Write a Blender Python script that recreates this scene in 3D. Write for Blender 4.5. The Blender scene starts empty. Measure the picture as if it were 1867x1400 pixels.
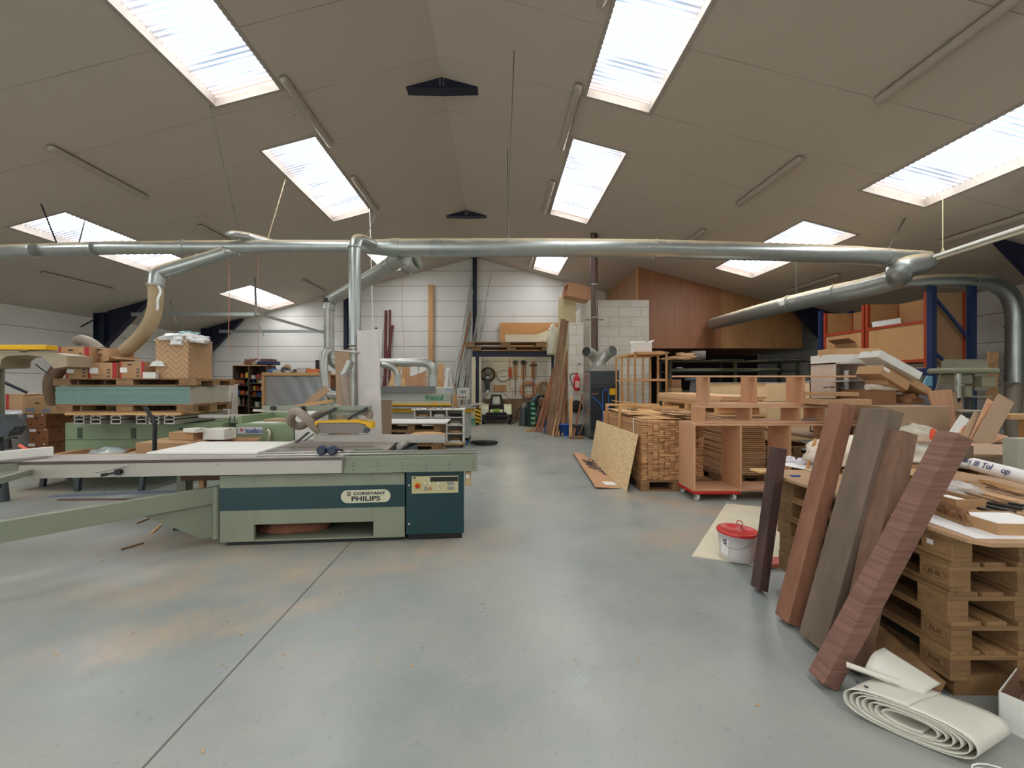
import bpy, bmesh, math, random
from mathutils import Vector, Matrix, noise
random.seed(7)
SC = bpy.context.scene
COL = SC.collection
PI = math.pi
# ---------------------------------------------------------------- camera, world, exposure
F, CX, CY, H = 735.0, 908.0, 698.0, 1.55          # focal length in pixels, vanishing point, eye height (m)
cam = bpy.data.cameras.new('camera'); camo = bpy.data.objects.new('camera', cam); COL.objects.link(camo)
camo.location = (0, 0, H); camo.rotation_euler = (PI/2, 0, 0)
cam.sensor_width = 36; cam.lens = F/1867*36; cam.shift_x = (933.5-CX)/1867; cam.shift_y = (CY-700)/1867
cam.clip_start = 0.05
SC.camera = camo
SC.view_settings.view_transform = 'Standard'; SC.view_settings.look = 'None'
SC.view_settings.exposure = 1.97; SC.view_settings.gamma = 1; SC.view_settings.use_curve_mapping = False
W = bpy.data.worlds.new('overcast_sky'); SC.world = W; W.use_nodes = True
W.node_tree.nodes['Background'].inputs[0].default_value = (0.75, 0.85, 1, 1)
W.node_tree.nodes['Background'].inputs[1].default_value = 1.0
SKY_STRENGTH = 6.0
SKY_UNSEEN = 7.0      # raised strength of the unseen roof sheets behind the camera, brightens the hall
REAR_GLOW_STRENGTH = 1.3  # glow of the added panes behind the camera
#     # daylight leaving the translucent roof sheets
RIDGE, SL, RX = 6.82, 0.265, -0.97                # roof ridge height, slope, ridge x
XL, XR, YF, YB = -13.0, 11.06, 17.0, -9.0
def roofz(x): return RIDGE - SL*abs(x-RX)
def P(x, y, Y): return Vector(((x-CX)*Y/F, Y, H+(CY-y)*Y/F))
def PX(x, Y): return (x-CX)*Y/F
def PZ(y, Y): return H+(CY-y)*Y/F
V = Vector
# ---------------------------------------------------------------- materials
def lin(c):
    c = [v/255 for v in c]
    return tuple((v/12.92 if v <= .04045 else ((v+.055)/1.055)**2.4) for v in c)+(1,)
def newmat(name):
    m = bpy.data.materials.new(name); m.use_nodes = True
    nt = m.node_tree; b = nt.nodes['Principled BSDF']
    return m, nt, b
def N(nt, t, **k):
    n = nt.nodes.new(t)
    for a, v in k.items():
        if a in n.inputs.keys(): n.inputs[a].default_value = v
        else: setattr(n, a, v)
    return n
def L(nt, a, b): nt.links.new(a, b)
def mixc(nt, fac, a, b, blend='MIX'):
    n = nt.nodes.new('ShaderNodeMix'); n.data_type = 'RGBA'; n.blend_type = blend
    for i, s in ((0, fac), (6, a), (7, b)):
        if hasattr(s, 'links'): L(nt, s, n.inputs[i])
        else: n.inputs[i].default_value = s
    return n.outputs[2]
def math_(nt, op, a, b=0.0, clamp=False):
    n = nt.nodes.new('ShaderNodeMath'); n.operation = op; n.use_clamp = clamp
    for i, s in ((0, a), (1, b)):
        if hasattr(s, 'links'): L(nt, s, n.inputs[i])
        else: n.inputs[i].default_value = s
    return n.outputs[0]
def ramp(nt, src, stops):
    r = nt.nodes.new('ShaderNodeValToRGB'); L(nt, src, r.inputs[0]); e = r.color_ramp.elements
    while len(e) < len(stops): e.new(0.5)
    for q, (p, c) in zip(e, stops): q.position = p; q.color = c if len(c) == 4 else tuple(c)+(1,)
    return r.outputs[0]
def tex(nt, scale=(1,1,1), space='Object'):
    tc = nt.nodes.new('ShaderNodeTexCoord'); mp = nt.nodes.new('ShaderNodeMapping')
    mp.inputs['Scale'].default_value = scale; L(nt, tc.outputs[space], mp.inputs[0])
    return mp.outputs[0]
def noisef(nt, vec, scale, detail=3, rough=.55):
    n = nt.nodes.new('ShaderNodeTexNoise'); n.inputs['Scale'].default_value = scale
    n.inputs['Detail'].default_value = detail; n.inputs['Roughness'].default_value = rough; L(nt, vec, n.inputs[0]); return n.outputs[0]
def bumpn(nt, b, h, strength, dist=.01):
    n = nt.nodes.new('ShaderNodeBump'); n.inputs['Strength'].default_value = strength; n.inputs['Distance'].default_value = dist
    L(nt, h, n.inputs['Height']); L(nt, n.outputs[0], b.inputs['Normal'])
def dk(c, f): return tuple(v*f for v in c[:3])+(1,)
def plain(name, col, rough=.6, metal=0, var=.12, scale=6, bump=0, alpha=None, rand=0, trans=0):
    m, nt, b = newmat(name); c = lin(col); v = tex(nt)
    f = noisef(nt, v, scale, 4)
    out = mixc(nt, math_(nt, 'MULTIPLY', f, 1), dk(c, 1-var*1.5), dk(c, 1+var*.8))
    if rand:
        oi = nt.nodes.new('ShaderNodeObjectInfo')
        k = math_(nt, 'MULTIPLY_ADD', oi.outputs['Random'], rand); nt.nodes[-1].inputs[2].default_value = 1-rand/2
        out = mixc(nt, 1.0, out, k, 'MULTIPLY')
    L(nt, out, b.inputs['Base Color']); b.inputs['Roughness'].default_value = rough; b.inputs['Metallic'].default_value = metal
    if bump: bumpn(nt, b, noisef(nt, v, scale*6, 4), bump)
    if alpha is not None: b.inputs['Alpha'].default_value = alpha
    if trans: b.inputs['Transmission Weight'].default_value = trans
    return m
def wood(name, c1, c2, axis='Y', s=9, rough=.62, rand=.25, stretch=.07, bump=.15):
    m, nt, b = newmat(name)
    sc = {'X': (stretch, 1, 1), 'Y': (1, stretch, 1), 'Z': (1, 1, stretch)}[axis]
    oi = nt.nodes.new('ShaderNodeObjectInfo')
    tc = nt.nodes.new('ShaderNodeTexCoord'); ad = nt.nodes.new('ShaderNodeVectorMath'); ad.operation = 'MULTIPLY_ADD'
    cmb = nt.nodes.new('ShaderNodeCombineXYZ')
    for i in range(3): L(nt, math_(nt, 'MULTIPLY', oi.outputs['Random'], 7.3+i*5), cmb.inputs[i])
    ad.inputs[1].default_value = (1,1,1); L(nt, tc.outputs['Object'], ad.inputs[0]); L(nt, cmb.outputs[0], ad.inputs[2])
    mp = nt.nodes.new('ShaderNodeMapping'); mp.inputs['Scale'].default_value = sc; L(nt, ad.outputs[0], mp.inputs[0])
    n1 = noisef(nt, mp.outputs[0], s, 5, .6); n2 = noisef(nt, mp.outputs[0], s*5, 3, .6)
    f = math_(nt, 'ADD', math_(nt, 'MULTIPLY', n1, .65), math_(nt, 'MULTIPLY', n2, .35))
    out = ramp(nt, f, [(.33, lin(c2)), (.62, lin(c1))])
    if rand:
        k = math_(nt, 'ADD', math_(nt, 'MULTIPLY', oi.outputs['Random'], rand), 1-rand/2)
        out = mixc(nt, 1.0, out, k, 'MULTIPLY')
    L(nt, out, b.inputs['Base Color']); b.inputs['Roughness'].default_value = rough
    if bump: bumpn(nt, b, n2, bump, .004)
    return m
M = {}
M['galv'] = plain('galvanised_steel', (178,180,172), .38, .55, .16, 3)
def dusty(name):     # galvanised sheet, wood dust settled on the faces that look up
    m, nt, b = newmat(name); g = nt.nodes.new('ShaderNodeNewGeometry'); s = nt.nodes.new('ShaderNodeSeparateXYZ'); L(nt, g.outputs['Normal'], s.inputs[0])
    v = tex(nt); n = noisef(nt, v, 5, 4); d = math_(nt, 'ADD', s.outputs[2], math_(nt, 'MULTIPLY', n, .5))
    f = ramp(nt, d, [(.55, (0,)*3), (.95, (1,)*3)])
    L(nt, mixc(nt, f, mixc(nt, n, lin((160,168,166)), lin((186,190,184))), lin((196,178,146))), b.inputs['Base Color'])
    L(nt, ramp(nt, f, [(0, (.75,)*3), (1, (.0,)*3)]), b.inputs['Metallic']); L(nt, ramp(nt, f, [(0, (.34,)*3), (1, (.8,)*3)]), b.inputs['Roughness']); return m
M['galvdust'] = dusty('dusty_galvanised_steel')
M['rod'] = plain('dull_steel_rod', (104,100,90), .6, .3)
M['steel'] = plain('brushed_steel', (170,168,162), .35, .7, .1, 10)
M['alu'] = plain('anodised_aluminium', (176,171,162), .42, .55, .06, 8)
M['black'] = plain('black_plastic', (22,22,24), .5)
M['blue'] = plain('navy_painted_steel', (14,22,48), .5, 0, .2)
M['rackblue'] = plain('blue_rack_paint', (22,46,88), .5, 0, .15)
M['orange'] = plain('red_orange_rack_paint', (168,62,30), .55, 0, .15)
M['white'] = plain('white_paint', (225,224,216), .6, 0, .05)
M['grey'] = plain('grey_paint', (120,122,118), .5)
M['dgrey'] = plain('dark_grey_enamel', (62,68,72), .45)
M['green'] = plain('pale_green_machine_paint', (134,152,118), .5, 0, .12, 4)
M['greyg'] = plain('grey_green_machine_paint', (134,140,120), .5, 0, .12, 4)
M['teal'] = plain('dark_teal_paint', (14,56,60), .45, 0, .15, 5)
M['yellow'] = plain('yellow_paint', (232,180,20), .5, 0, .1)
M['red'] = plain('red_paint', (190,30,30), .5, 0, .1)
M['card'] = plain('brown_cardboard', (182,144,104), .85, 0, .1, 5, rand=.15)
M['cardd'] = plain('dark_cardboard', (150,108,74), .85, 0, .12, 5, rand=.15)
M['pine'] = wood('pale_pine', (220,182,130), (196,150,98), 'Y')
M['pineX'] = wood('pine_across', (214,172,118), (184,138,88), 'X')
M['pineZ'] = wood('pine_upright', (206,160,108), (176,126,76), 'Z')
M['pallet'] = wood('weathered_pallet_wood', (154,118,78), (108,80,52), 'Y', 7)
M['palletX'] = wood('weathered_pallet_wood_across', (154,118,78), (108,80,52), 'X', 7)
M['ply'] = wood('beech_faced_ply', (206,158,120), (190,138,102), 'Z', 5, .5, .08)
M['plyX'] = wood('beech_faced_ply_across', (214,170,134), (198,148,112), 'X', 5, .5, .08)
M['mdf'] = plain('mdf_board', (168,140,112), .8, 0, .06, 4, rand=.1)
M['film'] = plain('clear_plastic_film', (225,228,228), .18, 0, .03, alpha=.42)
M['filmw'] = plain('milky_plastic_film', (232,232,228), .35, 0, .05)
M['paper'] = plain('white_paper', (235,232,228), .8, 0, .04)
M['rubber'] = plain('black_rubber', (28,28,28), .75)
M['hose'] = plain('beige_spiral_hose', (178,154,120), .6, 0, .15)
M['hosed'] = plain('grey_spiral_hose', (150,136,120), .55, 0, .15)
# ---------------------------------------------------------------- mesh helpers
OFF = {}
def rotz(a): return Matrix.Rotation(a, 4, 'Z')
class MB:
    def __init__(s): s.v = []; s.f = []; s.m = []; s.sm = []
    def add(s, vs, fs, m=0, smooth=False, X=None):
        o = len(s.v); s.v += [(X @ V(p)) if X is not None else V(p) for p in vs]
        for f in fs: s.f.append([o+i for i in f]); s.m.append(m); s.sm.append(smooth)
        return s
    def box(s, x0, x1, y0, y1, z0, z1, m=0, X=None):
        return s.add([(x0,y0,z0),(x1,y0,z0),(x1,y1,z0),(x0,y1,z0),(x0,y0,z1),(x1,y0,z1),(x1,y1,z1),(x0,y1,z1)],
            [(3,2,1,0),(4,5,6,7),(0,1,5,4),(1,2,6,5),(2,3,7,6),(3,0,4,7)], m, False, X)
    def bar(s, a, b, w, d, side=(1,0,0), m=0):   # w measured along `side`, d across it
        a, b = V(a), V(b); t = (b-a).normalized(); u = V(side); u = (u-t*u.dot(t)).normalized(); n = t.cross(u)
        c = [(-w/2,-d/2),(w/2,-d/2),(w/2,d/2),(-w/2,d/2)]
        vs = [a+u*p+n*q for p, q in c]+[b+u*p+n*q for p, q in c]
        return s.add(vs, [(3,2,1,0),(4,5,6,7),(0,1,5,4),(1,2,6,5),(2,3,7,6),(3,0,4,7)], m)
    def tube(s, pts, r, n=14, m=0, cap=True, X=None, closed=False):
        pts = [V(p) for p in pts]; k = len(pts); rs = r if isinstance(r, (list, tuple)) else [r]*k
        ring = []; u = None
        for i, p in enumerate(pts):
            if closed: t = (pts[(i+1) % k]-pts[i-1])
            else: t = pts[min(i+1, k-1)]-pts[max(i-1, 0)]
            t = t.normalized() if t.length > 1e-9 else V((0,0,1))
            if u is None:
                u = t.orthogonal().normalized()
            u = (u-t*u.dot(t)); u = u.normalized() if u.length > 1e-6 else t.orthogonal().normalized()
            w = t.cross(u)
            ring.append([p+(u*math.cos(2*PI*j/n)+w*math.sin(2*PI*j/n))*rs[i] for j in range(n)])
        vs = [q for g in ring for q in g]; fs = []
        for i in range(k if closed else k-1):
            a, b = i*n, ((i+1) % k)*n
            for j in range(n): fs.append((a+j, a+(j+1) % n, b+(j+1) % n, b+j))
        s.add(vs, fs, m, True, X)
        if cap and not closed:
            s.add(ring[0], [tuple(reversed(range(n)))], m, False, X); s.add(ring[-1], [tuple(range(n))], m, False, X)
        return s
    def lathe(s, prof, c=(0,0,0), n=24, m=0, X=None, cap=True):
        vs = []; fs = []
        for r, z in prof:
            for j in range(n): a = 2*PI*j/n; vs.append((c[0]+r*math.cos(a), c[1]+r*math.sin(a), c[2]+z))
        for i in range(len(prof)-1):
            for j in range(n): fs.append((i*n+j, i*n+(j+1) % n, (i+1)*n+(j+1) % n, (i+1)*n+j))
        s.add(vs, fs, m, True, X)
        if cap:
            s.add(vs[:n], [tuple(reversed(range(n)))], m, False, X); s.add(vs[-n:], [tuple(range(n))], m, False, X)
        return s
    def prism(s, pts, vec, m=0, mtop=None):
        n = len(pts); vec = V(vec); a = [V(p) for p in pts]; b = [p+vec for p in a]
        s.add(a, [tuple(reversed(range(n)))], m); s.add(b, [tuple(range(n))], m if mtop is None else mtop)
        for i in range(n):
            j = (i+1) % n; s.add([a[i], a[j], b[j], b[i]], [(0,1,2,3)], m)
        return s
    def grid(s, fn, nu, nv, m=0, smooth=True, thick=0):
        vs = [V(fn(i/nu, j/nv)) for i in range(nu+1) for j in range(nv+1)]
        fs = [(i*(nv+1)+j, (i+1)*(nv+1)+j, (i+1)*(nv+1)+j+1, i*(nv+1)+j+1) for i in range(nu) for j in range(nv)]
        return s.add(vs, fs, m, smooth)
    def build(s, name, mats, parent=None, bevel=0, solid=0, seg=2):
        if not isinstance(mats, (list, tuple)): mats = [mats]
        base = OFF.get(parent.name, V((0,0,0))) if parent else V((0,0,0))
        lo = V([min(p[i] for p in s.v) for i in range(3)]); hi = V([max(p[i] for p in s.v) for i in range(3)])
        org = V(((lo.x+hi.x)/2, (lo.y+hi.y)/2, lo.z))
        me = bpy.data.meshes.new(name); me.from_pydata([p-org for p in s.v], [], s.f)
        for x in mats: me.materials.append(M[x] if isinstance(x, str) else x)
        for i, p in enumerate(me.polygons): p.material_index = s.m[i]; p.use_smooth = s.sm[i]
        bm = bmesh.new(); bm.from_mesh(me); bmesh.ops.recalc_face_normals(bm, faces=bm.faces); bm.to_mesh(me); bm.free()
        o = bpy.data.objects.new(name, me); COL.objects.link(o)
        o.location = org-base
        if parent: o.parent = parent
        OFF[o.name] = org
        if bevel:
            b = o.modifiers.new('bevel', 'BEVEL'); b.width = bevel; b.segments = seg; b.limit_method = 'ANGLE'
        if solid:
            b = o.modifiers.new('solid', 'SOLIDIFY'); b.thickness = solid
        return o
def tag(o, label=None, cat=None, group=None, kind=None):
    if label: o['label'] = label
    if cat: o['category'] = cat
    if group: o['group'] = group
    if kind: o['kind'] = kind
    return o
WORLD_T = []
def T(name, label, cat, group=None, loc=None, rz=0):
    o = bpy.data.objects.new(name, None); COL.objects.link(o); o.empty_display_size = .1
    tag(o, label, cat, group)
    if loc is None: WORLD_T.append(o)          # built in world coordinates, moved to its base at the end
    else: o.location = loc; o.rotation_euler = (0, 0, rz)
    OFF[o.name] = V((0,0,0))
    return o
def kids(o): return [c for c in bpy.data.objects if c.parent == o]
def dup(o, loc=None, rz=None, label=None, group=None, parent=None, ch=None):
    c = o.copy(); COL.objects.link(c)
    if parent: c.parent = parent
    if loc is not None: c.location = loc
    if rz is not None: c.rotation_euler = (0, 0, rz) if not hasattr(rz, '__len__') else rz
    if label: c['label'] = label
    if group: c['group'] = group
    for k in (ch if ch is not None else kids(o)): dup(k, parent=c)
    return c
def text(body, size, mat, name, parent, loc, rot, ext=.0015, sx=1.0, sy=1.0, align='CENTER', bold=0):
    cu = bpy.data.curves.new(name, 'FONT'); cu.body = body; cu.size = size; cu.extrude = ext; cu.align_x = align; cu.align_y = 'CENTER'; cu.offset = bold
    to = bpy.data.objects.new(name+'_tmp', cu); COL.objects.link(to)
    bpy.context.view_layer.update()
    me = bpy.data.meshes.new_from_object(to.evaluated_get(bpy.context.evaluated_depsgraph_get()))
    bpy.data.objects.remove(to)
    me.materials.clear(); me.materials.append(M[mat] if isinstance(mat, str) else mat)
    o = bpy.data.objects.new(name, me); COL.objects.link(o)
    base = OFF.get(parent.name, V((0,0,0))) if parent else V((0,0,0))
    o.parent = parent; o.location = V(loc)-base; o.rotation_euler = rot; o.scale = (sx, sy, 1)
    OFF[o.name] = V(loc)
    return o
def arc(pts, r=.1, n=5):     # polyline with rounded corners
    pts = [V(p) for p in pts]; out = [pts[0]]
    for i in range(1, len(pts)-1):
        a, b, c = pts[i-1], pts[i], pts[i+1]; d1 = (a-b); d2 = (c-b)
        rr = min(r, d1.length*.49, d2.length*.49); p = b+d1.normalized()*rr; q = b+d2.normalized()*rr
        for k in range(n+1):
            t = k/n; out.append(p*(1-t)**2+b*2*t*(1-t)+q*t*t)
    out.append(pts[-1]); return out
def spline(pts, n=8):        # Catmull-Rom through points
    pts = [V(p) for p in pts]; q = [pts[0]*2-pts[1]]+pts+[pts[-1]*2-pts[-2]]; out = []
    for i in range(1, len(q)-2):
        for k in range(n):
            t = k/n; a, b, c, d = q[i-1], q[i], q[i+1], q[i+2]
            out.append(.5*((2*b)+(c-a)*t+(2*a-5*b+4*c-d)*t*t+(3*b-a-3*c+d)*t**3))
    out.append(pts[-1]); return out
def resample(pts, step):
    out = [pts[0]]; acc = 0
    for a, b in zip(pts, pts[1:]):
        l = (b-a).length; d = step-acc
        while d <= l: out.append(a.lerp(b, d/l)); d += step
        acc = (acc+l) % step if l else acc
    return out
def ribbed(mb, pts, r, pitch=.03, depth=.1, m=0, n=14):
    p = resample(spline(pts, 12), pitch/2); rs = [r*(1+(depth if i % 2 else -depth)/2) for i in range(len(p))]
    return mb.tube(p, rs, n, m)
def crumple(mb, c, sx, sy, sz, seed=0, m=0, nu=22, rough=1.0):
    # a crumpled heap: closed lumpy ellipsoid flattened at the bottom
    vs = []; fs = []; nv = nu
    for i in range(nu+1):
        th = PI*i/nu
        for j in range(nv):
            ph = 2*PI*j/nv; d = V((math.sin(th)*math.cos(ph), math.sin(th)*math.sin(ph), math.cos(th)))
            k = 1+.35*rough*noise.noise(d*2.3+V((seed,0,0)))+.22*rough*abs(noise.noise(d*6+V((0,seed,0))))
            p = V((d.x*sx*k, d.y*sy*k, max(d.z*sz*k, -.25*sz)+.25*sz)); vs.append(p+V(c))
    for i in range(nu):
        for j in range(nv): fs.append((i*nv+j, i*nv+(j+1) % nv, (i+1)*nv+(j+1) % nv, (i+1)*nv+j))
    return mb.add(vs, fs, m, True)
# ================================================================ SETTING
def structure(o): o['kind'] = 'structure'; return o
# floor: power-floated concrete, joints, wood dust and a tan patch at the alcove
m, nt, b = newmat('power_floated_concrete'); v = tex(nt, space='Object')
n1 = noisef(nt, v, .55, 5, .6); n2 = noisef(nt, v, 3.1, 5, .65); n3 = noisef(nt, v, 24, 3)
base = ramp(nt, n1, [(.3, lin((118,128,128))), (.5, lin((146,151,146))), (.75, lin((170,169,158)))])
base = mixc(nt, math_(nt, 'MULTIPLY', n2, .35), base, lin((168,168,158)))
base = mixc(nt, math_(nt, 'MULTIPLY', ramp(nt, n3, [(.60, (0,0,0)), (.74, (1,1,1))]), .25), base, lin((96,96,92)))
sep = nt.nodes.new('ShaderNodeSeparateXYZ'); L(nt, v, sep.inputs[0])
def blobmask(cx, cy, rx, ry, rot=0):
    mp = nt.nodes.new('ShaderNodeMapping'); mp.vector_type = 'TEXTURE'
    mp.inputs['Location'].default_value = (cx, cy, 0); mp.inputs['Rotation'].default_value = (0,0,rot); mp.inputs['Scale'].default_value = (rx, ry, 1)
    L(nt, v, mp.inputs[0]); g = nt.nodes.new('ShaderNodeTexGradient'); g.gradient_type = 'SPHERICAL'; L(nt, mp.outputs[0], g.inputs[0]); return g.outputs[1]
dust = 0
for a in [(-1.3,3.55,1.5,.55,.1),(-2.2,3.3,1.3,.5,.3),(-2.9,3.9,1.2,.5,0),(-.5,3.9,.9,.45,.2),(2.2,5.2,1.3,.35,-.6),(1.9,4.1,.7,.3,.4),(-1.9,2.6,1.3,.3,.5),(-7.0,5.6,1.4,.4,0),(.3,14.6,2.6,1.6,0)]:  # last patch tints the floor tan before the mower alcove
    dust = math_(nt, 'MAXIMUM', dust, blobmask(*a)) if not isinstance(dust, int) else blobmask(*a)
dm = math_(nt, 'MULTIPLY', math_(nt, 'MULTIPLY', dust, 2.2, True), ramp(nt, noisef(nt, v, 2.6, 8, .72), [(.38, (0,0,0)), (.72, (1,1,1))]))
base = mixc(nt, math_(nt, 'MULTIPLY', dm, .7), base, lin((188,160,128)))
def linemask(ax, c, w):
    d = math_(nt, 'ABSOLUTE', math_(nt, 'SUBTRACT', sep.outputs[ax], c)); return math_(nt, 'LESS_THAN', d, w)
jm = linemask(0, -1.43, .006)
jm = math_(nt, 'MULTIPLY', jm, math_(nt, 'LESS_THAN', sep.outputs[1], 20))
for ax, c in ((0, 3.6), (0, -6.45), (1, 6.0), (1, 11.2)): jm = math_(nt, 'MAXIMUM', jm, linemask(ax, c, .005))
base = mixc(nt, math_(nt, 'MULTIPLY', jm, .8), base, lin((60,56,50)))
L(nt, base, b.inputs['Base Color'])
L(nt, ramp(nt, n2, [(.3, (.27,)*3), (.7, (.42,)*3)]), b.inputs['Roughness'])
b.inputs['Specular IOR Level'].default_value = .6
bumpn(nt, b, math_(nt, 'SUBTRACT', math_(nt, 'MULTIPLY', n2, .5), jm), .12, .006); M['floor'] = m
def floorbuild():
    o = MB().box(XL-.1, XR+.1, YB-.1, YF+.1, -.2, 0).build('floor', 'floor'); return structure(o)
fo = floorbuild()
for vv in fo.data.vertices: vv.co += fo.location
fo.location = (0, 0, 0)
# ceiling lining boards: seams every 1.27 m along the hall and screw heads
m, nt, b = newmat('painted_lining_board'); v = tex(nt, space='Object'); sep = nt.nodes.new('ShaderNodeSeparateXYZ'); L(nt, v, sep.inputs[0])
c1 = mixc(nt, noisef(nt, v, .5, 4), lin((186,175,160)), lin((194,183,167)))
yy = math_(nt, 'FRACT', math_(nt, 'MULTIPLY', math_(nt, 'SUBTRACT', sep.outputs[1], 5.887-127), 1/1.27))
seam = math_(nt, 'LESS_THAN', math_(nt, 'ABSOLUTE', math_(nt, 'SUBTRACT', yy, .5)), .0045)
seam = math_(nt, 'MULTIPLY', seam, ramp(nt, noisef(nt, v, .8, 2), [(.35, (.25,)*3), (.6, (1,)*3)]))
vo = nt.nodes.new('ShaderNodeTexVoronoi'); vo.inputs['Scale'].default_value = 1.05; vo.inputs['Randomness'].default_value = .55
mp = nt.nodes.new('ShaderNodeMapping'); mp.inputs['Scale'].default_value = (1, 1, 0); L(nt, v, mp.inputs[0]); L(nt, mp.outputs[0], vo.inputs[0])
dots = math_(nt, 'LESS_THAN', vo.outputs['Distance'], .018)
dd = math_(nt, 'MAXIMUM', math_(nt, 'MULTIPLY', seam, .55), math_(nt, 'MULTIPLY', dots, .6))
L(nt, mixc(nt, dd, c1, lin((84,70,50))), b.inputs['Base Color']); b.inputs['Roughness'].default_value = .75
M['ceiling'] = m
# skylights (x0, x1, y0, y1, description)
SKY = []
def skyrow(x0, x1, spans): 
    for a, c in spans: SKY.append((x0, x1, a, c))
skyrow(1.43, 2.43, [(-7.6,-4.2), (-2.4,1.0), (3.1,6.5), (7.65,11.05), (13.1,16.35)])
skyrow(-4.43, -3.43, [(-7.6,-4.2), (-2.4,1.0), (2.95,6.33), (7.55,10.85), (12.9,16.0)])
skyrow(6.3, 7.38, [(-7.0,-3.6), (-1.8,1.6), (3.6,6.98), (8.3,11.72)])
skyrow(-9.45, -8.38, [(-7.0,-3.6), (-2.4,1.0), (2.8,6.2), (7.8,10.95), (13.65,16.65)])
def ceiling():
    mb = MB()
    for x0, x1 in ((XL-.1, RX), (RX, XR+.1)):
        sk = [s for s in SKY if x0 < s[0] < x1]
        xs = sorted({x0, x1}|{s[0] for s in sk}|{s[1] for s in sk}); ys = sorted({YB-.1, YF+.1}|{s[2] for s in sk}|{s[3] for s in sk})
        for a, b_ in zip(xs, xs[1:]):
            for c, d in zip(ys, ys[1:]):
                if any(s[0] <= (a+b_)/2 <= s[1] and s[2] <= (c+d)/2 <= s[3] for s in sk): continue
                mb.add([(a,c,roofz(a)),(b_,c,roofz(b_)),(b_,d,roofz(b_)),(a,d,roofz(a))], [(0,1,2,3)])
                mb.add([(a,c,roofz(a)+.2),(b_,c,roofz(b_)+.2),(b_,d,roofz(b_)+.2),(a,d,roofz(a)+.2)], [(3,2,1,0)])
    o = mb.build('ceiling', 'ceiling'); 
    for vv in o.data.vertices: vv.co += o.location
    o.location = (0,0,0); return structure(o)
ceiling()
# translucent corrugated roof sheets, backlit by the overcast sky: they pass more light where the corrugation is flat
def sheetmat(name, strength):
    m, nt, b = newmat(name); nt.nodes.remove(b)
    g = nt.nodes.new('ShaderNodeNewGeometry'); s3 = nt.nodes.new('ShaderNodeSeparateXYZ'); L(nt, g.outputs['Normal'], s3.inputs[0])
    ny = math_(nt, 'ABSOLUTE', s3.outputs[1])
    cor = ramp(nt, ny, [(.34, (1,)*3), (.44, (.07,.08,.09)), (.70, (.034,.039,.047))])
    v = tex(nt, (.35, 1.2, 1)); sheet = ramp(nt, noisef(nt, v, 1.6, 2), [(.40, (.5,.54,.58)), (.46, (.92,)*3), (.62, (1.0,)*3)])
    col = mixc(nt, 1.0, cor, sheet, 'MULTIPLY')
    at = nt.nodes.new('ShaderNodeAttribute'); at.attribute_name = 'edge_tint'
    col = mixc(nt, at.outputs['Fac'], col, (.065,.03,.018,1))
    em = nt.nodes.new('ShaderNodeEmission'); L(nt, col, em.inputs[0]); em.inputs[1].default_value = strength
    L(nt, em.outputs[0], nt.nodes['Material Output'].inputs[0]); return m
M['sheet'] = sheetmat('translucent_corrugated_sheet', SKY_STRENGTH); M['sheet_unseen'] = sheetmat('brightened_unseen_sheet', SKY_UNSEEN)
M['reveal'] = plain('pale_reveal_board', (170,160,150), .7)
for i, (x0, x1, y0, y1) in enumerate(SKY):
    e = T('window_%d' % (i+1), None, None); e['kind'] = 'structure'
    za, zb = roofz(x0), roofz(x1); mb = MB(); t = .05
    for xa, xb, ya, yb in ((x0-t, x0, y0-t, y1+t), (x1, x1+t, y0-t, y1+t), (x0, x1, y0-t, y0), (x0, x1, y1, y1+t)):
        A, B = roofz(xa), roofz(xb)
        lo, hi = -.012, .2
        mb.add([(xa,ya,A+lo),(xb,ya,B+lo),(xb,yb,B+lo),(xa,yb,A+lo),(xa,ya,A+hi),(xb,ya,B+hi),(xb,yb,B+hi),(xa,yb,A+hi)],
               [(3,2,1,0),(4,5,6,7),(0,1,5,4),(1,2,6,5),(2,3,7,6),(3,0,4,7)])
    fr = mb.build('frame', 'reveal', e); fr['kind'] = 'structure'
    per = .0762*1.06; k = int((y1-y0+.1)/per*8); 
    mb = MB().grid(lambda u, w: (x0-.04+(x1-x0+.08)*w, y0-.04+(y1-y0+.08)*u, roofz(x0-.04+(x1-x0+.08)*w)+.14+.014*math.sin((y0+(y1-y0+.08)*u)/per*2*PI)), k, 4)
    pane = mb.build('pane', 'sheet' if y1 > 2 else 'sheet_unseen', e); pane['kind'] = 'structure'  # unseen rear sheets glow stronger to add light
    at = pane.data.attributes.new('edge_tint', 'FLOAT', 'POINT')
    for j, vv in enumerate(pane.data.vertices):
        yw = vv.co.y+OFF[pane.name].y; xw = vv.co.x+OFF[pane.name].x
        low = (xw-x0)/(x1-x0) if x0 > RX else (x1-xw)/(x1-x0)
        s_ = max(0, 1-(y1-yw)/.22)*.75  # orange tint rising towards the far end, weaker along the low edge
        if low > .8: s_ = max(s_, .22)
        at.data[j].value = min(s_, 1)
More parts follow.
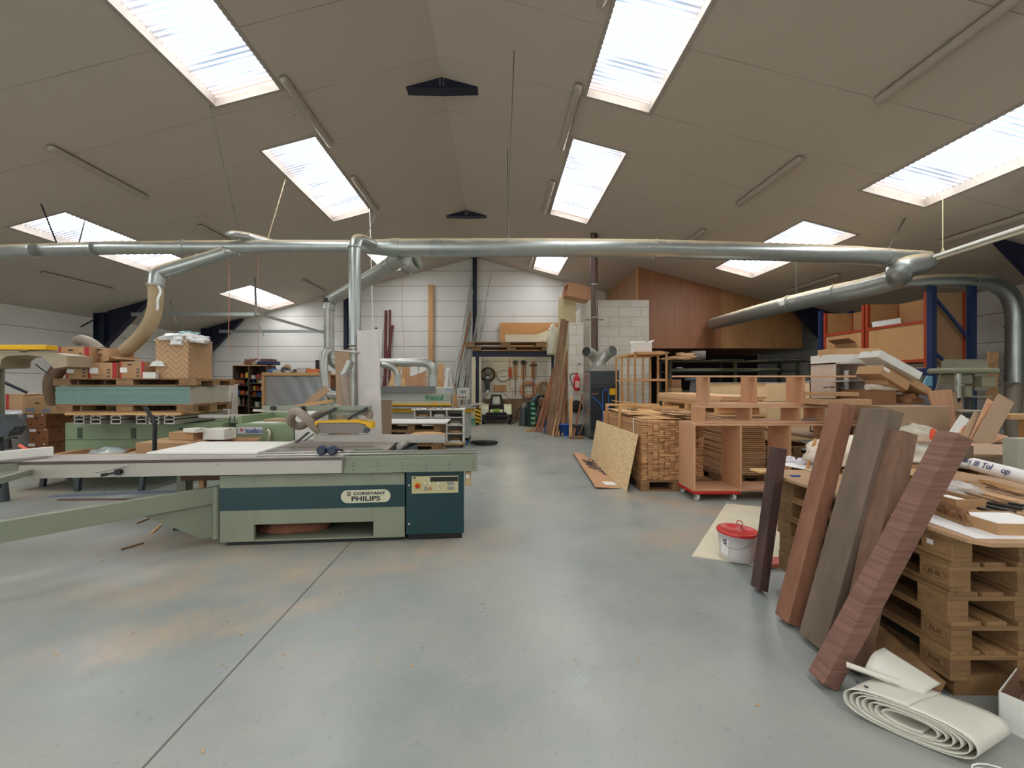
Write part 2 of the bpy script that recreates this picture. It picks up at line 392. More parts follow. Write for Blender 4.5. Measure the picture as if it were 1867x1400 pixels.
# walls: white aerated-concrete planks with horizontal joints
m, nt, b = newmat('white_concrete_planks'); v = tex(nt); sep = nt.nodes.new('ShaderNodeSeparateXYZ'); L(nt, v, sep.inputs[0])
fz = math_(nt, 'FRACT', math_(nt, 'MULTIPLY', math_(nt, 'ADD', sep.outputs[2], .10), 1/.636))
ln = math_(nt, 'LESS_THAN', fz, .03)
c1 = mixc(nt, noisef(nt, v, .7, 5), lin((212,210,203)), lin((236,233,226)))
c1 = mixc(nt, math_(nt, 'MULTIPLY', ramp(nt, noisef(nt, v, 2.3, 5, .7), [(.62, (0,)*3), (.8, (1,)*3)]), .3), c1, lin((150,130,100)))
L(nt, mixc(nt, math_(nt, 'MULTIPLY', ln, .75), c1, lin((110,104,96))), b.inputs['Base Color']); b.inputs['Roughness'].default_value = .85
M['wall'] = m
def wall(name, mb, mat='wall'):
    o = mb.build(name, mat)
    for vv in o.data.vertices: vv.co += o.location
    o.location = (0,0,0); return structure(o)
zl, zr = roofz(XL), roofz(XR)
wall('wall_left', MB().box(XL-.2, XL, YB, YF, 0, zl+.05))
wall('wall_right', MB().box(XR, XR+.2, YB, YF, 0, zr+.05))
gable = lambda y: [(XL-.1,y,0),(XR+.1,y,0),(XR+.1,y,roofz(XR+.1)+.03),(RX,y,RIDGE+.03),(XL-.1,y,roofz(XL-.1)+.03)]
wall('wall_far', MB().prism(gable(YF), (0,.2,0)))
wall('wall_near', MB().prism(gable(YB-.2), (0,.2,0)))
# portal frames: columns and knees that show below the lining, ridge plates
def frame_col(name, x, y, side, label, top):
    e = T(name, label, 'steel column'); s = side
    mb = MB()
    for d in (-.17, .16): mb.box(min(x+s*d, x+s*(d+.015)), max(x+s*d, x+s*(d+.015)), y-.09, y+.09, 0, top)
    mb.box(x-.16, x+.16, y-.006, y+.006, 0, top)
    mb.build('column', 'blue', e)
    mb = MB(); xi = x-s*.17; q = 1.35
    pts = [(xi, 0, top-.95), (xi-s*q, 0, roofz(xi-s*q)-.02), (xi-s*(q-.1), 0, roofz(xi-s*(q-.1))-.01), (xi, 0, roofz(xi)-.02)]
    mb.prism([(p[0], y-.006, p[2]) for p in pts], (0,.012,0))
    mb.bar((xi, y, top-1.02), (xi-s*q, y, roofz(xi-s*q)-.04), .18, .02, (0,1,0))
    mb.build('haunch', 'blue', e)
    e['kind'] = 'structure'
k = 0
for y in (1.9, 7.27, 12.66):
    frame_col('trim_%d' % (k+1), XL+.55, y, -1, 'navy steel portal column against the left wall, at %s' % {1.9:'the camera end',7.27:'the second bay',12.66:'the bay behind the stacked boxes'}[y], roofz(XL+.55)-.02); k += 1
    frame_col('trim_%d' % (k+1), XR-.55, y, 1, 'navy steel portal column against the right wall, at %s' % {1.9:'the camera end',7.27:'the bay with the drill press',12.66:'the bay behind the blue rack'}[y], roofz(XR-.55)-.02); k += 1
frame_col('trim_7', XL+.85, 16.8, -1, 'navy steel column in the far left corner', roofz(XL+.85)-.02)
for j, (x, w, nm) in enumerate(((PX(865.5,16.85), .17, 'under the ridge'), (PX(631.5,16.85), .15, 'left of the ridge'))):
    mb = MB(); y = 16.85; t = roofz(x)-.03
    mb.box(x-w/2, x+w/2, y-.12, y-.105, 0, t).box(x-w/2, x+w/2, y+.1, y+.115, 0, t).box(x-.006, x+.006, y-.105, y+.1, 0, t)
    o = mb.build('trim_%d' % (8+j), 'blue'); structure(o)
for j, (y, d) in enumerate(((6.95, .34), (12.3, .5), (1.6, .34))):
    e = T('trim_%d' % (10+j), None, None); e['kind'] = 'structure'
    mb = MB(); w = .62; zc = RIDGE
    A = [(RX-w, roofz(RX-w)-.0), (RX, zc), (RX+w, roofz(RX+w)-.0), (RX+w, roofz(RX+w)-.07), (RX, zc-.26), (RX-w, roofz(RX-w)-.07)]
    A = [(RX-w, roofz(RX-w)+.01), (RX, zc+.0), (RX+w, roofz(RX+w)+.01), (RX, zc-.17)]
    mb.prism([(p[0], y, p[1]) for p in A], (0,.012,0))
    mb.bar((RX-w, y+.1, roofz(RX-w)), (RX, y+.1, zc-.18), .2, .014, (0,1,0)).bar((RX+w, y+.1, roofz(RX+w)), (RX, y+.1, zc-.18), .2, .014, (0,1,0))
    mb.build('gusset', 'blue', e)
    for r_ in range(3):
        for s_ in (-1, 1):
            MB().lathe([(.012,0),(.012,.012)], (0,0,0), 8, 0, Matrix.Translation((RX+s_*.03, y-.001, zc-.05-.04*r_)) @ Matrix.Rotation(PI/2, 4, 'X')).build('bolt', 'steel', e)

# added light behind the camera: unseen glowing door and window band brightening the hall
m, nt, b = newmat('added_rear_glow'); nt.nodes.remove(b)
em = nt.nodes.new('ShaderNodeEmission'); em.inputs[0].default_value = (.93,.97,1,1); em.inputs[1].default_value = REAR_GLOW_STRENGTH
L(nt, em.outputs[0], nt.nodes['Material Output'].inputs[0]); M['glow'] = m
k = 20
for x0, x1, z0, z1 in ((-8.5,-3.0,.4,3.9),):
    e = T('door_%d' % (k-19), None, None); e['kind'] = 'structure'; k += 1  # invented door, its pane is an added light source
    MB().box(x0, x1, YB+.03, YB+.05, z0, z1).build('pane', 'glow', e)
    mb = MB()
    for i in range(5): x = x0+(x1-x0)*i/4; mb.box(x-.04, x+.04, YB+.002, YB+.09, .0, z1+.06)
    for i in range(5): z = z0+(z1-z0)*i/4; mb.box(x0, x1, YB+.002, YB+.085, z-.03, z+.03)
    mb.box(x0, x1, YB+.002, YB+.06, 0, z0)
    mb.build('frame', 'grey', e)
for x, s in ((XL, 1),):
    e = T('window_%d' % (k+10), None, None); e['kind'] = 'structure'; k += 1  # invented window band with a glowing pane added for light
    x0, x1 = sorted((x+s*.02, x+s*.04)); MB().box(x0, x1, -8, -1, 1.4, 2.9).build('pane', 'glow', e)
    mb = MB(); x0, x1 = sorted((x+s*.002, x+s*.07))
    for i in range(6): y = -8+7*i/5; mb.box(x0, x1, y-.03, y+.03, 1.36, 2.94)
    for z in (1.37, 2.93): mb.box(x0, x1, -8, -1, z-.03, z+.03)
    mb.build('frame', 'grey', e)
# ================================================================ FLUORESCENT LAMPS
M['lamp_clear'] = plain('dusty_clear_lamp_cover', (176,166,150), .3, 0, .15, 5)
M['lamp_body'] = plain('dusty_lamp_housing', (120,104,90), .6, 0, .2, 5)
LAMP0 = None
def lamp(x, y0, label):
    global LAMP0
    s = -1 if x > RX else 1; tilt = math.atan(SL)*(1 if x > RX else -1)
    loc = (x, y0, roofz(x))
    if LAMP0 is None:
        e = T('fluorescent_lamp', label, 'lamp', 'tube lamps on the ceiling', loc)
        pts = []; ln = 1.76
        mb = MB().box(-.055, .055, .03, ln-.03, -.035, -.001); mb.build('housing', 'lamp_body', e, .01)
        prof = [(.0, .0), (.004, .035), (.02, .055), (.06, .062), (ln-.06, .062), (ln-.02, .055), (ln-.004, .035), (ln, .0)]
        vs = []; n = 12
        for yy_, r in prof:
            for j in range(n+1): a = PI*j/n; vs.append((-max(r, .002)*math.cos(a), yy_, -.03-max(r, .002)*1.0*math.sin(a)))
        fs = [(i*(n+1)+j, i*(n+1)+j+1, (i+1)*(n+1)+j+1, (i+1)*(n+1)+j) for i in range(len(prof)-1) for j in range(n)]
        MB().add(vs, fs, 0, True).build('cover', 'lamp_clear', e)
        for yy_ in (.25, .88, 1.5):
            for q in (-1, 1): MB().box(q*.062-.008, q*.062+.008, yy_-.02, yy_+.02, -.045, -.02).build('clip', 'steel', e)
        LAMP0 = e
    else: e = dup(LAMP0, loc, None, label)
    e.rotation_euler = (0, tilt, 0)
    return e
for x, y, l in [(-3.27,6.1,'dusty tube lamp on the left slope between the two nearest inner skylights'),
    (-3.27,9.05,'tube lamp on the left slope beside the far end of the second inner skylight'),
    (1.27,3.2,'tube lamp at the top edge of the photo beside the nearest right skylight'),
    (1.27,6.27,'tube lamp on the right slope at the corner of the nearest inner skylight'),
    (1.27,9.27,'tube lamp on the right slope beside the second inner skylight'),
    (1.27,14.4,'tube lamp on the right slope beside the farthest skylight'),
    (-6.95,6.22,'long tube lamp on the left slope nearest the left edge of the photo'),
    (-6.95,9.35,'tube lamp on the left slope just above the left end of the duct'),
    (-6.95,14.35,'small far tube lamp on the left slope above the bent duct'),
    (4.95,3.5,'large near tube lamp at the top right corner of the photo'),
    (4.95,6.55,'tube lamp in the middle of the right slope'),
    (4.95,9.65,'tube lamp half hidden behind the duct on the right slope'),
    (8.55,10.1,'tube lamp low on the right slope above the wide return duct'),
    (8.55,6.05,'tube lamp above the hanging lamp at the right edge'),
    (-10.85,9.57,'tube lamp low on the outer left slope under the duct')]:
    lamp(x, y, l)
# hanging double strip lamp, right
e = T('hanging_lamp', 'pale strip lamp hanging on a cord at the right edge', 'lamp')
a, b_ = P(1708,468,6.75), P(1985,378,4.3)
mb = MB().bar(a, b_, .11, .05, (1,1,0)); mb.build('housing', 'white', e, .008)
d = (b_-a).normalized()
MB().tube([a+d*.03+V((0,0,-.04)), b_+V((0,0,-.04))], .02, 10).build('tube', plain('fluorescent_tube_glass', (240,236,214), .3), e)
for q in (.06, .80):
    p = a.lerp(b_, q); mb = MB().tube([p+V((0,0,.02)), (p.x, p.y, roofz(p.x))], .006, 6).tube([p+V((0,0,.12)), p+d*.07+V((0,0,.02))], .004, 6).tube([p+V((0,0,.12)), p-d*.07+V((0,0,.02))], .004, 6)
    mb.build('cord', plain('pale_cord', (214,206,160), .8), e)
# ================================================================ EXTRACTION DUCTS
def coll(mb, pts, r, at_):    # raised seam rings
    for p, d in at_: mb.tube([p-d*.012, p+d*.012], r*1.06, 16)
YD = 7.0
DUCT = e = T('extraction_duct', 'long galvanised main extraction duct crossing the hall under the ceiling', 'duct')
px = [(-260,470,7.3),(0,458.5,7.15),(200,452,7.0),(480,449.5,6.95),(690,450,6.95)]
pl = [P(*q) for q in px]
mb = MB().tube(pl, .112, 20); 
for x in (62, 172, 338, 440, 505): 
    p = P(x, 449.8 if x > 300 else 458.5-(x*.03), 6.97); mb.tube([p-V((.014,0,0)), p+V((.014,0,0))], .12, 20)
mb.build('narrow_duct_run', 'galvdust', e)
pr_ = [P(715,451,6.95),P(735,452,6.95),P(1000,451.5,6.95),P(1200,453.5,7.0),P(1400,459,7.1),P(1560,465,7.25),P(1655,472,7.35)]
mb = MB().tube([P(662,450,6.95),P(725,452,6.95)], [.112,.155], 20).tube(pr_, .155, 20)
for x, y in ((727,452),(785,452),(793,452),(806,452),(811,452),(864,451.5),(926,451.5),(1030,452),(1194,453.5),(1360,457.5),(1528,463.5),(1612,469)):
    p = P(x, y, 6.95 if x < 1100 else 7.0+(x-1200)*.0007); mb.tube([p-V((.014,0,0)), p+V((.014,0,0))], .164, 20)
mb.build('wide_duct_run', 'galvdust', e)
# right elbow and wide return duct running back along the hall
el = arc([P(1640,471,7.35), P(1722,482,7.2), V((7.45,8.4,3.42)), V((7.0,9.2,3.43))], .5, 8)
pts = [P(1640,471,7.35), P(1690,476,7.3), V((7.25,7.25,3.62)), V((7.42,7.5,3.5)), V((7.3,8.0,3.45)), V((7.12,8.6,3.44)), V((6.95,10,3.44)), V((6.9,12.9,3.44))]
sp = spline(pts, 6)
mb = MB().tube(sp, [.155+.035*min(1, i/14) for i in range(len(sp))], 20)
for y in (8.5, 9.6, 10.9, 12.1):
    x = 7.12 if y < 9 else 6.93; mb.tube([(x+.01,y-.015,3.44), (x,y+.015,3.44)], .2, 20)
mb.build('return_duct', 'galvdust', e)
MB().lathe([(.075,0),(.075,.03),(.055,.045)], (0,0,0), 20, 0, Matrix.Translation(P(1427,559,9.6)+V((-.12,-.1,.06))) @ Matrix.Rotation(PI/2, 4, 'X')).build('white_cap', 'white', e)
def rod(a, b_, label, r=.008, mat='rod'):
    o = MB().tube([a, b_], r, 6).build('hanging_rod', mat); return tag(o, label, 'rod', 'rods holding the ducts')
DT = lambda x: P(x, 440, 6.97)
rod(V((.24,6.0,roofz(.24))), P(925,438,6.95), 'nearer of the two long rods hanging from the ceiling right of the ridge')
rod(V((.2,8.58,roofz(.2))), P(927,438,6.95), 'farther short rod meeting the long rod on the main duct', .009)
rod(V((-4.5,6.3,roofz(-4.5))), P(440,440,6.97), 'rod from the corner of the nearest left skylight to the narrow duct', .011)
rod(V((-4.5,8.54,roofz(-4.5))), P(487,440,6.97), 'slanting rod from the second left skylight down to the duct', .011, 'hose')
rod(V((-8.42,7.43,roofz(-8.42))), P(105,447,7.05), 'rod in front of the outer left skylight, nearer one', .012, 'blue')
rod(V((-8.42,8.21,roofz(-8.42))), P(143,447,7.05), 'rod in front of the outer left skylight, farther one', .012, 'blue')
rod(V((7.49,7.42,roofz(7.49))), P(1617,458,7.3), 'rod holding the right end of the main duct', .014)
rod(V((-3.2,10.8,roofz(-3.2))), P(665,440,6.97), 'thin rod left of the elbow behind the duct', .006)
rod(V((6.95,9.4,roofz(6.95))), V((6.95,9.4,3.6)), 'rod holding the wide return duct', .009)
# bent branch dropping left with flexible hose
pts = arc([P(432,455,7.0), P(300,494,6.7), P(286,500,6.65), P(283,525,6.6)], .22, 6)
mb = MB().tube(pts, .105, 18)
for q in ((410,461),(365,474),(300,495)): 
    p = P(q[0], q[1], 6.9); dd_ = (P(432,455,7.0)-P(300,494,6.7)).normalized(); mb.tube([p-dd_*.013, p+dd_*.013], .113, 18)
e = mb.build('branch_pipe', 'galvdust', DUCT)
MB().tube([P(283,518,6.6), P(283,522,6.6)], .125, 18).build('collar', 'steel', e)
ribbed(MB(), [P(283,520,6.6), P(284,550,6.62), P(277,582,6.65), P(258,612,6.75), P(228,640,6.9), P(200,664,7.2)], .105, .035, .05, 0, 16).build('flexible_hose', 'hose', e)
o = MB().grid(lambda u, w: tuple(P(286+5*w+3*math.sin(u*5), 521+45*u, 6.49)+V((0,.02*math.sin(u*9),0))), 10, 2).build('tape_tail', 'filmw', e, solid=.003)
rod(V((-7.8,10.4,roofz(-7.8))), P(372,471,6.85), 'thin rod above the left branch duct', .006)
e = MB().tube(spline([P(415,426,6.7), P(455,432,6.9), P(500,446,7.0)], 6), [.03]+[.06+.02*i/12 for i in range(12)], 14).build('stub_pipe', 'galvdust', DUCT)
MB().box(-.2,.2,-.004,.004,-.03,.03,0,Matrix.Translation(P(432,428,6.72)) @ Matrix.Rotation(.12, 4, 'Y')).build('slide_gate', 'steel', e)
# vertical drop to the saw
YV = 6.3
pts = arc([P(695,449,6.9), P(650,446,6.75), V((P(647,440,YV).x, YV, PZ(438,YV))), P(647,500,YV), P(647,628,YV)], .2, 8)
mb = MB().tube([P(690,452,6.95), P(672,446,6.8), P(658,440,6.55), P(649,444,6.35), P(647,458,YV), P(647,630,YV)][0:1]+spline([P(685,450,6.92), P(668,441,6.7), P(652,438,6.4), P(647,455,YV)], 6)+[P(647,628,YV)], .092, 18)
for y in (452, 630, 636): p = P(647,y,YV); mb.tube([p, p+V((0,0,.02))], .1, 18)
mb.build('drop_pipe', 'galvdust', DUCT)
mb = MB().tube([P(648,636,YV), P(648,792,YV)], .078, 18)
for y in (645, 684, 760): p = P(648,y,YV); mb.tube([p, p+V((0,0,.018))], .088, 18)
e = mb.build('lower_pipe', 'galv', DUCT)
MB().box(-.17,.17,-.1,.1,-.008,.008,0,Matrix.Translation(P(636,641,6.1)) @ Matrix.Rotation(.1,4,'Y')).build('blast_gate', 'steel', e, .002)
MB().tube([P(643,690,6.2), P(641,664,6.1), P(640,662,6.1)], .001, 6).tube([P(646,700,6.25), P(628,684,5.95), P(640,658,5.95)][1:], .058, 16).build('branch_pipe', 'galv', e)
MB().tube([P(627,684,5.94), P(628,679,5.94)], .075, 16).build('collar', 'steel', e)
ribbed(MB(), [P(627,684,5.92), P(630,720,5.85), P(633,745,5.8), P(633,764,5.8)], .062, .04, .12, 0, 14).build('flexible_hose', 'hosed', e)
# bent duct going back and down to the planer
YB_ = 8.6
pts = arc([P(735,470,7.1), P(625,533,8.4), P(601,547,YB_), P(600,585,YB_), P(600,640,YB_), P(603,652,YB_), P(614,662,YB_+.1), P(640,668,YB_+.3)], .22, 6)
sec = spline([P(735,466,7.05), P(690,497,7.6), P(625,535,8.4), P(604,548,YB_), P(600,565,YB_)], 8)
mb = MB().tube(sec, [.15-.03*min(1, i/16) for i in range(len(sec))], 18)
for t in (3, 5, 20, 22, 25): p, q = sec[t], sec[t+1]; d = (q-p).normalized(); mb.tube([p, p+d*.025], .155-.0016*t, 18)
e = mb.build('slanting_pipe', 'galv', DUCT)
MB().tube([P(600,545,YB_), P(600,552,YB_)], .125, 18).build('black_collar', 'black', e)
mb = MB().tube([P(600,551,YB_), P(600,640,YB_)]+spline([P(600,641,YB_), P(605,658,YB_), P(617,666,YB_), P(632,668,YB_)], 5)[1:], .102, 18)
for y in (598, 614, 641): p = P(600,y,YB_); mb.tube([p, p+V((0,0,.02))], .112, 18)
mb.build('down_pipe', 'galv', e)
sp = spline([P(600,640,8.5), P(592,645,8.4), P(590,660,8.3), P(593,700,8.2), P(596,712,8.2), P(603,719,8.2), P(620,721,8.3)], 6)
MB().tube(sp, .082, 16).build('side_pipe', 'galv', e)
e = T('open_duct_cap', 'short open ended duct piece hanging under the ceiling left of the ridge', 'duct')
MB().lathe([(.16,0),(.16,.34)], (0,0,0), 20, 0, Matrix.Translation(P(738,488,8.4)) @ Matrix.Rotation(-.5,4,'Z') @ Matrix.Rotation(1.35,4,'Y'), False).build('duct_mouth', 'galv', e, solid=.004)
MB().lathe([(.002,0),(.165,.01)], (0,0,0), 20, 0, Matrix.Translation(P(741,487,8.38)) @ Matrix.Rotation(-.5,4,'Z') @ Matrix.Rotation(1.35,4,'Y'), False).build('end_plate', 'steel', e)
# right wall duct coming down beside the drill press
e = T('wall_duct', 'galvanised duct arching down the right wall behind the drill press', 'duct')
YW = 8.0
sp = spline([V((7.35,8.0,3.47)), P(1700,513,8.0), P(1765,513,YW), P(1805,516,YW), P(1838,535,YW), P(1851,570,YW), P(1852,620,YW)], 8)
mb = MB().tube(sp+[P(1851,700,YW)], [.10]*6+[.13+.012*min(1,(i)/20) for i in range(len(sp)+1-6)], 18)
for y in (596, 652, 690): p = P(1851,y,YW); mb.tube([p, p+V((0,0,.02))], .155, 18)
for x in (1772,): p = P(x,513,YW); mb.tube([p, p+V((.02,0,0))], .14, 18)
mb.build('arched_pipe', 'galvdust', e)
ribbed(MB(), [P(1850,695,YW), P(1848,720,YW-.05), P(1846,750,YW-.1), P(1850,800,YW-.1)], .12, .05, .12).build('flexible_hose', 'hosed', e)
MB().box(-.5,.42,-.02,.02,-.02,.0,0,Matrix.Translation(P(1848,697,YW-.1))).build('slide_gate', 'steel', e)
# flue of the heater
e = T('flue_pipe', 'dark brown flue pipe rising from the heater through the ceiling', 'pipe')
M['flue'] = plain('brown_enamel_flue', (92,72,66), .3, .3, .1)
xf = PX(1084,11.6)
mb = MB().tube([(xf,11.6,PZ(650,11.6)), (PX(1083,11.6),11.6,roofz(xf)+.05)], .1, 18); mb.build('pipe', 'flue', e)
mb = MB()
for y in (580, 520): p = P(1084,y,11.6); mb.tube([p, p+V((0,0,.03))], .108, 18)
mb.build('clamp', 'steel', e)
MB().bar(P(1067,583,11.9), P(1101,583,11.6), .03, .02).build('wall_bracket', 'black', e)
# cords
def cord(pts, label, mat, r=.006):
    return tag(MB().tube(spline([P(*p) for p in pts], 6), r, 6).build('pull_rope', mat), label, 'rope', 'cords hanging from the ceiling')
M['pink'] = plain('faded_pink_cord', (206,140,116), .8)
cord([(417,438,9.5),(418,560,9.5),(417,620,9.5),(424,650,9.4)], 'pink cord ending in a crooked tail left of the shelf', 'pink', .008)
cord([(470,440,9.9),(472,560,9.9),(470,660,9.9)], 'pink cord hanging above the tool shelf', 'pink', .006)
cord([(734,488,16.6),(733,570,16.6),(736,620,16.6),(734,690,16.6)], 'pink cord hanging in front of the white far wall', 'pink', .008)
cord([(674,380,10.6),(676,440,10.4),(678,520,10.2),(680,603,10.0)], 'white cable hanging beside the drop pipe', 'white', .012)
# door tracks at the left
e = T('door_track', 'galvanised overhead door track in the far left corner', 'track')
mb = MB().bar(P(240,573,12.2), P(465,573,12.2), .05, .1, (0,1,0)).bar(P(470,572,12.2), P(592,607,15.6), .06, .12, (0,0,1)).bar(P(400,604,15.9), P(590,604,15.9), .05, .12, (0,1,0))
mb.build('rail', 'galvdust', e)
mb = MB().bar(P(465,505,12.8), P(467,575,12.3), .06, .02).bar(P(310,548,12.9), P(321,590,12.5), .04, .02).bar(P(470,590,12.3), P(481,613,12.3), .04, .02)
mb.build('bracket', 'galvdust', e)
e = tag(MB().bar(P(88,628,12.5), P(180,578,12.6), .03, .03).build('wall_conduit', 'black'), 'dark conduit slanting up the left wall to the blue column', 'pipe')
# ================================================================ PANEL SAW
S0 = Matrix.Translation((-2.63, 3.81, 0)) @ rotz(math.atan2(.19, 2.29))
def SV(u, v, z): return S0 @ V((u, v, z))
SAW = T('panel_saw', 'grey-green sliding table panel saw with dark teal band in the left foreground', 'panel saw')
mb = MB()
for a in ((0,.31,0,.04,.04,.655), (1.42,1.72,0,.04,.04,.655), (.31,1.42,0,.04,.2,.655), (.31,1.42,0,.04,.04,.055), (0,.02,.04,.78,.04,.655), (1.70,1.72,.04,.78,.04,.655), (.02,1.7,.76,.78,.04,.655), (0,1.72,0,.78,.655,.67), (.02,1.7,.04,.76,.04,.045)): mb.box(*a, X=S0)
body = mb.build('cabinet_body', 'greyg', SAW, .004)
MB().box(-.003,1.722,-.004,-.0005,.34,.555,X=S0).build('teal_band', 'teal', body)
crumple(MB(), SV(.5,.35,.045), .4, .2, .1, 3, rough=.4).build('sawdust_pile', plain('red_sawdust', (150,100,74), .95, 0, .3, 30), body)
MB().box(.05,1.68,.03,.7,0,.04,X=S0).build('plinth', 'black', SAW)
# badge
pts = []; cx_, cz_, hw, hh = 1.35, .45, .235, .063
for i in range(24):
    a = 2*PI*i/24; pts.append(SV(cx_+(hw-hh)*(1 if math.cos(a) > 0 else -1)+hh*math.cos(a), -.0045, cz_+hh*math.sin(a)))
bad = MB().prism(pts, S0.to_3x3() @ V((0,-.003,0))).build('maker_badge', plain('beige_enamel', (206,204,176), .45), body)
rr = (PI/2, 0, math.atan2(.19, 2.29))
text('CONSTANT', .036, 'black', 'lettering', bad, SV(1.385,-.0085,.477), rr, .001, 1.55, 1, bold=.0012)
text('PHILIPS', .062, 'black', 'lettering', bad, SV(1.35,-.0085,.425), rr, .001, 1.4, 1, bold=.0014)
mb = MB().box(1.175,1.205,-.0085,-.007,.458,.492,X=S0); mb.build('emblem', 'black', bad)
MB().box(1.183,1.197,-.0092,-.0085,.468,.482,0,S0 @ Matrix.Translation((0,0,0))).build('emblem_centre', plain('badge_cream', (206,204,176)), bad)
# switch cabinet
cab = MB().box(1.735,2.30,.0,.6,.06,.675,X=S0).build('switch_cabinet', 'teal', SAW, .006)
MB().box(1.75,2.28,.03,.57,.0,.06,X=S0).build('cabinet_foot', 'black', SAW)
pan = MB().box(1.79,2.245,-.008,.0,.465,.632,X=S0).build('control_panel', plain('beige_panel', (196,186,142), .5), cab)
MB().box(1.97,2.24,-.010,-.008,.578,.624,X=S0).build('display_strip', 'black', pan)
MB().box(1.80,1.83,-.010,-.008,.612,.624,X=S0).build('print_mark', 'black', pan)
RF = lambda u, z, v=-.008: S0 @ Matrix.Translation((u, v, z)) @ Matrix.Rotation(PI/2, 4, 'X')
MB().lathe([(.033,0),(.033,.004)], n=24, X=RF(1.846,.545)).build('stop_backplate', 'yellow', pan)
MB().lathe([(.012,0),(.012,.015),(.021,.018),(.021,.028),(.015,.032)], n=20, X=RF(1.846,.545)).build('stop_button', 'red', pan)
text('STOP', .014, 'black', 'lettering', pan, SV(1.846,-.0125,.517), rr, .0005)
M['btn'] = plain('cream_button', (214,206,180), .4); M['btng'] = plain('grey_button', (140,148,150), .4); M['btnr'] = plain('pale_red_button', (196,120,100), .4)
for u, z, c in ((1.925,.56,'btn'),(1.965,.56,'btn'),(1.925,.512,'btng'),(1.965,.512,'btnr'),(2.05,.557,'btn'),(2.05,.51,'btn'),(2.15,.56,'btng'),(2.185,.56,'btng'),(2.15,.512,'btng'),(2.185,.512,'btng')):
    MB().lathe([(.016,0),(.016,.008),(.012,.011)], n=16, X=RF(u, z)).build('push_button', c, pan)
for z in (.545, .165): MB().lathe([(.012,0),(.012,.006),(.004,.007)], n=14, X=RF(1.765, z, 0)).build('cabinet_lock', 'steel', cab)
sw = MB().box(2.31,2.37,.02,.08,.52,.665,X=S0).build('end_switch', plain('beige_box', (190,160,120)), SAW, .006)
MB().box(2.315,2.355,.016,.02,.60,.64,X=S0).build('warning_sticker', 'white', sw)
# rail base
mb = MB().box(.2,2.43,-.02,.26,.70,.80,X=S0).box(.2,2.43,-.035,-.02,.68,.74,X=S0).box(.2,2.43,-.01,.03,.80,.835,X=S0).box(.2,2.43,.2,.25,.80,.835,X=S0)
rail = mb.build('guide_rail', 'greyg', SAW, .002)
for i in range(6):
    for z in (.715,.745,.775): MB().lathe([(.006,0),(.006,.003)], n=8, X=RF(1.24+.23*i, z, -.021 if z > .74 else -.036)).build('bolt', 'dgrey', rail)
MB().tube([SV(.3,.05,.85), SV(2.42,.05,.85)], .009, 8).build('guide_rod', 'steel', rail)
MB().tube([SV(.3,.2,.85), SV(2.42,.2,.85)], .009, 8).build('guide_rod', 'steel', rail)
# sliding carriage
CAR = MB().box(-1.92,1.14,-.06,.30,.69,.835,X=S0).build('sliding_carriage', plain('pale_carriage_aluminium', (176,172,160), .4, .25, .05), SAW, .003)
mb = MB()
for v0, v1 in ((-.058,-.02),(-.012,.06),(.068,.16),(.168,.298)): mb.box(-1.92,1.14,v0,v1,.835,.843,X=S0)
mb.build('slotted_top', 'alu', CAR, .001)
MB().box(-1.92,1.14,-.066,-.06,.815,.843,X=S0).build('edge_strip', plain('dark_edge_strip', (92,78,74), .3, .3), CAR)
for u in (-.7,.02,.45,1.03): MB().lathe([(.004,0),(.004,.004)], n=8, X=RF(u,.79,-.06)).build('screw', 'dgrey', CAR)
c = SV(-.83,-.06,.74)
kb = MB().tube([c, c+V((0,-.03,0))], .028, 16).tube([c+V((0,-.02,0)), c+V((-.07,-.06,-.012))], .008, 8).tube([c+V((-.065,-.055,-.012)), c+V((-.1,-.075,-.015))], .016, 12)
kb.build('crank_handle', 'black', CAR)
MB().tube([SV(-.75,-.075,.80), SV(-.79,-.12,.79), SV(-.92,-.2,.765)], .007, 8).build('clamp_lever', 'alu', CAR)
# saw table, extension frame and legs
tb = MB().box(.2,1.5,.33,1.18,.80,.846,X=S0).build('saw_table', plain('ground_cast_iron', (150,140,130), .3, .6, .15, 8), SAW, .004)
MB().box(.1,1.3,.55,.56,.8465,.848,X=S0).build('blade_slot', 'black', tb)
mb = MB().box(1.5,1.72,.36,1.1,.72,.79,X=S0).box(1.5,1.72,1.04,1.1,.79,.85,X=S0); mb.build('side_extension', 'dgrey', SAW, .004)
MB().tube([SV(1.58,.55,.84), SV(1.66,1.2,.84)], .035, 14).build('fence_tube', 'alu', SAW)
MB().box(1.15,1.45,.30,.33,.845,.86,X=S0).build('guide_plate', 'greyg', SAW)
fe = MB().bar(P(572,800,4.85), P(812,799.5,4.72), .012, .1, (0,1,0)).bar(P(572,800,4.85)+V((0,.05,0)), P(812,799.5,4.72)+V((0,.05,0)), .05, .04, (0,1,0)).build('rip_fence', 'alu', SAW, .003)
mb = MB().box(-.9,.0,.3,.36,.62,.80).box(-.9,.0,1.05,1.1,.62,.80); 
mb = MB().box(-.88,.2,.31,.36,.70,.84,X=S0).box(-.88,.2,.98,1.03,.70,.84,X=S0).box(-.88,-.82,.31,1.03,.70,.84,X=S0); mb.build('extension_frame', 'greyg', SAW)
for u, v in ((-.72,.5),): MB().box(u,u+.09,v,v+.12,.03,.8,X=S0).build('leg', 'greyg', SAW, .003)
MB().box(-.74,-.6,.48,.64,0,.03,X=S0).build('foot', 'black', SAW)
for i in (0, 1): pass
MB().box(-.58,0,.35,.75,.55,.68,X=S0).build('motor_box', plain('rust_brown_box', (96,62,50), .7), SAW)
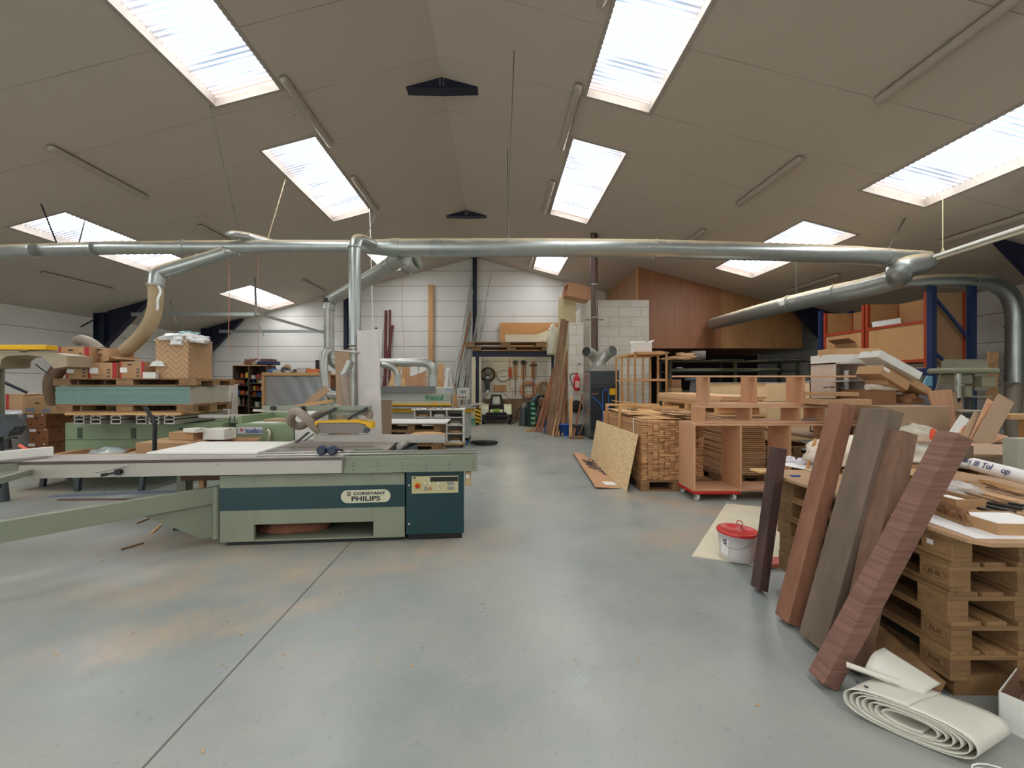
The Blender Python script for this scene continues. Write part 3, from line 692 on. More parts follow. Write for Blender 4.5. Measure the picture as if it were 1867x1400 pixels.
# swing arm to the outrigger table
hp = V((-2.72,3.87,0)); ep = V((-4.15,2.28,0)); d = (ep-hp).normalized()
arm = MB().bar(hp+V((0,0,.478)), ep+V((0,0,.478)), .06, .155, d.cross(V((0,0,1)))).build('swing_arm', 'greyg', SAW, .004)
n_ = d.cross(V((0,0,1)))*.02
MB().prism([hp+V((0,0,.40)), hp+d*.52+V((0,0,.40)), hp+d*.10+V((0,0,.08)), hp+V((0,0,.08))], n_).build('gusset_plate', 'greyg', arm)
MB().tube([hp+V((.02,.0,.06)), hp+V((.02,0,.56))], .035, 16).build('hinge_post', 'greyg', SAW)
for z in (.445,.515): MB().lathe([(.011,0),(.011,.008),(.006,.012)], n=10, X=Matrix.Translation(hp+d*1.15+V((-.02,-.03,z))) @ Matrix.Rotation(PI/2, 4, 'X')).build('bolt', 'alu', arm)
# outrigger table at the left edge
o1, o2 = V((-4.22,3.78,0)), V((-5.4,1.85,0)); d = (o2-o1).normalized(); q = V((-d.y, d.x, 0))
mb = MB()
for off in (0, -.42): mb.bar(o1-q*off*-1+V((0,0,.80)), o2-q*off*-1+V((0,0,.80)), .05, .06, q)
for t in (.02, .5, .98): p = o1.lerp(o2, t); mb.bar(p+V((0,0,.80)), p+q*-.42+V((0,0,.80)), .05, .05, d)
out = mb.build('outrigger_frame', 'greyg', SAW)
MB().bar(o1+V((0,.0,.86))+q*-.03, o2+V((0,0,.86))+q*-.03, .03, .012, q).build('frame_cover', 'alu', SAW)
MB().bar(o1+V((.02,.05,.895))+q*-.1, o2+V((0,0,.895))+q*-.1, .05, .085, q).build('crosscut_fence', 'white', SAW, .004)
MB().bar(P(72,856,3.72), P(-60,892,3.1), .05, .05).build('stay_bar', 'greyg', SAW)
MB().box(-.05,.05,-.06,.06,.66,.72,0,Matrix.Translation((-4.25,3.35,0))).build('clamp_block', 'black', SAW)
# overhead guard
sup = MB().bar(P(480,744,4.85), P(676,744,4.75), .05, .055, (0,1,0)).build('guard_arm', 'greyg', SAW, .003)
for x in (499, 555): MB().lathe([(.028,0),(.028,.03)], n=16, X=Matrix.Translation(P(x,744,4.80)) @ Matrix.Rotation(PI/2, 4, 'X')).build('arm_knob', 'black', sup)
MB().bar(P(462,748,4.9), P(560,750,4.9), .03, .02).build('arm_rail', 'alu', sup)
MB().tube([SV(.62,1.3,0), SV(.62,1.3,1.3)], .05, 14).build('guard_post', 'greyg', SAW)
MB().bar(SV(.62,1.3,1.26), P(620,744,4.84), .05, .05).build('post_bracket', 'greyg', SAW)
g0 = 4.72
mb = MB().prism([P(574,768,g0), P(650,765,g0), P(678,770,g0), P(678,781,g0), P(669,781,g0), P(667,774,g0), P(650,770,g0), P(579,771,g0), P(578,775,g0), P(573,775,g0)], (0,.13,0)); gd = mb.build('guard_hood', 'yellow', SAW, .003)
mb = MB().prism([P(578,771,g0+.02), P(650,770,g0+.02), P(667,776,g0+.02), P(672,786,g0+.02), P(664,789,g0+.02), P(585,790,g0+.02)], (0,.09,0)); mb.build('guard_side', plain('scratched_perspex', (132,120,110), .3, 0, .2), gd)
MB().lathe([(.036,0),(.036,.02)], n=20, X=Matrix.Translation(P(669,784,g0)) @ Matrix.Rotation(PI/2, 4, 'X')).build('guard_wheel', 'dgrey', gd)
for a, b_ in (((577,764),(613,744)), ((634,764),(670,744))): MB().bar(P(*a,g0), P(*b_,g0), .012, .03, (0,1,0)).build('link_arm', 'black', gd)
MB().bar(P(605,752,g0+.08), P(665,752,g0+.08), .05, .06, (0,1,0)).build('link_block', 'greyg', gd)
ribbed(MB(), [P(583,787,4.8), P(570,775,4.75), P(556,760,4.72), P(540,750,4.75), P(530,760,4.85), P(534,773,4.95), P(550,776,5.0), P(568,764,5.0), P(590,750,5.0), P(600,745,5.1)], .05, .022, .1, 0, 14).build('flexible_hose', 'hosed', gd)
ribbed(MB(), [P(664,752,4.8), P(674,752,4.8), P(673,764,4.8)], .04, .02, .12, 0, 12).build('flexible_hose', 'hosed', gd)
MB().tube([P(640,757,4.8), P(633,765,4.8)], .025, 12).build('hose_stub', 'hosed', gd)
# things lying on the saw
tag(MB().box(-3.47,-2.38,3.98,4.72,.846,.864).build('melamine_sheet', 'white'), 'white melamine sheet lying on the panel saw behind the carriage', 'sheet')
e = T('safety_goggles', 'navy safety goggles lying on the saw carriage', 'goggles')
c = SV(.97,.08,.845)
for s_ in (-1, 1):
    MB().lathe([(.045,0),(.05,.02),(.044,.05),(.036,.055)], n=20, X=Matrix.Translation(c+V((s_*.052,0,.045))) @ Matrix.Rotation(PI/2, 4, 'X')).build('eye_cup', plain('navy_rubber', (24,36,70), .4), e)
    MB().lathe([(.034,.054),(.034,.057)], n=20, X=Matrix.Translation(c+V((s_*.052,0,.045))) @ Matrix.Rotation(PI/2, 4, 'X')).build('lens', plain('dark_lens', (20,40,60), .1), e)
MB().tube(spline([c+V((-.095,.0,.05)), c+V((-.1,.1,.03)), c+V((0,.16,.02)), c+V((.1,.1,.03)), c+V((.095,.0,.05))], 8), .008, 8).build('strap', 'black', e)
MB().box(-.02,.02,-.03,.0,.04,.062,0,Matrix.Translation(c)).build('bridge', plain('navy_rubber_bridge', (24,36,70), .4), e)
for a, b_, w, l, mt in (((540,807,4.75),(563,788,5.0),.03,'dark offcut strip propped at the back of the saw table','dgrey'), ((556,803,4.8),(572,791,5.0),.008,'thin wire beside the offcut strip','black')):
    tag(MB().bar(P(*a)+V((0,0,.0)), P(*b_), w, .01).build('offcut_strip', mt), l, 'offcut')
tag(crumple(MB(), P(655,790,4.95)+V((.85,.0,-.02)), .22, .06, .03, 5, rough=.5).build('wood_shavings', 'pineX', None), 'pale shavings lying behind the rip fence', 'shavings', kind='stuff')
# tilted cover boards behind the arm
tag(MB().bar(P(560,737,5.3), P(597,708,5.3), .02, .09, (0,1,0)).build('cover_board', 'mdf'), 'tilted tan board standing up behind the saw guard', 'board')
tag(MB().bar(P(538,741,5.2), P(604,731,5.2), .12, .04, (0,1,0)).build('cover_board', 'pineX'), 'tan beam lying across behind the saw guard arm', 'board')
# offcuts and strips on the floor below the saw
tag(MB().bar(P(93,905,0)*0+V((PX(93,5.47),5.47,.01)), V((PX(330,5.6),5.75,.01)), .06, .02).build('floor_bar', plain('blue_grey_profile', (108,118,136), .5)), 'long blue-grey profile lying on the floor under the saw', 'profile')
tag(MB().bar((PX(106,5.32),5.32,.008), (PX(300,5.2),5.35,.008), .03, .016).build('floor_bar', plain('brown_profile', (96,72,62), .6)), 'thin brown strip lying on the floor in front of the blue-grey profile', 'profile')
def fl(x, y, z=0): Y = (H-z)*F/(y-CY); return V(((x-CX)*Y/F, Y, z))
for a, b_, w, l in (((276,973),(294,958),.022,'short pale stick on the floor under the saw arm'), ((160,970),(400,970),.012,'long thin lath on the floor left of the saw'), ((221,1003),(262,991),.012,'brown splinter on the floor below the saw arm'), ((250,955),(286,941),.01,'fine splinter behind the saw arm')):
    tag(MB().bar(fl(*a)+V((0,0,.008)), fl(*b_)+V((0,0,.008)), w, .012).build('wood_offcut', 'pineX' if 'pale' in l else 'palletX'), l, 'offcut', 'offcuts on the floor')
rng = random.Random(3)
mb = MB()
for i in range(90):
    x, y = rng.uniform(-3.6,.2), rng.uniform(2.2,3.7)
    if i > 70: x, y = rng.uniform(-2.5,1.5), rng.uniform(1.3,3)
    mb.box(-.007,.007,-.0025,.0025,0,.002,0,Matrix.Translation((x,y,.001)) @ rotz(rng.uniform(0,3)) @ Matrix.Scale(rng.uniform(.3,1.6),4))
tag(mb.build('wood_chips', 'pineX'), 'scattered wood chips on the concrete in front of the saw', 'wood chips', kind='stuff')
# ================================================================ BOX BUILDERS
def cardbox(label, c, w, d, h, rz=0, mat='card', bands=(), hole=None, sticker=None, open_=False, flaps=None, group=None, tilt=None, cat='box', name='cardboard_box'):
    e = T(name, label, cat, group, c, rz)
    if tilt: e.rotation_euler = (tilt[0], tilt[1], rz)
    if open_:
        t = .006; mb = MB().box(-w/2,w/2,-d/2,d/2,0,t).box(-w/2,-w/2+t,-d/2,d/2,t,h).box(w/2-t,w/2,-d/2,d/2,t,h).box(-w/2+t,w/2-t,-d/2,-d/2+t,t,h).box(-w/2+t,w/2-t,d/2-t,d/2,t,h)
        mb.build('body', mat, e)
        for s_, (fw, ang) in (flaps or {}).items():
            t = .004
            if s_ in 'lr':
                q = -1 if s_ == 'l' else 1; X = Matrix.Translation((q*w/2,0,h)) @ Matrix.Rotation(q*math.radians(ang), 4, 'Y')
                MB().box(-t/2,t/2,-d/2,d/2,0,fw,0,X).build('flap', mat, e)
            else:
                q = -1 if s_ == 'f' else 1; X = Matrix.Translation((0,q*d/2,h)) @ Matrix.Rotation(-q*math.radians(ang), 4, 'X')
                MB().box(-w/2,w/2,-t/2,t/2,0,fw,0,X).build('flap', mat, e)
    else:
        MB().box(-w/2,w/2,-d/2,d/2,0,h).build('body', mat, e, .004)
        MB().box(-w/2-.0008,w/2+.0008,-.02,.02,h-.02,h+.001).build('tape', plain('parcel_tape', (196,170,130), .3) if 'parcel_tape' not in bpy.data.materials else bpy.data.materials['parcel_tape'], e)
    for x0, x1 in bands: MB().box(-w/2+x0*w,-w/2+x1*w,-d/2-.0012,-d/2+.001,.0,h).build('printed_band', 'cardred', e)
    if hole:
        MB().lathe([(.001,0),(1,0),(1,.004)], n=18, X=Matrix.Translation(((hole[0]-.5)*w,-d/2-.0005,hole[1]*h)) @ Matrix.Rotation(PI/2,4,'X') @ Matrix.Diagonal((.045,.012,.4,1)), cap=False).build('hand_hole', 'black', e)
    if sticker: 
        x0, x1, z0, z1 = sticker; MB().box(-w/2+x0*w,-w/2+x1*w,-d/2-.0018,-d/2,z0*h,z1*h).build('sticker', 'paper', e)
    return e
M['cardred'] = plain('red_print_on_card', (176,52,48), .8)
M['print'] = plain('dark_print_on_card', (100,80,70), .8)
def prints(e, w, d, h, rects, mat='print', name='printed_marks'):
    for x0, x1, z0, z1 in rects: MB().box(-w/2+x0*w,-w/2+x1*w,-d/2-.001,-d/2,z0*h,z1*h).build(name, mat, e)
# ---- pallets
PAL0 = None
def pallet(label, loc, rz=0, group='pallets', L_=1.2, W_=.8, name='pallet', zs=1, marks=False):
    global PAL0
    if PAL0 is None:
        e = T(name, label, 'pallet', group, loc, rz)
        for i, (y, w) in enumerate(((-.3275,.145),(-.18,.1),(0,.145),(.18,.1),(.3275,.145))): MB().box(-.6,.6,y-w/2,y+w/2,.122,.144).build('deck_board', 'palletX', e, .002)
        for x in (-.5275,0,.5275): MB().box(x-.0725,x+.0725,-.4,.4,.1,.122).build('stringer_board', 'pallet', e, .002)
        for x in (-.5275,0,.5275):
            for y, w in ((-.35,.1),(0,.145),(.35,.1)): MB().box(x-.0725,x+.0725,y-w/2,y+w/2,.022,.1).build('block', 'pallet', e, .003)
        for y, w in ((-.35,.1),(0,.145),(.35,.1)): MB().box(-.6,.6,y-w/2,y+w/2,0,.022).build('bottom_board', 'palletX', e, .002)
        PAL0 = e
    else: e = dup(PAL0, loc, rz, label, group, ch=[c for c in kids(PAL0) if not c.name.startswith(('brand', 'letter'))])
    e.scale = (L_/1.2, W_/.8, zs)
    return e
# ================================================================ PLASTERBOARD STACK ON THE GREEN PRESS
PR = T('veneer_press', 'long green machine bed with aluminium arms carrying the plasterboard', 'machine')
bed = MB().box(-7.25,-4.62,6.75,7.6,.04,.88).build('machine_bed', 'green', PR, .01)
MB().box(-7.252,-4.618,6.744,6.75,.595,.602).build('panel_gap', 'black', bed)
MB().box(-7.2,-4.7,6.8,7.5,0,.04).build('plinth', 'black', PR)
for x in (-6.6,-6.34,-6.02,-5.62,-5.42,-5.18): 
    mb = MB()
    x0, x1 = x-.085, x+.085
    for a in ((x0,x1,.90,.92),(x0,x1,.965,.98),(x0,x0+.02,.92,1.03),(x1-.02,x1,.92,1.03),(x0,x0+.06,1.02,1.035),(x1-.06,x1,1.02,1.035)): mb.box(a[0],a[1],6.35,7.6,a[2],a[3])
    mb.build('support_arm', 'alu', PR)
MB().box(-4.85,-3.6,6.9,7.3,.86,.98).build('end_housing', 'green', PR, .01)
MB().box(-4.9,-3.9,6.6,6.68,.98,1.03).build('side_rail', 'alu', PR)
for x in (-7.0,-6.1,-5.3): MB().box(x-.04,x+.04,6.743,6.75,.62,.80).build('recess_shade', plain('recess_shade_green', (66,84,66), .6) if 'recess_shade_green' not in bpy.data.materials else bpy.data.materials['recess_shade_green'], bed)  # flat darker plates, the shade of recesses put into the green
tag(MB().box(-6.9,-5.05,6.42,7.4,1.036,1.075).build('packing_board', 'pineX'), 'thick brown board lying on the machine arms under the lower pallet', 'board')
pallet('orange-brown pallet under the plasterboard stack', (-6.0,6.95,1.076), 0, 'pallets', 2.2, .95, zs=.9)
cream, teal_ = plain('cream_gypsum_edge', (206,198,180), .85), plain('pale_teal_board_paper', (128,158,150), .8, 0, .08)
mb = MB().box(0,2.17,0,.95,0,.0160); 
board0 = None
for i in range(17):
    lab = {0:'lowest sheet of the teal edged plasterboard stack', 16:'topmost sheet of the teal edged plasterboard stack'}.get(i, 'teal edged plasterboard sheet, %d%s from the bottom of the stack' % (i+1, {1:'st',2:'nd',3:'rd'}.get((i+1) if i < 10 else 0, 'th')))
    j = random.uniform(-.006,.006)
    if board0 is None:
        mb = MB().box(-7.11,-4.95,6.48,7.42,0,.0150); board0 = mb.build('plasterboard_sheet', [teal_, cream], None, .001)
        for p in board0.data.polygons:
            if abs(p.normal.x) > .5: p.material_index = 1
        o = board0
    else: o = dup(board0, ch=[])
    o.location = (-6.03+j, 6.95+j, 1.208+.0167*i); tag(o, lab, 'plasterboard', 'plasterboard sheets in the stack on the machine')
tag(MB().box(-6.95,-5.2,6.5,7.3,1.4925,1.502).build('cover_sheet', 'mdf'), 'thin tan sheet between the plasterboard and the upper pallet', 'sheet')
pallet('wide pallet on top of the plasterboard carrying the boxes', (-6.0,6.95,1.503), 0, 'pallets', 2.3, .95, zs=.82)
ZB = 1.503+.144*.82+.001
def bx(x0, x1, y0, y1, Y, d, label, **k):
    w = (x1-x0)*Y/F; h = (y1-y0)*Y/F; z = k.pop('z', PZ(y1, Y)); cx = PX((x0+x1)/2, Y)
    return cardbox(label, (cx, Y+d/2, z), w, d, h, **k), w, d, h
g = 'red banded storage boxes on the upper pallet'
e,w,d,h = bx(120,160,661,690,6.62,.32,'banded box with white sticker, bottom left on the upper pallet', z=ZB, bands=[(0,.09)], hole=(.5,.86), sticker=(.03,.36,.35,.68), group=g); prints(e,w,d,h,[(.75,.9,.1,.22),(.75,.9,.32,.42),(.75,.9,.5,.62),(.08,.4,.2,.23)])
e,w,d,h = bx(162,213,661,690,6.6,.32,'banded box with white sticker, second from the left on the upper pallet', z=ZB, bands=[(0,.08),(.84,1)], sticker=(.02,.33,.33,.68), group=g); prints(e,w,d,h,[(.64,.77,.1,.2),(.64,.77,.3,.4),(.64,.77,.48,.6),(.1,.5,.18,.21)])
e,w,d,h = bx(218,266,659,690,6.6,.42,'banded box with open pale top beside the chevron box', z=ZB, bands=[(0,.08),(.88,1)], hole=(.42,.82), sticker=(.02,.3,.35,.65), group=g, rz=-.06); prints(e,w,d,h,[(.68,.8,.1,.2),(.68,.8,.3,.4),(.68,.8,.48,.58)])
e,w,d,h = bx(107,162,632,660,6.62,.34,'banded box on the top left of the box pile', z=ZB+.268, bands=[(0,.08),(.85,1)], hole=(.4,.78), group=g); prints(e,w,d,h,[(.68,.78,.1,.2),(.68,.78,.3,.4),(.68,.78,.5,.62),(.06,.3,.3,.33)])
e,w,d,h = bx(166,214,641,664,6.72,.36,'tilted banded box with raised lid on top of the pile', z=ZB+.27, bands=[(0,.1)], hole=(.5,.6), group=g, tilt=(0,-.12), rz=-.35)
MB().box(-.3,.06,-.19,.19,0,.006,0,Matrix.Translation((.05,.0,h+.004)) @ Matrix.Rotation(.25,4,'Y')).build('lid_flap', 'card', e)
MB().box(.07,.4,-.19,.19,0,.006,0,Matrix.Translation((.05,.0,h-.08)) @ Matrix.Rotation(.35,4,'Y')).build('lid_flap', 'card', e)
cardbox('small white carton in front of the chevron box', (PX(274,6.52),6.53,ZB), .19, .08, .1, .1, 'white')
# chevron box with plastic on top
m, nt, b = newmat('chevron_printed_card'); v = tex(nt); sep = nt.nodes.new('ShaderNodeSeparateXYZ'); L(nt, v, sep.inputs[0])
xx = math_(nt, 'ADD', sep.outputs[0], sep.outputs[1]); 
blk = math_(nt, 'GREATER_THAN', math_(nt, 'FRACT', math_(nt, 'MULTIPLY', xx, 4.2)), .5)
d1 = math_(nt, 'FRACT', math_(nt, 'MULTIPLY', math_(nt, 'ADD', sep.outputs[2], xx), 11)); d2 = math_(nt, 'FRACT', math_(nt, 'MULTIPLY', math_(nt, 'SUBTRACT', sep.outputs[2], xx), 11))
dd = math_(nt, 'ADD', math_(nt, 'MULTIPLY', d1, blk), math_(nt, 'MULTIPLY', d2, math_(nt, 'SUBTRACT', 1.0, blk)))
st = math_(nt, 'LESS_THAN', dd, .2)
L(nt, mixc(nt, math_(nt, 'MULTIPLY', st, .8), lin((190,154,116)), lin((146,112,80))), b.inputs['Base Color']); b.inputs['Roughness'].default_value = .85; M['chev'] = m
e = T('printed_box', 'large chevron patterned cardboard box overflowing with white plastic', 'box', None, (-5.36, 6.91, ZB), .04)
MB().box(-.26,.26,-.30,.30,0,.66).build('body', 'chev', e, .006)
mb = MB(); crumple(mb, (0,0,.63), .30, .33, .10, 11, rough=1.5); crumple(mb, (.08,-.30,.55), .10, .06, .12, 4, rough=1.6); crumple(mb, (.26,-.1,.6), .1, .2, .1, 14, rough=1.6); mb.build('plastic_wrap', 'filmw', e)
crumple(MB(), (.03,.02,.73), .15, .12, .06, 21, rough=1.5).build('green_plastic', plain('pale_aqua_plastic', (160,200,196), .3), e)
crumple(MB(), (-.2,-.32,.2), .1, .05, .06, 6, rough=1.5).build('plastic_scrap', 'filmw', e)
# hood on the far left, hose
e = T('hood_machine', 'tan machine hood with a yellow bar at the left edge', 'machine')
YH = 6.2
pr = [P(-60,643,YH),P(60,640,YH),P(100,643,YH),P(122,648,YH),P(122,668,YH),P(98,672,YH),P(88,660,YH),P(76,650,YH),P(50,647,YH),P(12,649,YH),P(2,656,YH),P(0,670,YH),P(-60,672,YH)]
MB().prism(pr, (0,.4,0)).build('hood_arm', plain('tan_machine_paint', (170,154,128), .5), e, .012)
MB().box(PX(-60,YH),PX(90,YH),YH-.05,YH+.12,PZ(638,YH),PZ(629,YH)).build('yellow_bar', 'yellow', e, .01)
MB().box(PX(36,YH),PX(50,YH),YH,YH+.1,PZ(642,YH),PZ(637,YH)).build('bar_bracket', plain('tan_bracket', (170,154,128)), e)
MB().tube([V((-8.2,6.5,0)), V((-8.2,6.5,1.8))], .16, 18).build('machine_column', 'greyg', e)
ribbed(MB(), [P(118,655,6.6), P(108,672,6.6), P(96,690,6.6), P(94,712,6.7), P(100,735,6.8)], .1, .03, .08).build('flexible_hose', plain('brown_flexible_hose', (120,96,72), .6), e)
MB().tube(spline([P(65,664,6.4), P(80,676,6.3), P(92,684,6.2)], 5), .008, 6).build('cable', 'black', e)
tag(ribbed(MB(), [P(141,622,7.6), P(150,619,7.55), P(168,626,7.5), P(185,640,7.45)], .085, .03, .08).build('hose_end', 'hosed'), 'dark tan hose end looping behind the banded boxes', 'hose')
tag(MB().bar(P(-30,680,7.5), P(50,716,7.8), .05, .03).build('blue_brace', 'blue'), 'navy steel bar slanting down at the left edge', 'bar')
# banana boxes
brown = plain('dark_printed_banana_card', (142,92,60), .8, 0, .1)
ban = None; labs = ['banana box with heart shaped holes, bottom of its stack', 'banana box with heart shaped holes, second from the floor', 'banana box with heart shaped holes, third from the floor', 'banana box with heart shaped holes, topmost under the long carton']
for i in range(4):
    loc = (PX(66,7.05)+.02+.008*i*(-1)**i, 7.05+.27, .252*i)
    if ban is None:
        ban = T('banana_box', labs[0], 'box', 'stack of banana boxes', loc, .03)
        MB().box(-.17,.17,-.26,.26,0,.25).build('body', brown, ban, .004)
        hz = .17
        hp_ = [(-.03,hz+.01),(-.022,hz+.022),(-.01,hz+.022),(0,hz+.012),(.01,hz+.022),(.022,hz+.022),(.03,hz+.01),(0,hz-.022)]
        MB().prism([(x,-.2615,z) for x, z in hp_], (0,.002,0)).build('heart_hole', 'black', ban)
        for x in (-.1,.1): MB().lathe([(.014,0),(.014,.002)], n=14, X=Matrix.Translation((x,-.26,.06)) @ Matrix.Rotation(PI/2,4,'X')).build('vent_hole', 'black', ban)
        for y in (-.08,.15): MB().lathe([(.015,0),(.015,.002)], n=14, X=Matrix.Translation((.17,y,.17)) @ Matrix.Rotation(PI/2,4,'Y')).build('vent_hole', 'black', ban)
        MB().box(-.165,-.05,-.262,-.26,.19,.235).build('sticker', 'paper', ban)
        MB().box(.1,.125,-.262,-.26,.22,.24).build('sticker', 'paper', ban)
    else: dup(ban, loc, .03-.02*i, labs[i])
e,w,d,h = bx(42,152,722,753,7.1,.45,'long printed carton lying on top of the banana boxes', z=1.006, hole=(.24,.62), sticker=(.62,.67,.35,.62), rz=.05)
prints(e,w,d,h,[(.05,.2,.1,.35),(.32,.45,.08,.3),(.75,.98,.08,.2)], plain('faint_blue_print', (130,130,140), .8))
e,w,d,h = bx(4,60,716,745,7.3,.45,'long carton with red end band left of the printed carton', z=1.06, bands=[(.02,.2)], rz=-.3)
e = T('wrapped_bale', 'white plastic wrapped bale at the left edge below the cartons', 'bale', None, (-8.72,7.0,0))
MB().box(-.38,.36,-.3,.35,0,.12).build('base_board', 'palletX', e)
def bale(u, w):
    a = 2*PI*u; c_, s_ = math.cos(a), math.sin(a); k = (abs(c_)**4+abs(s_)**4)**-.25
    z = .12+.94*min(1, w*1.15); r = 1-.03*noise.noise(V((c_*2, s_*2, w*6)))-(0 if w < .87 else (w-.87)*7.5)
    return (c_*k*.38*r, s_*k*.34*r, z+.03*noise.noise(V((c_*3,s_*3,w*4))))
MB().grid(bale, 48, 20).build('plastic_wrap', plain('translucent_wrap', (200,204,208), .25, 0, .1), e)
# black lever machine at the edge
e = T('lever_clamp', 'black machine head with lever handles at the left edge', 'machine')
YL = 5.2
mb = MB().prism([P(-20,757,YL),P(6,757,YL),P(16,770,YL),P(26,778,YL),P(14,795,YL),P(-20,800,YL)], (0,.15,0)); mb.build('head_casting', 'dgrey', e, .01)
for a, b_ in (((10,788),(38,786)),((12,796),(30,798)),((18,796),(14,815))): MB().tube([P(*a,YL-.02), P(*b_,YL-.05)], .006, 8).tube([P(*a,YL).lerp(P(*b_,YL-.05),.6), P(*b_,YL-.05)], .014, 10).build('lever_handle', 'black', e)
MB().tube([P(14,800,YL), P(16,818,YL)], .028, 12).build('handle_grip', 'black', e)
MB().tube([P(-8,790,YL+.08), V((P(-8,790,YL).x, YL+.08, 0))], .06, 14).build('machine_column', 'dgrey', e)
tag(MB().tube([P(36,812,4.6), P(49,820,4.5)], .016, 10).build('orange_lever', plain('orange_plastic', (232,96,60), .4)), 'small orange lever left of the banana boxes', 'lever')
# low table with open box of bubble wrap
e = T('low_table', 'low dark legged table under the open box, seen below the saw carriage', 'table')
MB().box(-7.0,-4.95,5.75,6.6,.26,.30).build('tabletop', 'mdf', e)
for p in ((-6.78,6.03),(-6.0,5.78),(-5.1,5.8),(-5.1,6.5),(-6.9,6.5)): MB().bar((p[0],p[1],.26), (p[0]-.03,p[1],0), .06, .05).build('leg', 'dgrey', e)
cardbox('open carton of bubble wrap on the low table', (-5.95,6.1,.302), .85, .5, .22, .12, 'card', open_=True, flaps={'l':(.2,95),'r':(.12,60),'f':(.12,120)})
tag(crumple(MB(), (-5.9,6.12,.42), .30, .18, .11, 9).build('bubble_wrap', plain('bubble_wrap_film', (168,180,178), .25, 0, .1)), 'crumpled bubble wrap in the open carton', 'bubble wrap')
# black bent pipe stand
tag(MB().tube(spline([P(263,741,4.75), P(275,758,4.75), P(282,772,4.75), P(282,800,4.75), P(282,828,4.75)], 5), .022, 12).build('bent_black_tube', 'black'), 'bent black tube standing behind the saw carriage', 'tube')
# boxes behind the saw
e = T('carton_support', 'low table added to support the cartons behind the white sheet', 'table')  # table added to hold the cartons, its legs placed hidden behind the saw
MB().box(-4.9,-3.0,5.0,5.75,.60,.63).build('tabletop', 'mdf', e)
for x in (-3.72,-3.1):
    for y in (5.08,5.67): MB().box(x-.03,x+.03,y-.03,y+.03,0,.60).build('leg', 'palletX', e)
cardbox('long flat brown carton behind the saw carriage, left of the table', (-4.2,5.3,.631), .68, .5, .17, .05, 'card')
cardbox('brown carton with grey print lying on the long flat carton', (-4.13,5.42,.803), .35, .3, .1, -.1, 'card')
cardbox('dark torn carton with two compartments in front of the green machine', (-3.55,5.3,.631), .56, .36, .13, .05, 'cardd', open_=True, flaps={'b':(.1,70),'l':(.1,60),'f':(.06,100)})
cardbox('white carton on top of the torn carton', (-3.74,5.42,.80), .3, .22, .14, -.1, 'white')
cardbox('small white lid box left of the white carton', (-3.98,5.30,.905), .22, .16, .05, -.3, 'white')
# green machine with blue name plate
BU = T('edge_machine', 'pale green machine with blue lettering plate behind the saw', 'machine')
bd = MB().box(-3.84,-2.99,5.9,6.85,.05,.95).build('machine_body', 'green', BU, .012)
MB().box(-3.8,-3.03,5.95,6.8,0,.05).build('plinth', 'black', BU)
MB().box(-3.7,-3.3,5.893,5.9,.655,.66).build('panel_gap', 'black', bd)
pl_ = MB().box(PX(434,5.9),PX(479,5.9),5.892,5.9,PZ(791,5.9),PZ(778.5,5.9)).build('name_plate', plain('pale_plate', (206,206,210), .5), bd)
M['letblue'] = plain('blue_lettering', (28,84,160), .5)
text('busellato', .092, 'letblue', 'lettering', pl_, P(463.5,785,5.9)+V((0,-.012,.0)), (PI/2,0,0), .001, .74, 1.05, bold=.001)
MB().lathe([(.03,0),(.03,.002)], n=4, X=Matrix.Translation(P(441,784,5.9)+V((0,-.009,.006))) @ Matrix.Rotation(PI/2,4,'X')).build('emblem', plain('pink_emblem', (190,110,110)), pl_)
MB().tube(spline([P(489,783,5.88), P(492,790,5.85), P(489,803,5.86)], 5), .016, 10).build('door_handle', plain('cream_handle', (200,196,170)), bd)
for x, y in ((485,781),(492,781),(485,788),(493,788)): MB().lathe([(.007,0),(.007,.004)], n=8, X=Matrix.Translation(P(x,y,5.9)) @ Matrix.Rotation(PI/2,4,'X')).build('bolt', 'black', bd)
mb = MB().box(-3.84,-3.78,5.95,6.85,.95,1.06).box(-3.78,-2.99,6.78,6.85,.95,1.06); mb.build('rear_rim', 'green', BU, .004)
MB().box(-3.6,-3.25,6.2,6.5,.951,.99).build('wood_block', 'mdf', BU)
MB().lathe([(.15,0),(.15,.03),(.1,.035)], (-3.12,6.3,.952), 24).build('dark_disc', 'dgrey', BU)
MB().box(-3.7,-3.3,6.0,6.15,.951,.958).build('cream_strip', 'white', BU)
mb = MB().tube([P(418,770,6.3), P(420,758,6.3)], .008, 6).tube([P(428,770,6.3), P(427,758,6.3)], .008, 6); mb.build('spindle', 'dgrey', BU)
tag(MB().box(-2.97,-2.6,5.9,6.2,.0,1.12).build('white_side_panel', 'white'), 'plain white cabinet beside the pale green machine', 'cabinet')
tag(MB().box(-4.25,-3.4,5.55,5.57,.66,.9).build('grey_tray', 'greyg') if False else MB().box(PX(490,7.6),PX(610,7.6),7.6,8.0,PZ(757,7.6),PZ(752,7.6)).build('machine_rail', 'alu'), 'pale rail running behind the pale green machine', 'rail')
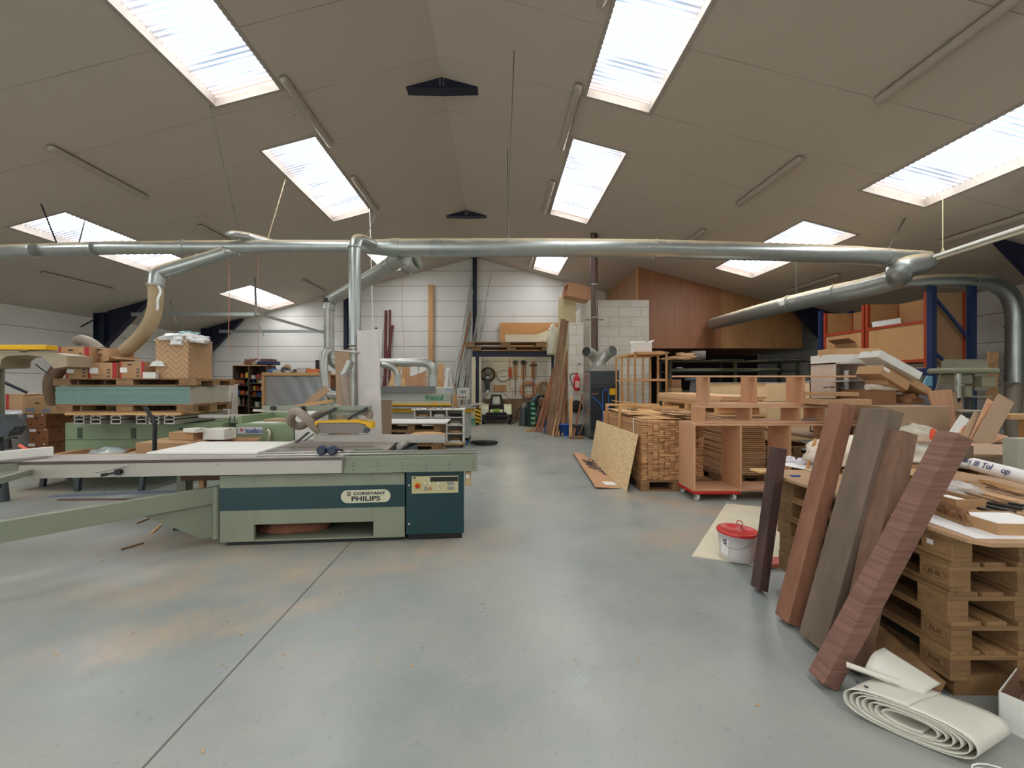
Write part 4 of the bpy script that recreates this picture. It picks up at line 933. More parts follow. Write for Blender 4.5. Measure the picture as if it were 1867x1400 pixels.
# ================================================================ CENTRE BACKGROUND
# standing panels behind the saw
tag(MB().prism([P(655,620,6.0)*1, P(687,620,6.0), V((PX(700,5.7),5.7,0)), V((PX(664,5.7),5.7,0))], (0,.03,0)).build('standing_board', plain('pale_grey_laminate', (196,190,184), .5), None, .002), 'tall pale grey panel standing behind the saw guard', 'panel') if False else None
e = tag(MB().bar((PX(680,5.8),5.75,0), (PX(671,6.15),6.15,PZ(602,6.15)), .33, .03, (1,0,0)).build('standing_board', plain('pale_grey_laminate', (200,194,188), .5), None, .002), 'tall pale grey panel standing behind the saw guard', 'panel')
tag(MB().bar((PX(636,6.9),6.85,0), (PX(626,7.1),7.1,PZ(638,7.1)), .3, .02, (1,0,0)).build('standing_board', 'mdf', None, .002), 'brown board standing left of the vertical drop pipe', 'panel')
tag(MB().bar((PX(709,6.6),6.3,0), (PX(704,6.6),6.6,PZ(730,6.6)), .19, .05, (1,0,0)).build('standing_board', plain('taupe_board', (150,130,108), .7), None, .002), 'short taupe board standing right of the tall pale panel', 'panel')
# small green moulder behind the pipes
e = T('green_moulder', 'small green machine half hidden behind the brown standing board', 'machine')
YM = 8.9
MB().box(PX(592,YM),PX(632,YM),YM,YM+.5,.0,PZ(722,YM)).build('machine_body', 'green', e, .02)
MB().box(PX(600,YM),PX(620,YM),YM-.1,YM,PZ(735,YM),PZ(712,YM)).build('motor_head', 'green', e, .02)
for x, y in ((606,712),(612,745)): MB().lathe([(.07,0),(.07,.04)], n=20, X=Matrix.Translation(P(x,y,YM-.1)) @ Matrix.Rotation(PI/2,4,'X')).build('hand_wheel', 'dgrey', e)
# edge bander
EB = T('edge_bander', 'long grey edge banding machine with green lettering and yellow stripes', 'machine')
Y0 = 10.6
def eb(x0, x1, y0, y1, d0=0, d1=.9, name='body_panel', mat='white', bev=.004, par=None):
    return MB().box(PX(x0,Y0),PX(x1,Y0),Y0+d0,Y0+d1,PZ(y1,Y0),PZ(y0,Y0)).build(name, mat, par or EB, bev)
M['ebg'] = plain('light_grey_machine', (186,186,176), .5, 0, .04)
top = eb(690,822,706,742,0,.9,'upper_cover','ebg',.02)
eb(690,794,704,716,-.05,.0,'grey_hood','grey',.004)
for y in (720,724,729): eb(690,822,y,y+.7,-.003,0,'green_line',plain('green_line', (90,140,110)) if y==720 else bpy.data.materials['green_line'],0,top)
text('fravol', .21, plain('green_lettering', (26,138,84)), 'lettering', top, P(792,725.5,Y0)+V((0,-.006,0)), (PI/2,0,0), .002, .98, 1, bold=.004)
MB().prism([P(790,736,Y0-.01),P(796,736,Y0-.01),P(793,731,Y0-.01)], (0,.004,0)).build('warning_triangle', plain('orange_warning', (240,160,40)), top)
MB().box(PX(813,Y0),PX(821,Y0),Y0-.004,Y0,PZ(712,Y0),PZ(709,Y0)).build('blue_sticker', plain('blue_sticker', (120,170,220)), top)
eb(690,824,736,739,-.08,.0,'yellow_rail','yellow',.003)
eb(690,824,739,741,-.06,.0,'black_gap','black',0)
eb(690,868,741,744,-.2,.9,'machine_table','alu',.003)
eb(690,862,744,751,-.12,.8,'yellow_band','yellow',.003)
eb(690,855,751,798,-.05,.8,'machine_base','ebg',.004)
eb(690,855,798,805.4,.05,.7,'plinth','black',0)
eb(826,832,718,741,.1,.25,'post','pineX',0)
bx_ = eb(834,856,707,728,-.1,.06,'control_box','ebg',.01)
eb(840,850,711,717,-.105,-.1,'screen',plain('lcd_screen', (120,132,130), .2),0,bx_)
for x, c in ((838,'red'),(844,'black'),(849,'black')): MB().lathe([(.022,0),(.022,.015)], n=14, X=Matrix.Translation(P(x,724,Y0-.1)) @ Matrix.Rotation(PI/2,4,'X')).build('push_button', c, bx_)
eb(858,884,736,738,-.1,.4,'end_roller_table','alu',.003)
mb = MB().tube(spline([P(688,661,11), P(740,661,11), P(768,661,11), P(782,664,11), P(789,674,11), P(790,690,11)], 6)+[P(790,704,11)], .115, 16)
for x in (722,): p = P(x,661,11); mb.tube([p, p+V((.02,0,0))], .13, 16)
mb.build('suction_pipe', 'galv', EB)
MB().tube(spline([P(697,664,10.9), P(712,668,10.9), P(722,676,10.9), P(725,688,10.9)], 5)+[P(725,704,10.9)], .085, 16).build('suction_branch', 'galv', EB)
for x in (790,725): MB().tube([P(x,684,10.9), P(x,706,10.9)], .10, 16).build('clear_sleeve', 'film', EB)
# white cubby unit on castors
CU = T('cubby_cabinet', 'white open cubby cabinet on castors holding rolls of edging', 'cabinet')
x0, x1, yc = -2.0, -.82, 9.6; zt = .93
mb = MB().box(x0-.06,x1+.02,yc-.03,yc+.45,zt-.03,zt); 
for x in (x0, -1.62, -1.235, x1-.025): mb.box(x,x+.025,yc,yc+.4,.12,zt-.03)
for z in (.12,.33,.53,.72): mb.box(x0,x1,yc,yc+.4,z,z+.02)
mb.box(x0,x1,yc+.39,yc+.4,.12,zt); mb.build('carcass', 'white', CU)
MB().box(x0-.02,x1+.02,yc-.02,yc+.42,.08,.12).build('base_board', 'pineX', CU)
for x in (x0+.05, x1-.05):
    for y in (yc+.05, yc+.36): MB().tube([(x-.015,y,.04),(x+.015,y,.04)], .04, 14).build('castor', 'black', CU)
names = ['top', 'upper middle', 'lower middle', 'bottom']
for r_, z in enumerate((.742,.552,.352,.142)):
    for c_, x in enumerate((-1.8,-1.42,-1.03)):
        if r_ > 0 and c_ < 2: continue
        o = MB().lathe([(.05,0),(.14,0),(.14,.03 if r_ % 2 else .05),(.05,.03 if r_ % 2 else .05)], (x,yc+.17,z), 24).build('edging_roll', ['card','white','rubber','white'][(r_+c_) % 4]); tag(o, '%s edging roll in the %s row of the cubby cabinet, %s column' % (['brown','white','black','white'][(r_+c_) % 4], names[r_], ['left','middle','right'][c_]), 'edging roll', 'rolls in the cubby cabinet')
        if (r_+c_) % 2: tag(MB().lathe([(.05,0),(.12,0),(.12,.03),(.05,.03)], (x+.01,yc+.17,z+.052), 24).build('edging_roll', ['dgrey','cardd','white','mdf'][(r_+c_) % 4]), 'smaller edging roll on top in the %s row, %s column' % (names[r_], ['left','middle','right'][c_]), 'edging roll', 'rolls in the cubby cabinet')
rng = random.Random(5)
mb = MB()
for i in range(60): mb.box(-.03,.03,-.01,.01,0,.012,0,Matrix.Translation((rng.uniform(-2.0,-.95),rng.uniform(yc,yc+.35),zt+.001+rng.uniform(0,.02))) @ rotz(rng.uniform(0,3)))
tag(mb.build('wood_scraps', 'palletX'), 'small brown wood scraps spread on the cubby cabinet top', 'scraps', kind='stuff')
# pallets with white board
for i in range(5): pallet(['lowest pallet under the white board beside the cubby cabinet','second pallet from the floor beside the cubby cabinet','third pallet from the floor beside the cubby cabinet','fourth pallet from the floor beside the cubby cabinet','pallet directly under the white board behind the saw'][i], (-1.78+.02*(-1)**i, 8.55, .145*i), 0, 'pallets behind the saw', 1.2, .8)
tag(MB().box(-2.55,-1.05,8.1,8.98,.726,.75).build('white_board', 'white', None, .002), 'white board lying on the pallets behind the saw', 'board')
tag(MB().bar((-2.6,7.6,.71), (-1.6,7.5,.71), .25, .04, (0,1,0)).build('offcut_board', 'pineX') if False else crumple(MB(), (-1.85,7.6,.0), .3, .2, .05, 4, rough=.6).build('offcut_pile', 'pineX'), 'small pile of offcuts on the floor behind the saw', 'offcuts', kind='stuff')
# cable coil
e = T('cable_coil', 'coiled black power cable on the floor beside the cubby cabinet', 'cable')
pts = []
for i in range(90):
    a = i*.42; r = .2+.05*math.sin(i*.7); pts.append((-.35+r*1.4*math.cos(a), 10.1+r*.8*math.sin(a), .02+.012*(i/15)))
MB().tube(pts+[(-.7,10.2,.02),(-.8,10.15,.1)], .012, 6).build('cable', 'black', e)
MB().box(-.86,-.76,10.1,10.17,.0,.1).build('blue_plug', plain('blue_plug', (40,110,190)), e, .01)
# far wall: boards, tall beam, pipes
def lean(a, b, w, d, mat, label, name='leaning_board', cat='board', group=None, side=(1,0,0)):
    return tag(MB().bar(a, b, w, d, side).build(name, mat, None, .002), label, cat, group)
M['darkred'] = wood('dark_red_board', (112,52,46), (84,36,34), 'Z', 6)
gb = 'boards leaning on the far wall left of the ridge column'
def up(x0, y0, x1, y1, w, mat, label, Yt=16.85, Yb=16.3, d=.03, name='leaning_board'):
    # (x1,y1) top; extended to the floor along the line through (x0,y0)
    t = P(x1,y1,Yt); m_ = P(x0,y0,(Yt+Yb)/2); 
    k = t.z/(t.z-m_.z); bb = t+(m_-t)*k; bb.y = Yb
    return lean(bb, t, w, d, mat, label, name, 'board' if 'pipe' not in label and 'rod' not in label else 'pipe', gb if 'pipe' not in label else 'pipes leaning around the ridge column')
up(703,700,704,566,.12,'darkred','dark red board leaning on the far wall, taller left one of the pair')
up(711,690,711,565,.1,'darkred','dark red board leaning on the far wall, right one of the pair', 16.8)
up(701,700,716,593,.12,'darkred','brown-red board crossing in front of the dark red pair', 16.75, 16.0)
up(688,700,686,597,.1,'darkred','short dark red board beside the tall pale panel', 16.8)
tag(MB().tube([(PX(690,16.5),16.3,0), P(694,601,16.85)], .1, 14).build('white_tube', 'white'), 'white tube leaning on the far wall beside the dark red boards', 'tube')
up(785.5,690,785.5,519,.2,'pineZ','tall pine beam standing alone on the white far wall', 16.88, 16.75, .08, 'tall_beam')
for i, (x0, x1, y1, w, mt, lb) in enumerate([(715,728,655,.3,'pine','wide white-stained board behind the edge bander'),(738,741,657,.28,'pineZ','upright pine board behind the left suction pipe'),
    (755,755,662,.25,'white','pale board behind the edge bander, near its middle'),(764,776,652,.22,'white','white board slanting behind the edge bander'),
    (800,805,664,.22,'pineZ','brown board behind the right suction pipe'),(810,814,688,.18,'pineZ','short brown board right of the suction pipe'),(812,817,670,.14,'white','narrow white board right of the suction pipe'),(822,820,676,.1,'alu','thin grey board right of the suction pipe'),(729,731,688,.3,'pineX','light board low behind the suction sleeve')]):
    up(x0, 704, x1, y1, w, mt, lb, 15.4-.1*i, 14.9-.1*i)
tag(MB().prism([(PX(734,13.9),13.9,0),(PX(778,13.9),13.9,0),P(776,676,13.9),P(740,690,13.9)], (0,.02,0)).build('ply_offcut', 'ply'), 'angled reddish plywood offcut behind the edge bander', 'offcut')
rng = random.Random(9)
tops = [(861,508,826),(860,545,832),(860,560,838),(859,585,834),(857,600,842),(856,620,846),(853,640,838),(850,652,850),(862,530,822),(858,570,829),(861,590,845),(855,610,828)]
for i, (xt, yt, xb) in enumerate(tops):
    m_ = V((PX(xb, 15.9), 15.7+rng.uniform(0,.5), PZ(705,15.9))); t = P(xt,yt,16.7-.04*i); k = t.z/(t.z-m_.z); b_ = t+(m_-t)*k
    lb = ['long pale pipe highest on the left of the ridge column','second highest pale pipe left of the ridge column'][i] if i < 2 else 'grey profile, top %s in the bundle left of the ridge column' % ['','','third highest','sixth highest','seventh highest','','eighth highest','lowest','highest and nearest the column','','between the brown bars','far left'][i]
    if i in (5, 9): lb = 'rust brown bar in the bundle leaning left of the ridge column' if i == 5 else 'second brown bar in the bundle left of the ridge column'
    r = .03 if i % 3 else .045
    tag(MB().bar(b_, t, r*1.6, r*1.6).build('leaning_pipe', 'cardd' if i in (5,9) else 'galv'), lb, 'pipe', 'pipes leaning around the ridge column')
for i, (xt, yt, xb, yb) in enumerate([(896,497,868,640),(874,546,862,625),(878,548,866,640),(887,560,872,640),(872,560,864,640),(880,590,868,660)]):
    t = P(xt,yt,16.8-.03*i); m_ = P(xb,yb,16.2); k = t.z/(t.z-m_.z); b_ = t+(m_-t)*k; b_.y = 15.9
    tag(MB().bar(b_, t, .03+.01*(i % 2), .03).build('leaning_pipe', 'galv'), ['longest thin grey rod leaning right of the ridge column','grey profile right of the ridge column, highest in its bundle','second highest grey profile right of the ridge column','rightmost short grey profile right of the ridge column','grey profile closest to the right side of the ridge column','shortest grey profile right of the ridge column'][i], 'pipe', 'pipes leaning around the ridge column')
# ---- storage platform alcove
PL = T('storage_platform', 'navy steel platform over the mower alcove', 'platform')
YP = 15.0
mb = MB().box(PX(863,YP),PX(1010,YP),YP,YP+.12,PZ(650,YP),PZ(641,YP)); mb.build('front_beam', 'blue', PL, .004)
mb = MB().box(PX(863,YP),PX(1010,YP),YP+.12,16.9,PZ(643,YP),PZ(640,YP)); mb.build('deck', 'palletX', PL)
MB().box(PX(868,YP),PX(873,YP),YP,YP+.12,0,PZ(650,YP)).build('post', 'blue', PL)
MB().box(PX(1006,YP),PX(1010,YP),YP,YP+.12,0,PZ(650,YP)).build('post', 'blue', PL)
tag(MB().box(PX(860,YP-.05),PX(867,YP-.05),YP-.06,YP+.05,0,PZ(651,YP)).build('cream_board', plain('cream_board', (214,204,172))), 'cream board standing against the platform post', 'board')
tag(MB().box(PX(873.5,YP),PX(877,YP),YP+.02,YP+.1,0,PZ(653,YP)).build('cream_board', bpy.data.materials['cream_board']), 'narrow cream strip on the right of the blue platform post', 'board')
pallet('lower of the two wide pallets on the blue platform', (PX(932,YP+.4), YP+.45, PZ(640,YP)+.0), 0, 'pallets on the blue platform', 2.95, 1.0)
pallet('upper of the two wide pallets on the blue platform', (PX(921,YP+.4), YP+.40, PZ(640,YP)+.146), .0, 'pallets on the blue platform', 3.0, 1.0, zs=1.3)
zt = PZ(640,YP)+.146+.19
tag(MB().box(PX(911,16.8),PX(1018,16.8),16.83,16.88,PZ(640,YP)+.001,PZ(588,16.8)).build('orange_board', plain('orange_mdf', (206,150,92), .7), None, .004), 'large orange-brown board standing on the platform against the wall', 'board')
wh = plain('cream_foam_board', (226,216,186), .7)
tag(MB().prism([P(921,624,15.4),P(1000,624,15.4),P(1018,602,15.4),P(1015,596,15.4),P(978,610,15.4),P(921,610,15.4)], (0,.3,0)).build('foam_board', wh), 'cream board wedge lying on the upper platform pallet', 'board')
tag(MB().bar(P(966,621,15.6), P(1015,605,15.6), .3, .03, (0,1,0)).build('hazard_board', 'yellow'), 'yellow and black edged board slanting on the platform', 'board')
e = MB().bar(P(968,619,15.58), P(1002,607,15.58), .31, .04, (0,1,0)).build('black_edge', 'black', bpy.data.objects['hazard_board'])
tag(MB().bar(P(990,623,15.2), P(1018,618,15.2), .35, .12, (0,1,0)).build('foam_board', wh), 'cream block at the right end of the platform', 'board')
tag(crumple(MB(), P(1008,640,14.9)+V((0,0,-.15)), .2, .1, .9, 8, rough=.8).build('hanging_film', plain('hanging_milky_film', (206,200,176), .3)), 'crumpled plastic hanging at the right end of the platform', 'plastic')
# alcove wall: wainscot and hanging tools
tag(MB().box(PX(880,16.9),PX(1012,16.9),16.93,16.98,.02,PZ(727,16.9)).build('wainscot_board', plain('brown_wainscot', (134,110,84), .7)), 'brown board panel low on the alcove wall behind the mower', 'board')
YA = 16.86
def ring(x, y, r0, r1, mat, label, th=.03, name='hanging_ring'):
    return tag(MB().lathe([(r0,0),(r1,0),(r1,th),(r0,th),(r0,0)], n=36, X=Matrix.Translation(P(x,y,YA+.04)) @ Matrix.Rotation(PI/2,4,'X'), cap=False).build(name, mat), label, 'ring', 'rings hanging on the alcove wall')
ring(889.5,683,.25,.31,'rubber','black tyre hanging on the alcove wall behind the hanging tool', .06)
ring(889.5,683,.17,.24,'mdf','brown disc ring inside the black tyre', .03)
ring(918,682,.2,.28,'white','pale grey ring hanging right of the black tyre')
ring(963.5,710.5,.21,.37,'ply','largest brown plywood ring low on the alcove wall')
ring(991,707.5,.17,.28,'mdf','smaller brown ring at the right of the alcove wall')
ring(991,706,.11,.15,'card','small inner ring hanging in the smaller brown ring', .04)
e = T('strapped_tool', 'dark strapped tool hanging across the black tyre', 'tool')
YA2 = 16.7
MB().box(PX(884,YA2),PX(893,YA2),YA2,YA2+.06,PZ(715,YA2),PZ(682,YA2)).build('tool_case', 'dgrey', e, .01)
MB().box(PX(886,YA2),PX(895,YA2),YA2-.01,YA2+.05,PZ(681,YA2),PZ(672,YA2)).build('tool_head', 'grey', e, .01)
for y in (688,713): MB().box(PX(886,YA2),PX(892,YA2),YA2-.012,YA2,PZ(y+2,YA2),PZ(y-2,YA2)).build('white_label', 'paper', e)
tag(MB().box(PX(900.5,YA),PX(923.5,YA),YA+.1,16.999,PZ(714,YA),PZ(702,YA)).build('ply_square', 'ply'), 'small rectangular plywood piece on the alcove wall', 'board')
e = T('orange_cable', 'orange cable bundle hanging on the alcove wall', 'cable')
pts = [P(930+3.2*math.sin(i*1.3), 679+9*math.cos(i*1.05), YA-.02-.01*(i % 5)) for i in range(40)]
MB().tube([P(930,652,YA), P(929,668,YA)]+pts, .012, 6).build('coil', plain('orange_cable_skin', (206,96,60), .6), e)
MB().tube(spline([P(931,688,YA), P(928,705,YA), P(934,712,YA), P(933,735,YA)], 6), .008, 6).build('cable_tail', bpy.data.materials['orange_cable_skin'], e)
for i, (x, yb, lb) in enumerate(((939.5,723,'leftmost of the three long clamps hanging on wooden paddles'),(954,728,'middle of the three long clamps hanging on wooden paddles'),(972,722,'rightmost long clamp with a cross bar on its paddle'))):
    e = T('bar_clamp', lb, 'clamp', 'bar clamps on the alcove wall')
    MB().box(PX(x-3.5,YA),PX(x+3.5,YA),YA+.02,YA+.05,PZ(690,YA),PZ(659 if i == 2 else 662,YA)).build('wooden_paddle', 'ply', e)
    MB().box(PX(x-.6,YA),PX(x+.6,YA),YA-.01,YA+.01,PZ(yb,YA),PZ(662,YA)).build('clamp_bar', plain('rusty_bar', (96,60,48), .6, .3) if i == 0 else bpy.data.materials['rusty_bar'], e)
    (MB().box(PX(x-7,YA),PX(x+7,YA),YA-.03,YA+.01,PZ(667,YA),PZ(665,YA)) if i == 2 else MB().lathe([(.11,0),(.11,.03)], n=8, X=Matrix.Translation(P(x,661,YA)) @ Matrix.Rotation(PI/2,4,'X'))).build('clamp_head', 'black', e)
# lamp strip under the platform lights the alcove
e = T('strip_lamp', 'small warm strip lamp under the platform beam lighting the mower alcove', 'lamp')
mm, nt, b = newmat('lit_lamp_tube'); b.inputs['Emission Color'].default_value = (1,.86,.55,1); b.inputs['Emission Strength'].default_value = 20
MB().box(.1,.9,15.38,15.45,2.60,2.64).build('housing', 'white', e)
MB().tube([(.12,15.415,2.585),(.88,15.415,2.585)], .012, 8).build('tube', mm, e)
# ---- mower
MW = T('ride_on_mower', 'pale yellow-green ride-on mower with black seat parked in the alcove', 'mower', None, (PX(905,15.5),15.5,0))
cr = plain('cream_green_plastic', (230,234,200), .4); lime = plain('lime_plastic', (150,190,60), .4)
for s_ in (-1, 1):
    MB().tube([(s_*.50-.05,-.25,.13),(s_*.50+.05,-.25,.13)], .13, 20).build('front_wheel', 'rubber', MW)
    MB().tube([(s_*.50-.055,-.25,.13),(s_*.50+.055,-.25,.13)], .06, 16).build('wheel_hub', cr, MW)
    MB().tube([(s_*.54-.08,.55,.22),(s_*.54+.08,.55,.22)], .22, 20).build('rear_wheel', 'rubber', MW)
    pr = [(s_*.30,-.1,.35),(s_*.30,.7,.35),(s_*.30,.72,.62),(s_*.30,.3,.72),(s_*.30,-.02,.58)]
    MB().prism(pr, (s_*.28,0,0)).build('fender', cr, MW, .04)
    MB().tube([(s_*.42,.15,.7),(s_*.5,.05,.95),(s_*.36,-.0,1.1),(s_*.30,.0,1.12)], .016, 10).build('steering_lever', 'grey', MW)
    MB().bar((s_*.5,-.25,.26), (s_*.3,-.0,.42), .06, .05).build('wheel_fork', 'dgrey', MW)
MB().prism([(-.42,-.2,.32),(.42,-.2,.32),(.36,-.28,.42),(-.36,-.28,.42)], (0,.5,.05)).build('footboard', 'dgrey', MW, .02)
MB().box(-.44,.44,-.32,-.26,.26,.32).build('bumper', 'black', MW, .015)
MB().box(-.4,.4,-.12,.5,.12,.24).build('cutting_deck', 'black', MW, .03)
MB().box(-.25,.25,-.18,.4,.42,.52).build('floor_panel', cr, MW, .03)
MB().box(-.12,.12,-.2,-.1,.44,.56).build('lime_badge', lime, MW, .02)
st = MB().prism([(-.28,.15,.55),(.28,.15,.55),(.26,.1,.68),(-.26,.1,.68)], (0,.42,.02)).build('seat_cushion', 'black', MW, .04)
bk = MB().grid(lambda u, w: ((u-.5)*.52*(1-.25*w*w), .52+.16*w-.05*math.cos((u-.5)*3), .62+.46*w), 8, 8).build('backrest', 'black', MW, solid=.06)
MB().grid(lambda u, w: ((u-.5)*.34*(1-.2*w), .455+.14*w-.05*math.cos((u-.5)*3), .70+.3*w), 6, 6).build('seat_pad', plain('grey_seat_pad', (196,200,186), .5), bk, solid=.03)
for s_ in (-1,1): MB().box(s_*.31-.04,s_*.31+.04,.2,.5,.78,.83).build('armrest', 'black', MW, .015)
# things around the mower
e = T('green_bucket', 'pale green plastic bucket left of the mower', 'bucket')
c = (PX(860,14.6),14.6,0); gb_ = plain('mint_plastic', (120,176,150), .4)
MB().lathe([(.11,0),(.14,.26),(.15,.26),(.15,.29),(.135,.29),(.13,.26),(.1,.02)], c, 24).build('bucket_body', gb_, e)
MB().tube(spline([(c[0]-.15,14.6,.27),(c[0]-.1,14.48,.2),(c[0],14.44,.17),(c[0]+.1,14.48,.2),(c[0]+.15,14.6,.27)], 5), .005, 6).build('bucket_handle', 'steel', e)
e = T('hazard_sign', 'yellow panel with black diagonal stripes beside the mower', 'panel')
MB().box(PX(866,14.9),PX(877,14.9),14.86,14.9,.08,PZ(743,14.9)).build('panel', 'yellow', e)
for i in range(4): z = .12+.14*i; MB().prism([(PX(866,14.9),14.855,z+.08),(PX(877,14.9),14.855,z),(PX(877,14.9),14.855,z+.05),(PX(866,14.9),14.855,z+.13)], (0,.006,0)).build('black_stripe', 'black', e)
tag(MB().bar((PX(878,14.9),14.8,0), P(877,680,15.1), .03, .03).build('grey_pole', 'alu'), 'thin grey pole leaning inside the alcove beside the blue post', 'pole')
e = T('vacuum_cleaner', 'grey and black vacuum cleaner standing right of the mower', 'vacuum cleaner')
cx0 = PX(955,14.7)
MB().lathe([(.17,0),(.18,.06),(.16,.1),(.15,.5),(.12,.62),(.05,.68)], (cx0,14.7,.0), 20).build('tank', 'dgrey', e)
MB().lathe([(.1,0),(.13,.12),(.02,.2)], (cx0+.02,14.7,.62), 16).build('lid', 'grey', e)
MB().tube(spline([(cx0-.1,14.6,.7),(cx0-.25,14.55,.5),(cx0-.28,14.5,.2),(cx0-.5,14.5,.05)], 6), .02, 8).build('suction_hose', 'black', e)
for i in range(5):
    e0 = T('tool_crate', ['lowest dark green tool crate in the stack right of the vacuum','second dark green tool crate from the floor','middle dark green tool crate of the stack','fourth dark green tool crate from the floor','topmost dark green tool crate of the stack'][i], 'crate', 'stack of dark green crates', (PX(971.5,14.4),14.4,.06+.17*i)) if i == 0 else dup(CR0, (PX(971.5,14.4),14.4,.06+.17*i), None, ['','second dark green tool crate from the floor','middle dark green tool crate of the stack','fourth dark green tool crate from the floor','topmost dark green tool crate of the stack'][i])
    if i == 0:
        CR0 = e0; dg = plain('dark_green_plastic', (16,58,46), .4)
        MB().box(-.21,.21,-.15,.15,0,.155).build('crate_body', dg, e0, .015)
        MB().box(-.08,.08,-.16,-.15,.03,.11).build('crate_label', plain('pale_green_label', (130,190,160)), e0)
        for s_ in (-1,1): MB().box(s_*.16-.02,s_*.16+.02,-.165,-.15,.09,.14).build('latch', 'black', e0)
tag(MB().lathe([(.14,0),(.16,.05),(.1,.06)], (PX(970,14.4),14.35,0), 20).build('crate_dolly', 'black'), 'low black dolly under the dark green crates', 'dolly')
tag(crumple(MB(), (PX(975,14.4),14.4,.91), .1,.08,.06,2).build('blue_rag', plain('blue_rag', (60,110,160), .8)), 'blue rag on top of the dark green crates', 'rag')
ring(986,731,.0,.0,'rubber','x') if False else None
tag(MB().lathe([(.14,0),(.25,0),(.25,.12),(.14,.12),(.14,0)], n=28, X=Matrix.Translation((PX(987,14.2),14.2,.9)) @ Matrix.Rotation(PI/2,4,'X'), cap=False).build('spare_ring', 'rubber'), 'black tyre behind the leaning timber', 'tyre')
tag(MB().box(PX(980,14.2),PX(996,14.2),14.1,14.5,0,.66).build('dark_cabinet', 'dgrey'), 'dark grey cabinet behind the leaning timber under the tyre', 'cabinet')
e = T('floor_broom', 'broom with long thin handle on the floor left of the leaning timber', 'broom')
MB().box(-.22,.22,-.04,.04,0,.07,0,Matrix.Translation(V((1.1,12.9,0))) @ rotz(.5)).build('broom_head', 'pineX', e, .01)
MB().tube([(1.1,12.9,.06), P(996,690,13.2)], .013, 8).build('broom_handle', 'palletX', e)
# ---- leaning timber against the pilaster
gl = 'rough timber leaning on the concrete pilaster'
tim = [(980,787,1026,590,.13,'darkplank','wide grey-brown rough plank, tallest leaning on the pilaster'),(1004,790,1032,582,.14,'darkplank','second tall rough plank beside the tallest one')]
M['plank'] = wood('aged_timber', (150,118,88), (104,76,54), 'Z', 5, .8, .3); M['plankr'] = wood('reddish_timber', (168,112,78), (128,78,54), 'Z', 5, .75, .25)
data = [(977,787,1012,668,.10,'plankr','reddish notched board, leftmost of the leaning timber'),(985,788,1015,676,.10,'plankr','reddish board second from the left in the leaning timber'),
 (992,790,1016,700,.06,plain('blue_strip', (50,76,140)),'blue strip between the leaning boards'),(999,792,1027,582,.16,'plank','tallest wide grey-brown plank of the leaning timber'),
 (1004,793,1034,585,.10,'plank','tall plank right behind the widest grey-brown plank'),(1010,792,1036,640,.09,'plankr','slim reddish timber right of the tall planks'),
 (1014,794,1036,650,.08,'plank','slim grey timber among the leaning pieces'),(1020,793,1038,668,.07,'plankr','slim timber leaning over the blue tub, left one'),
 (1025,795,1030,720,.05,'pineZ','short pale slat leaning behind the blue tub'),(1030,790,1034,730,.06,'plankr','short reddish slat leaning behind the blue tub'),(1007,796,1028,700,.05,'pineZ','thin pale slat in front of the leaning timber'),(1013,797,1033,690,.06,'plank','thin brown slat in front of the leaning timber'),(1018,795,1026,735,.05,'pineZ','shortest pale slat at the foot of the leaning timber')]
for i, (xb, yb, xt, yt, w, mt, lb) in enumerate(data):
    b_ = fl(xb, yb); t = P(xt, yt, 12.9+.04*i); 
    tag(MB().bar(b_, t, w, .05).build('leaning_timber', mt, None, .003), lb, 'timber', gl)
tag(MB().bar((PX(1030,13.6),13.4,0), P(1034,545,13.7), .55, .3).build('insulation_roll', plain('yellow_insulation', (218,202,158), .9, 0, .1, 8, .3)), 'yellow insulation batts standing behind the leaning timber', 'insulation')
e = T('wooden_crate', 'open wooden crate lying on top of the block wall corner', 'crate')
X = Matrix.Translation(P(1052,547,13.4)) @ rotz(.1) @ Matrix.Rotation(.2,4,'Y')
mb = MB().box(-.45,.45,-.3,.3,0,.02,0,X).box(-.45,.45,-.3,-.28,.02,.42,0,X).box(-.45,.45,.28,.3,.02,.42,0,X).box(.43,.45,-.28,.28,.02,.42,0,X).box(-.45,.45,-.3,.3,.42,.44,0,X); mb.build('crate_body', 'ply', e)
tag(MB().box(PX(1019,13.8),PX(1024,13.8),13.8,13.9,PZ(600,13.8),PZ(527,13.8)).build('white_pipe', 'white'), 'white downpipe on the far wall left of the wooden crate', 'pipe')
# ---- concrete block walls
m, nt, b = newmat('aerated_blocks'); v = tex(nt); mp = nt.nodes.new('ShaderNodeMapping'); mp.inputs['Rotation'].default_value = (PI/2,0,0); L(nt, v, mp.inputs[0])
br = nt.nodes.new('ShaderNodeTexBrick'); L(nt, mp.outputs[0], br.inputs[0])
br.inputs['Color1'].default_value = lin((212,208,196)); br.inputs['Color2'].default_value = lin((202,197,182)); br.inputs['Mortar'].default_value = lin((190,180,156))
for k_, q in (('Scale',1),('Mortar Size',.018),('Mortar Smooth',.4),('Brick Width',.68),('Row Height',.30)): br.inputs[k_].default_value = q
st = ramp(nt, noisef(nt, v, 1.8, 5, .7), [(.5, (0,)*3), (.75, (1,)*3)])
L(nt, mixc(nt, math_(nt,'MULTIPLY',st,.45), br.outputs[0], lin((176,150,104))), b.inputs['Base Color']); b.inputs['Roughness'].default_value = .9; M['block'] = m
YK = 12.5
structure(MB().box(PX(1075,YK),PX(1154,YK)+.5,YK,YK+.2,0,PZ(547,YK)).build('wall_block', 'block'))
structure(MB().box(PX(1075,YK),PX(1075,YK)+.2,YK+.2,YF,0,PZ(547,YK)).build('wall_block_return', 'block'))
structure(MB().box(PX(1038,12.2),PX(1064,12.2),12.2,12.5,0,PZ(588,12.2)).build('wall_pilaster', 'block', None, .01))
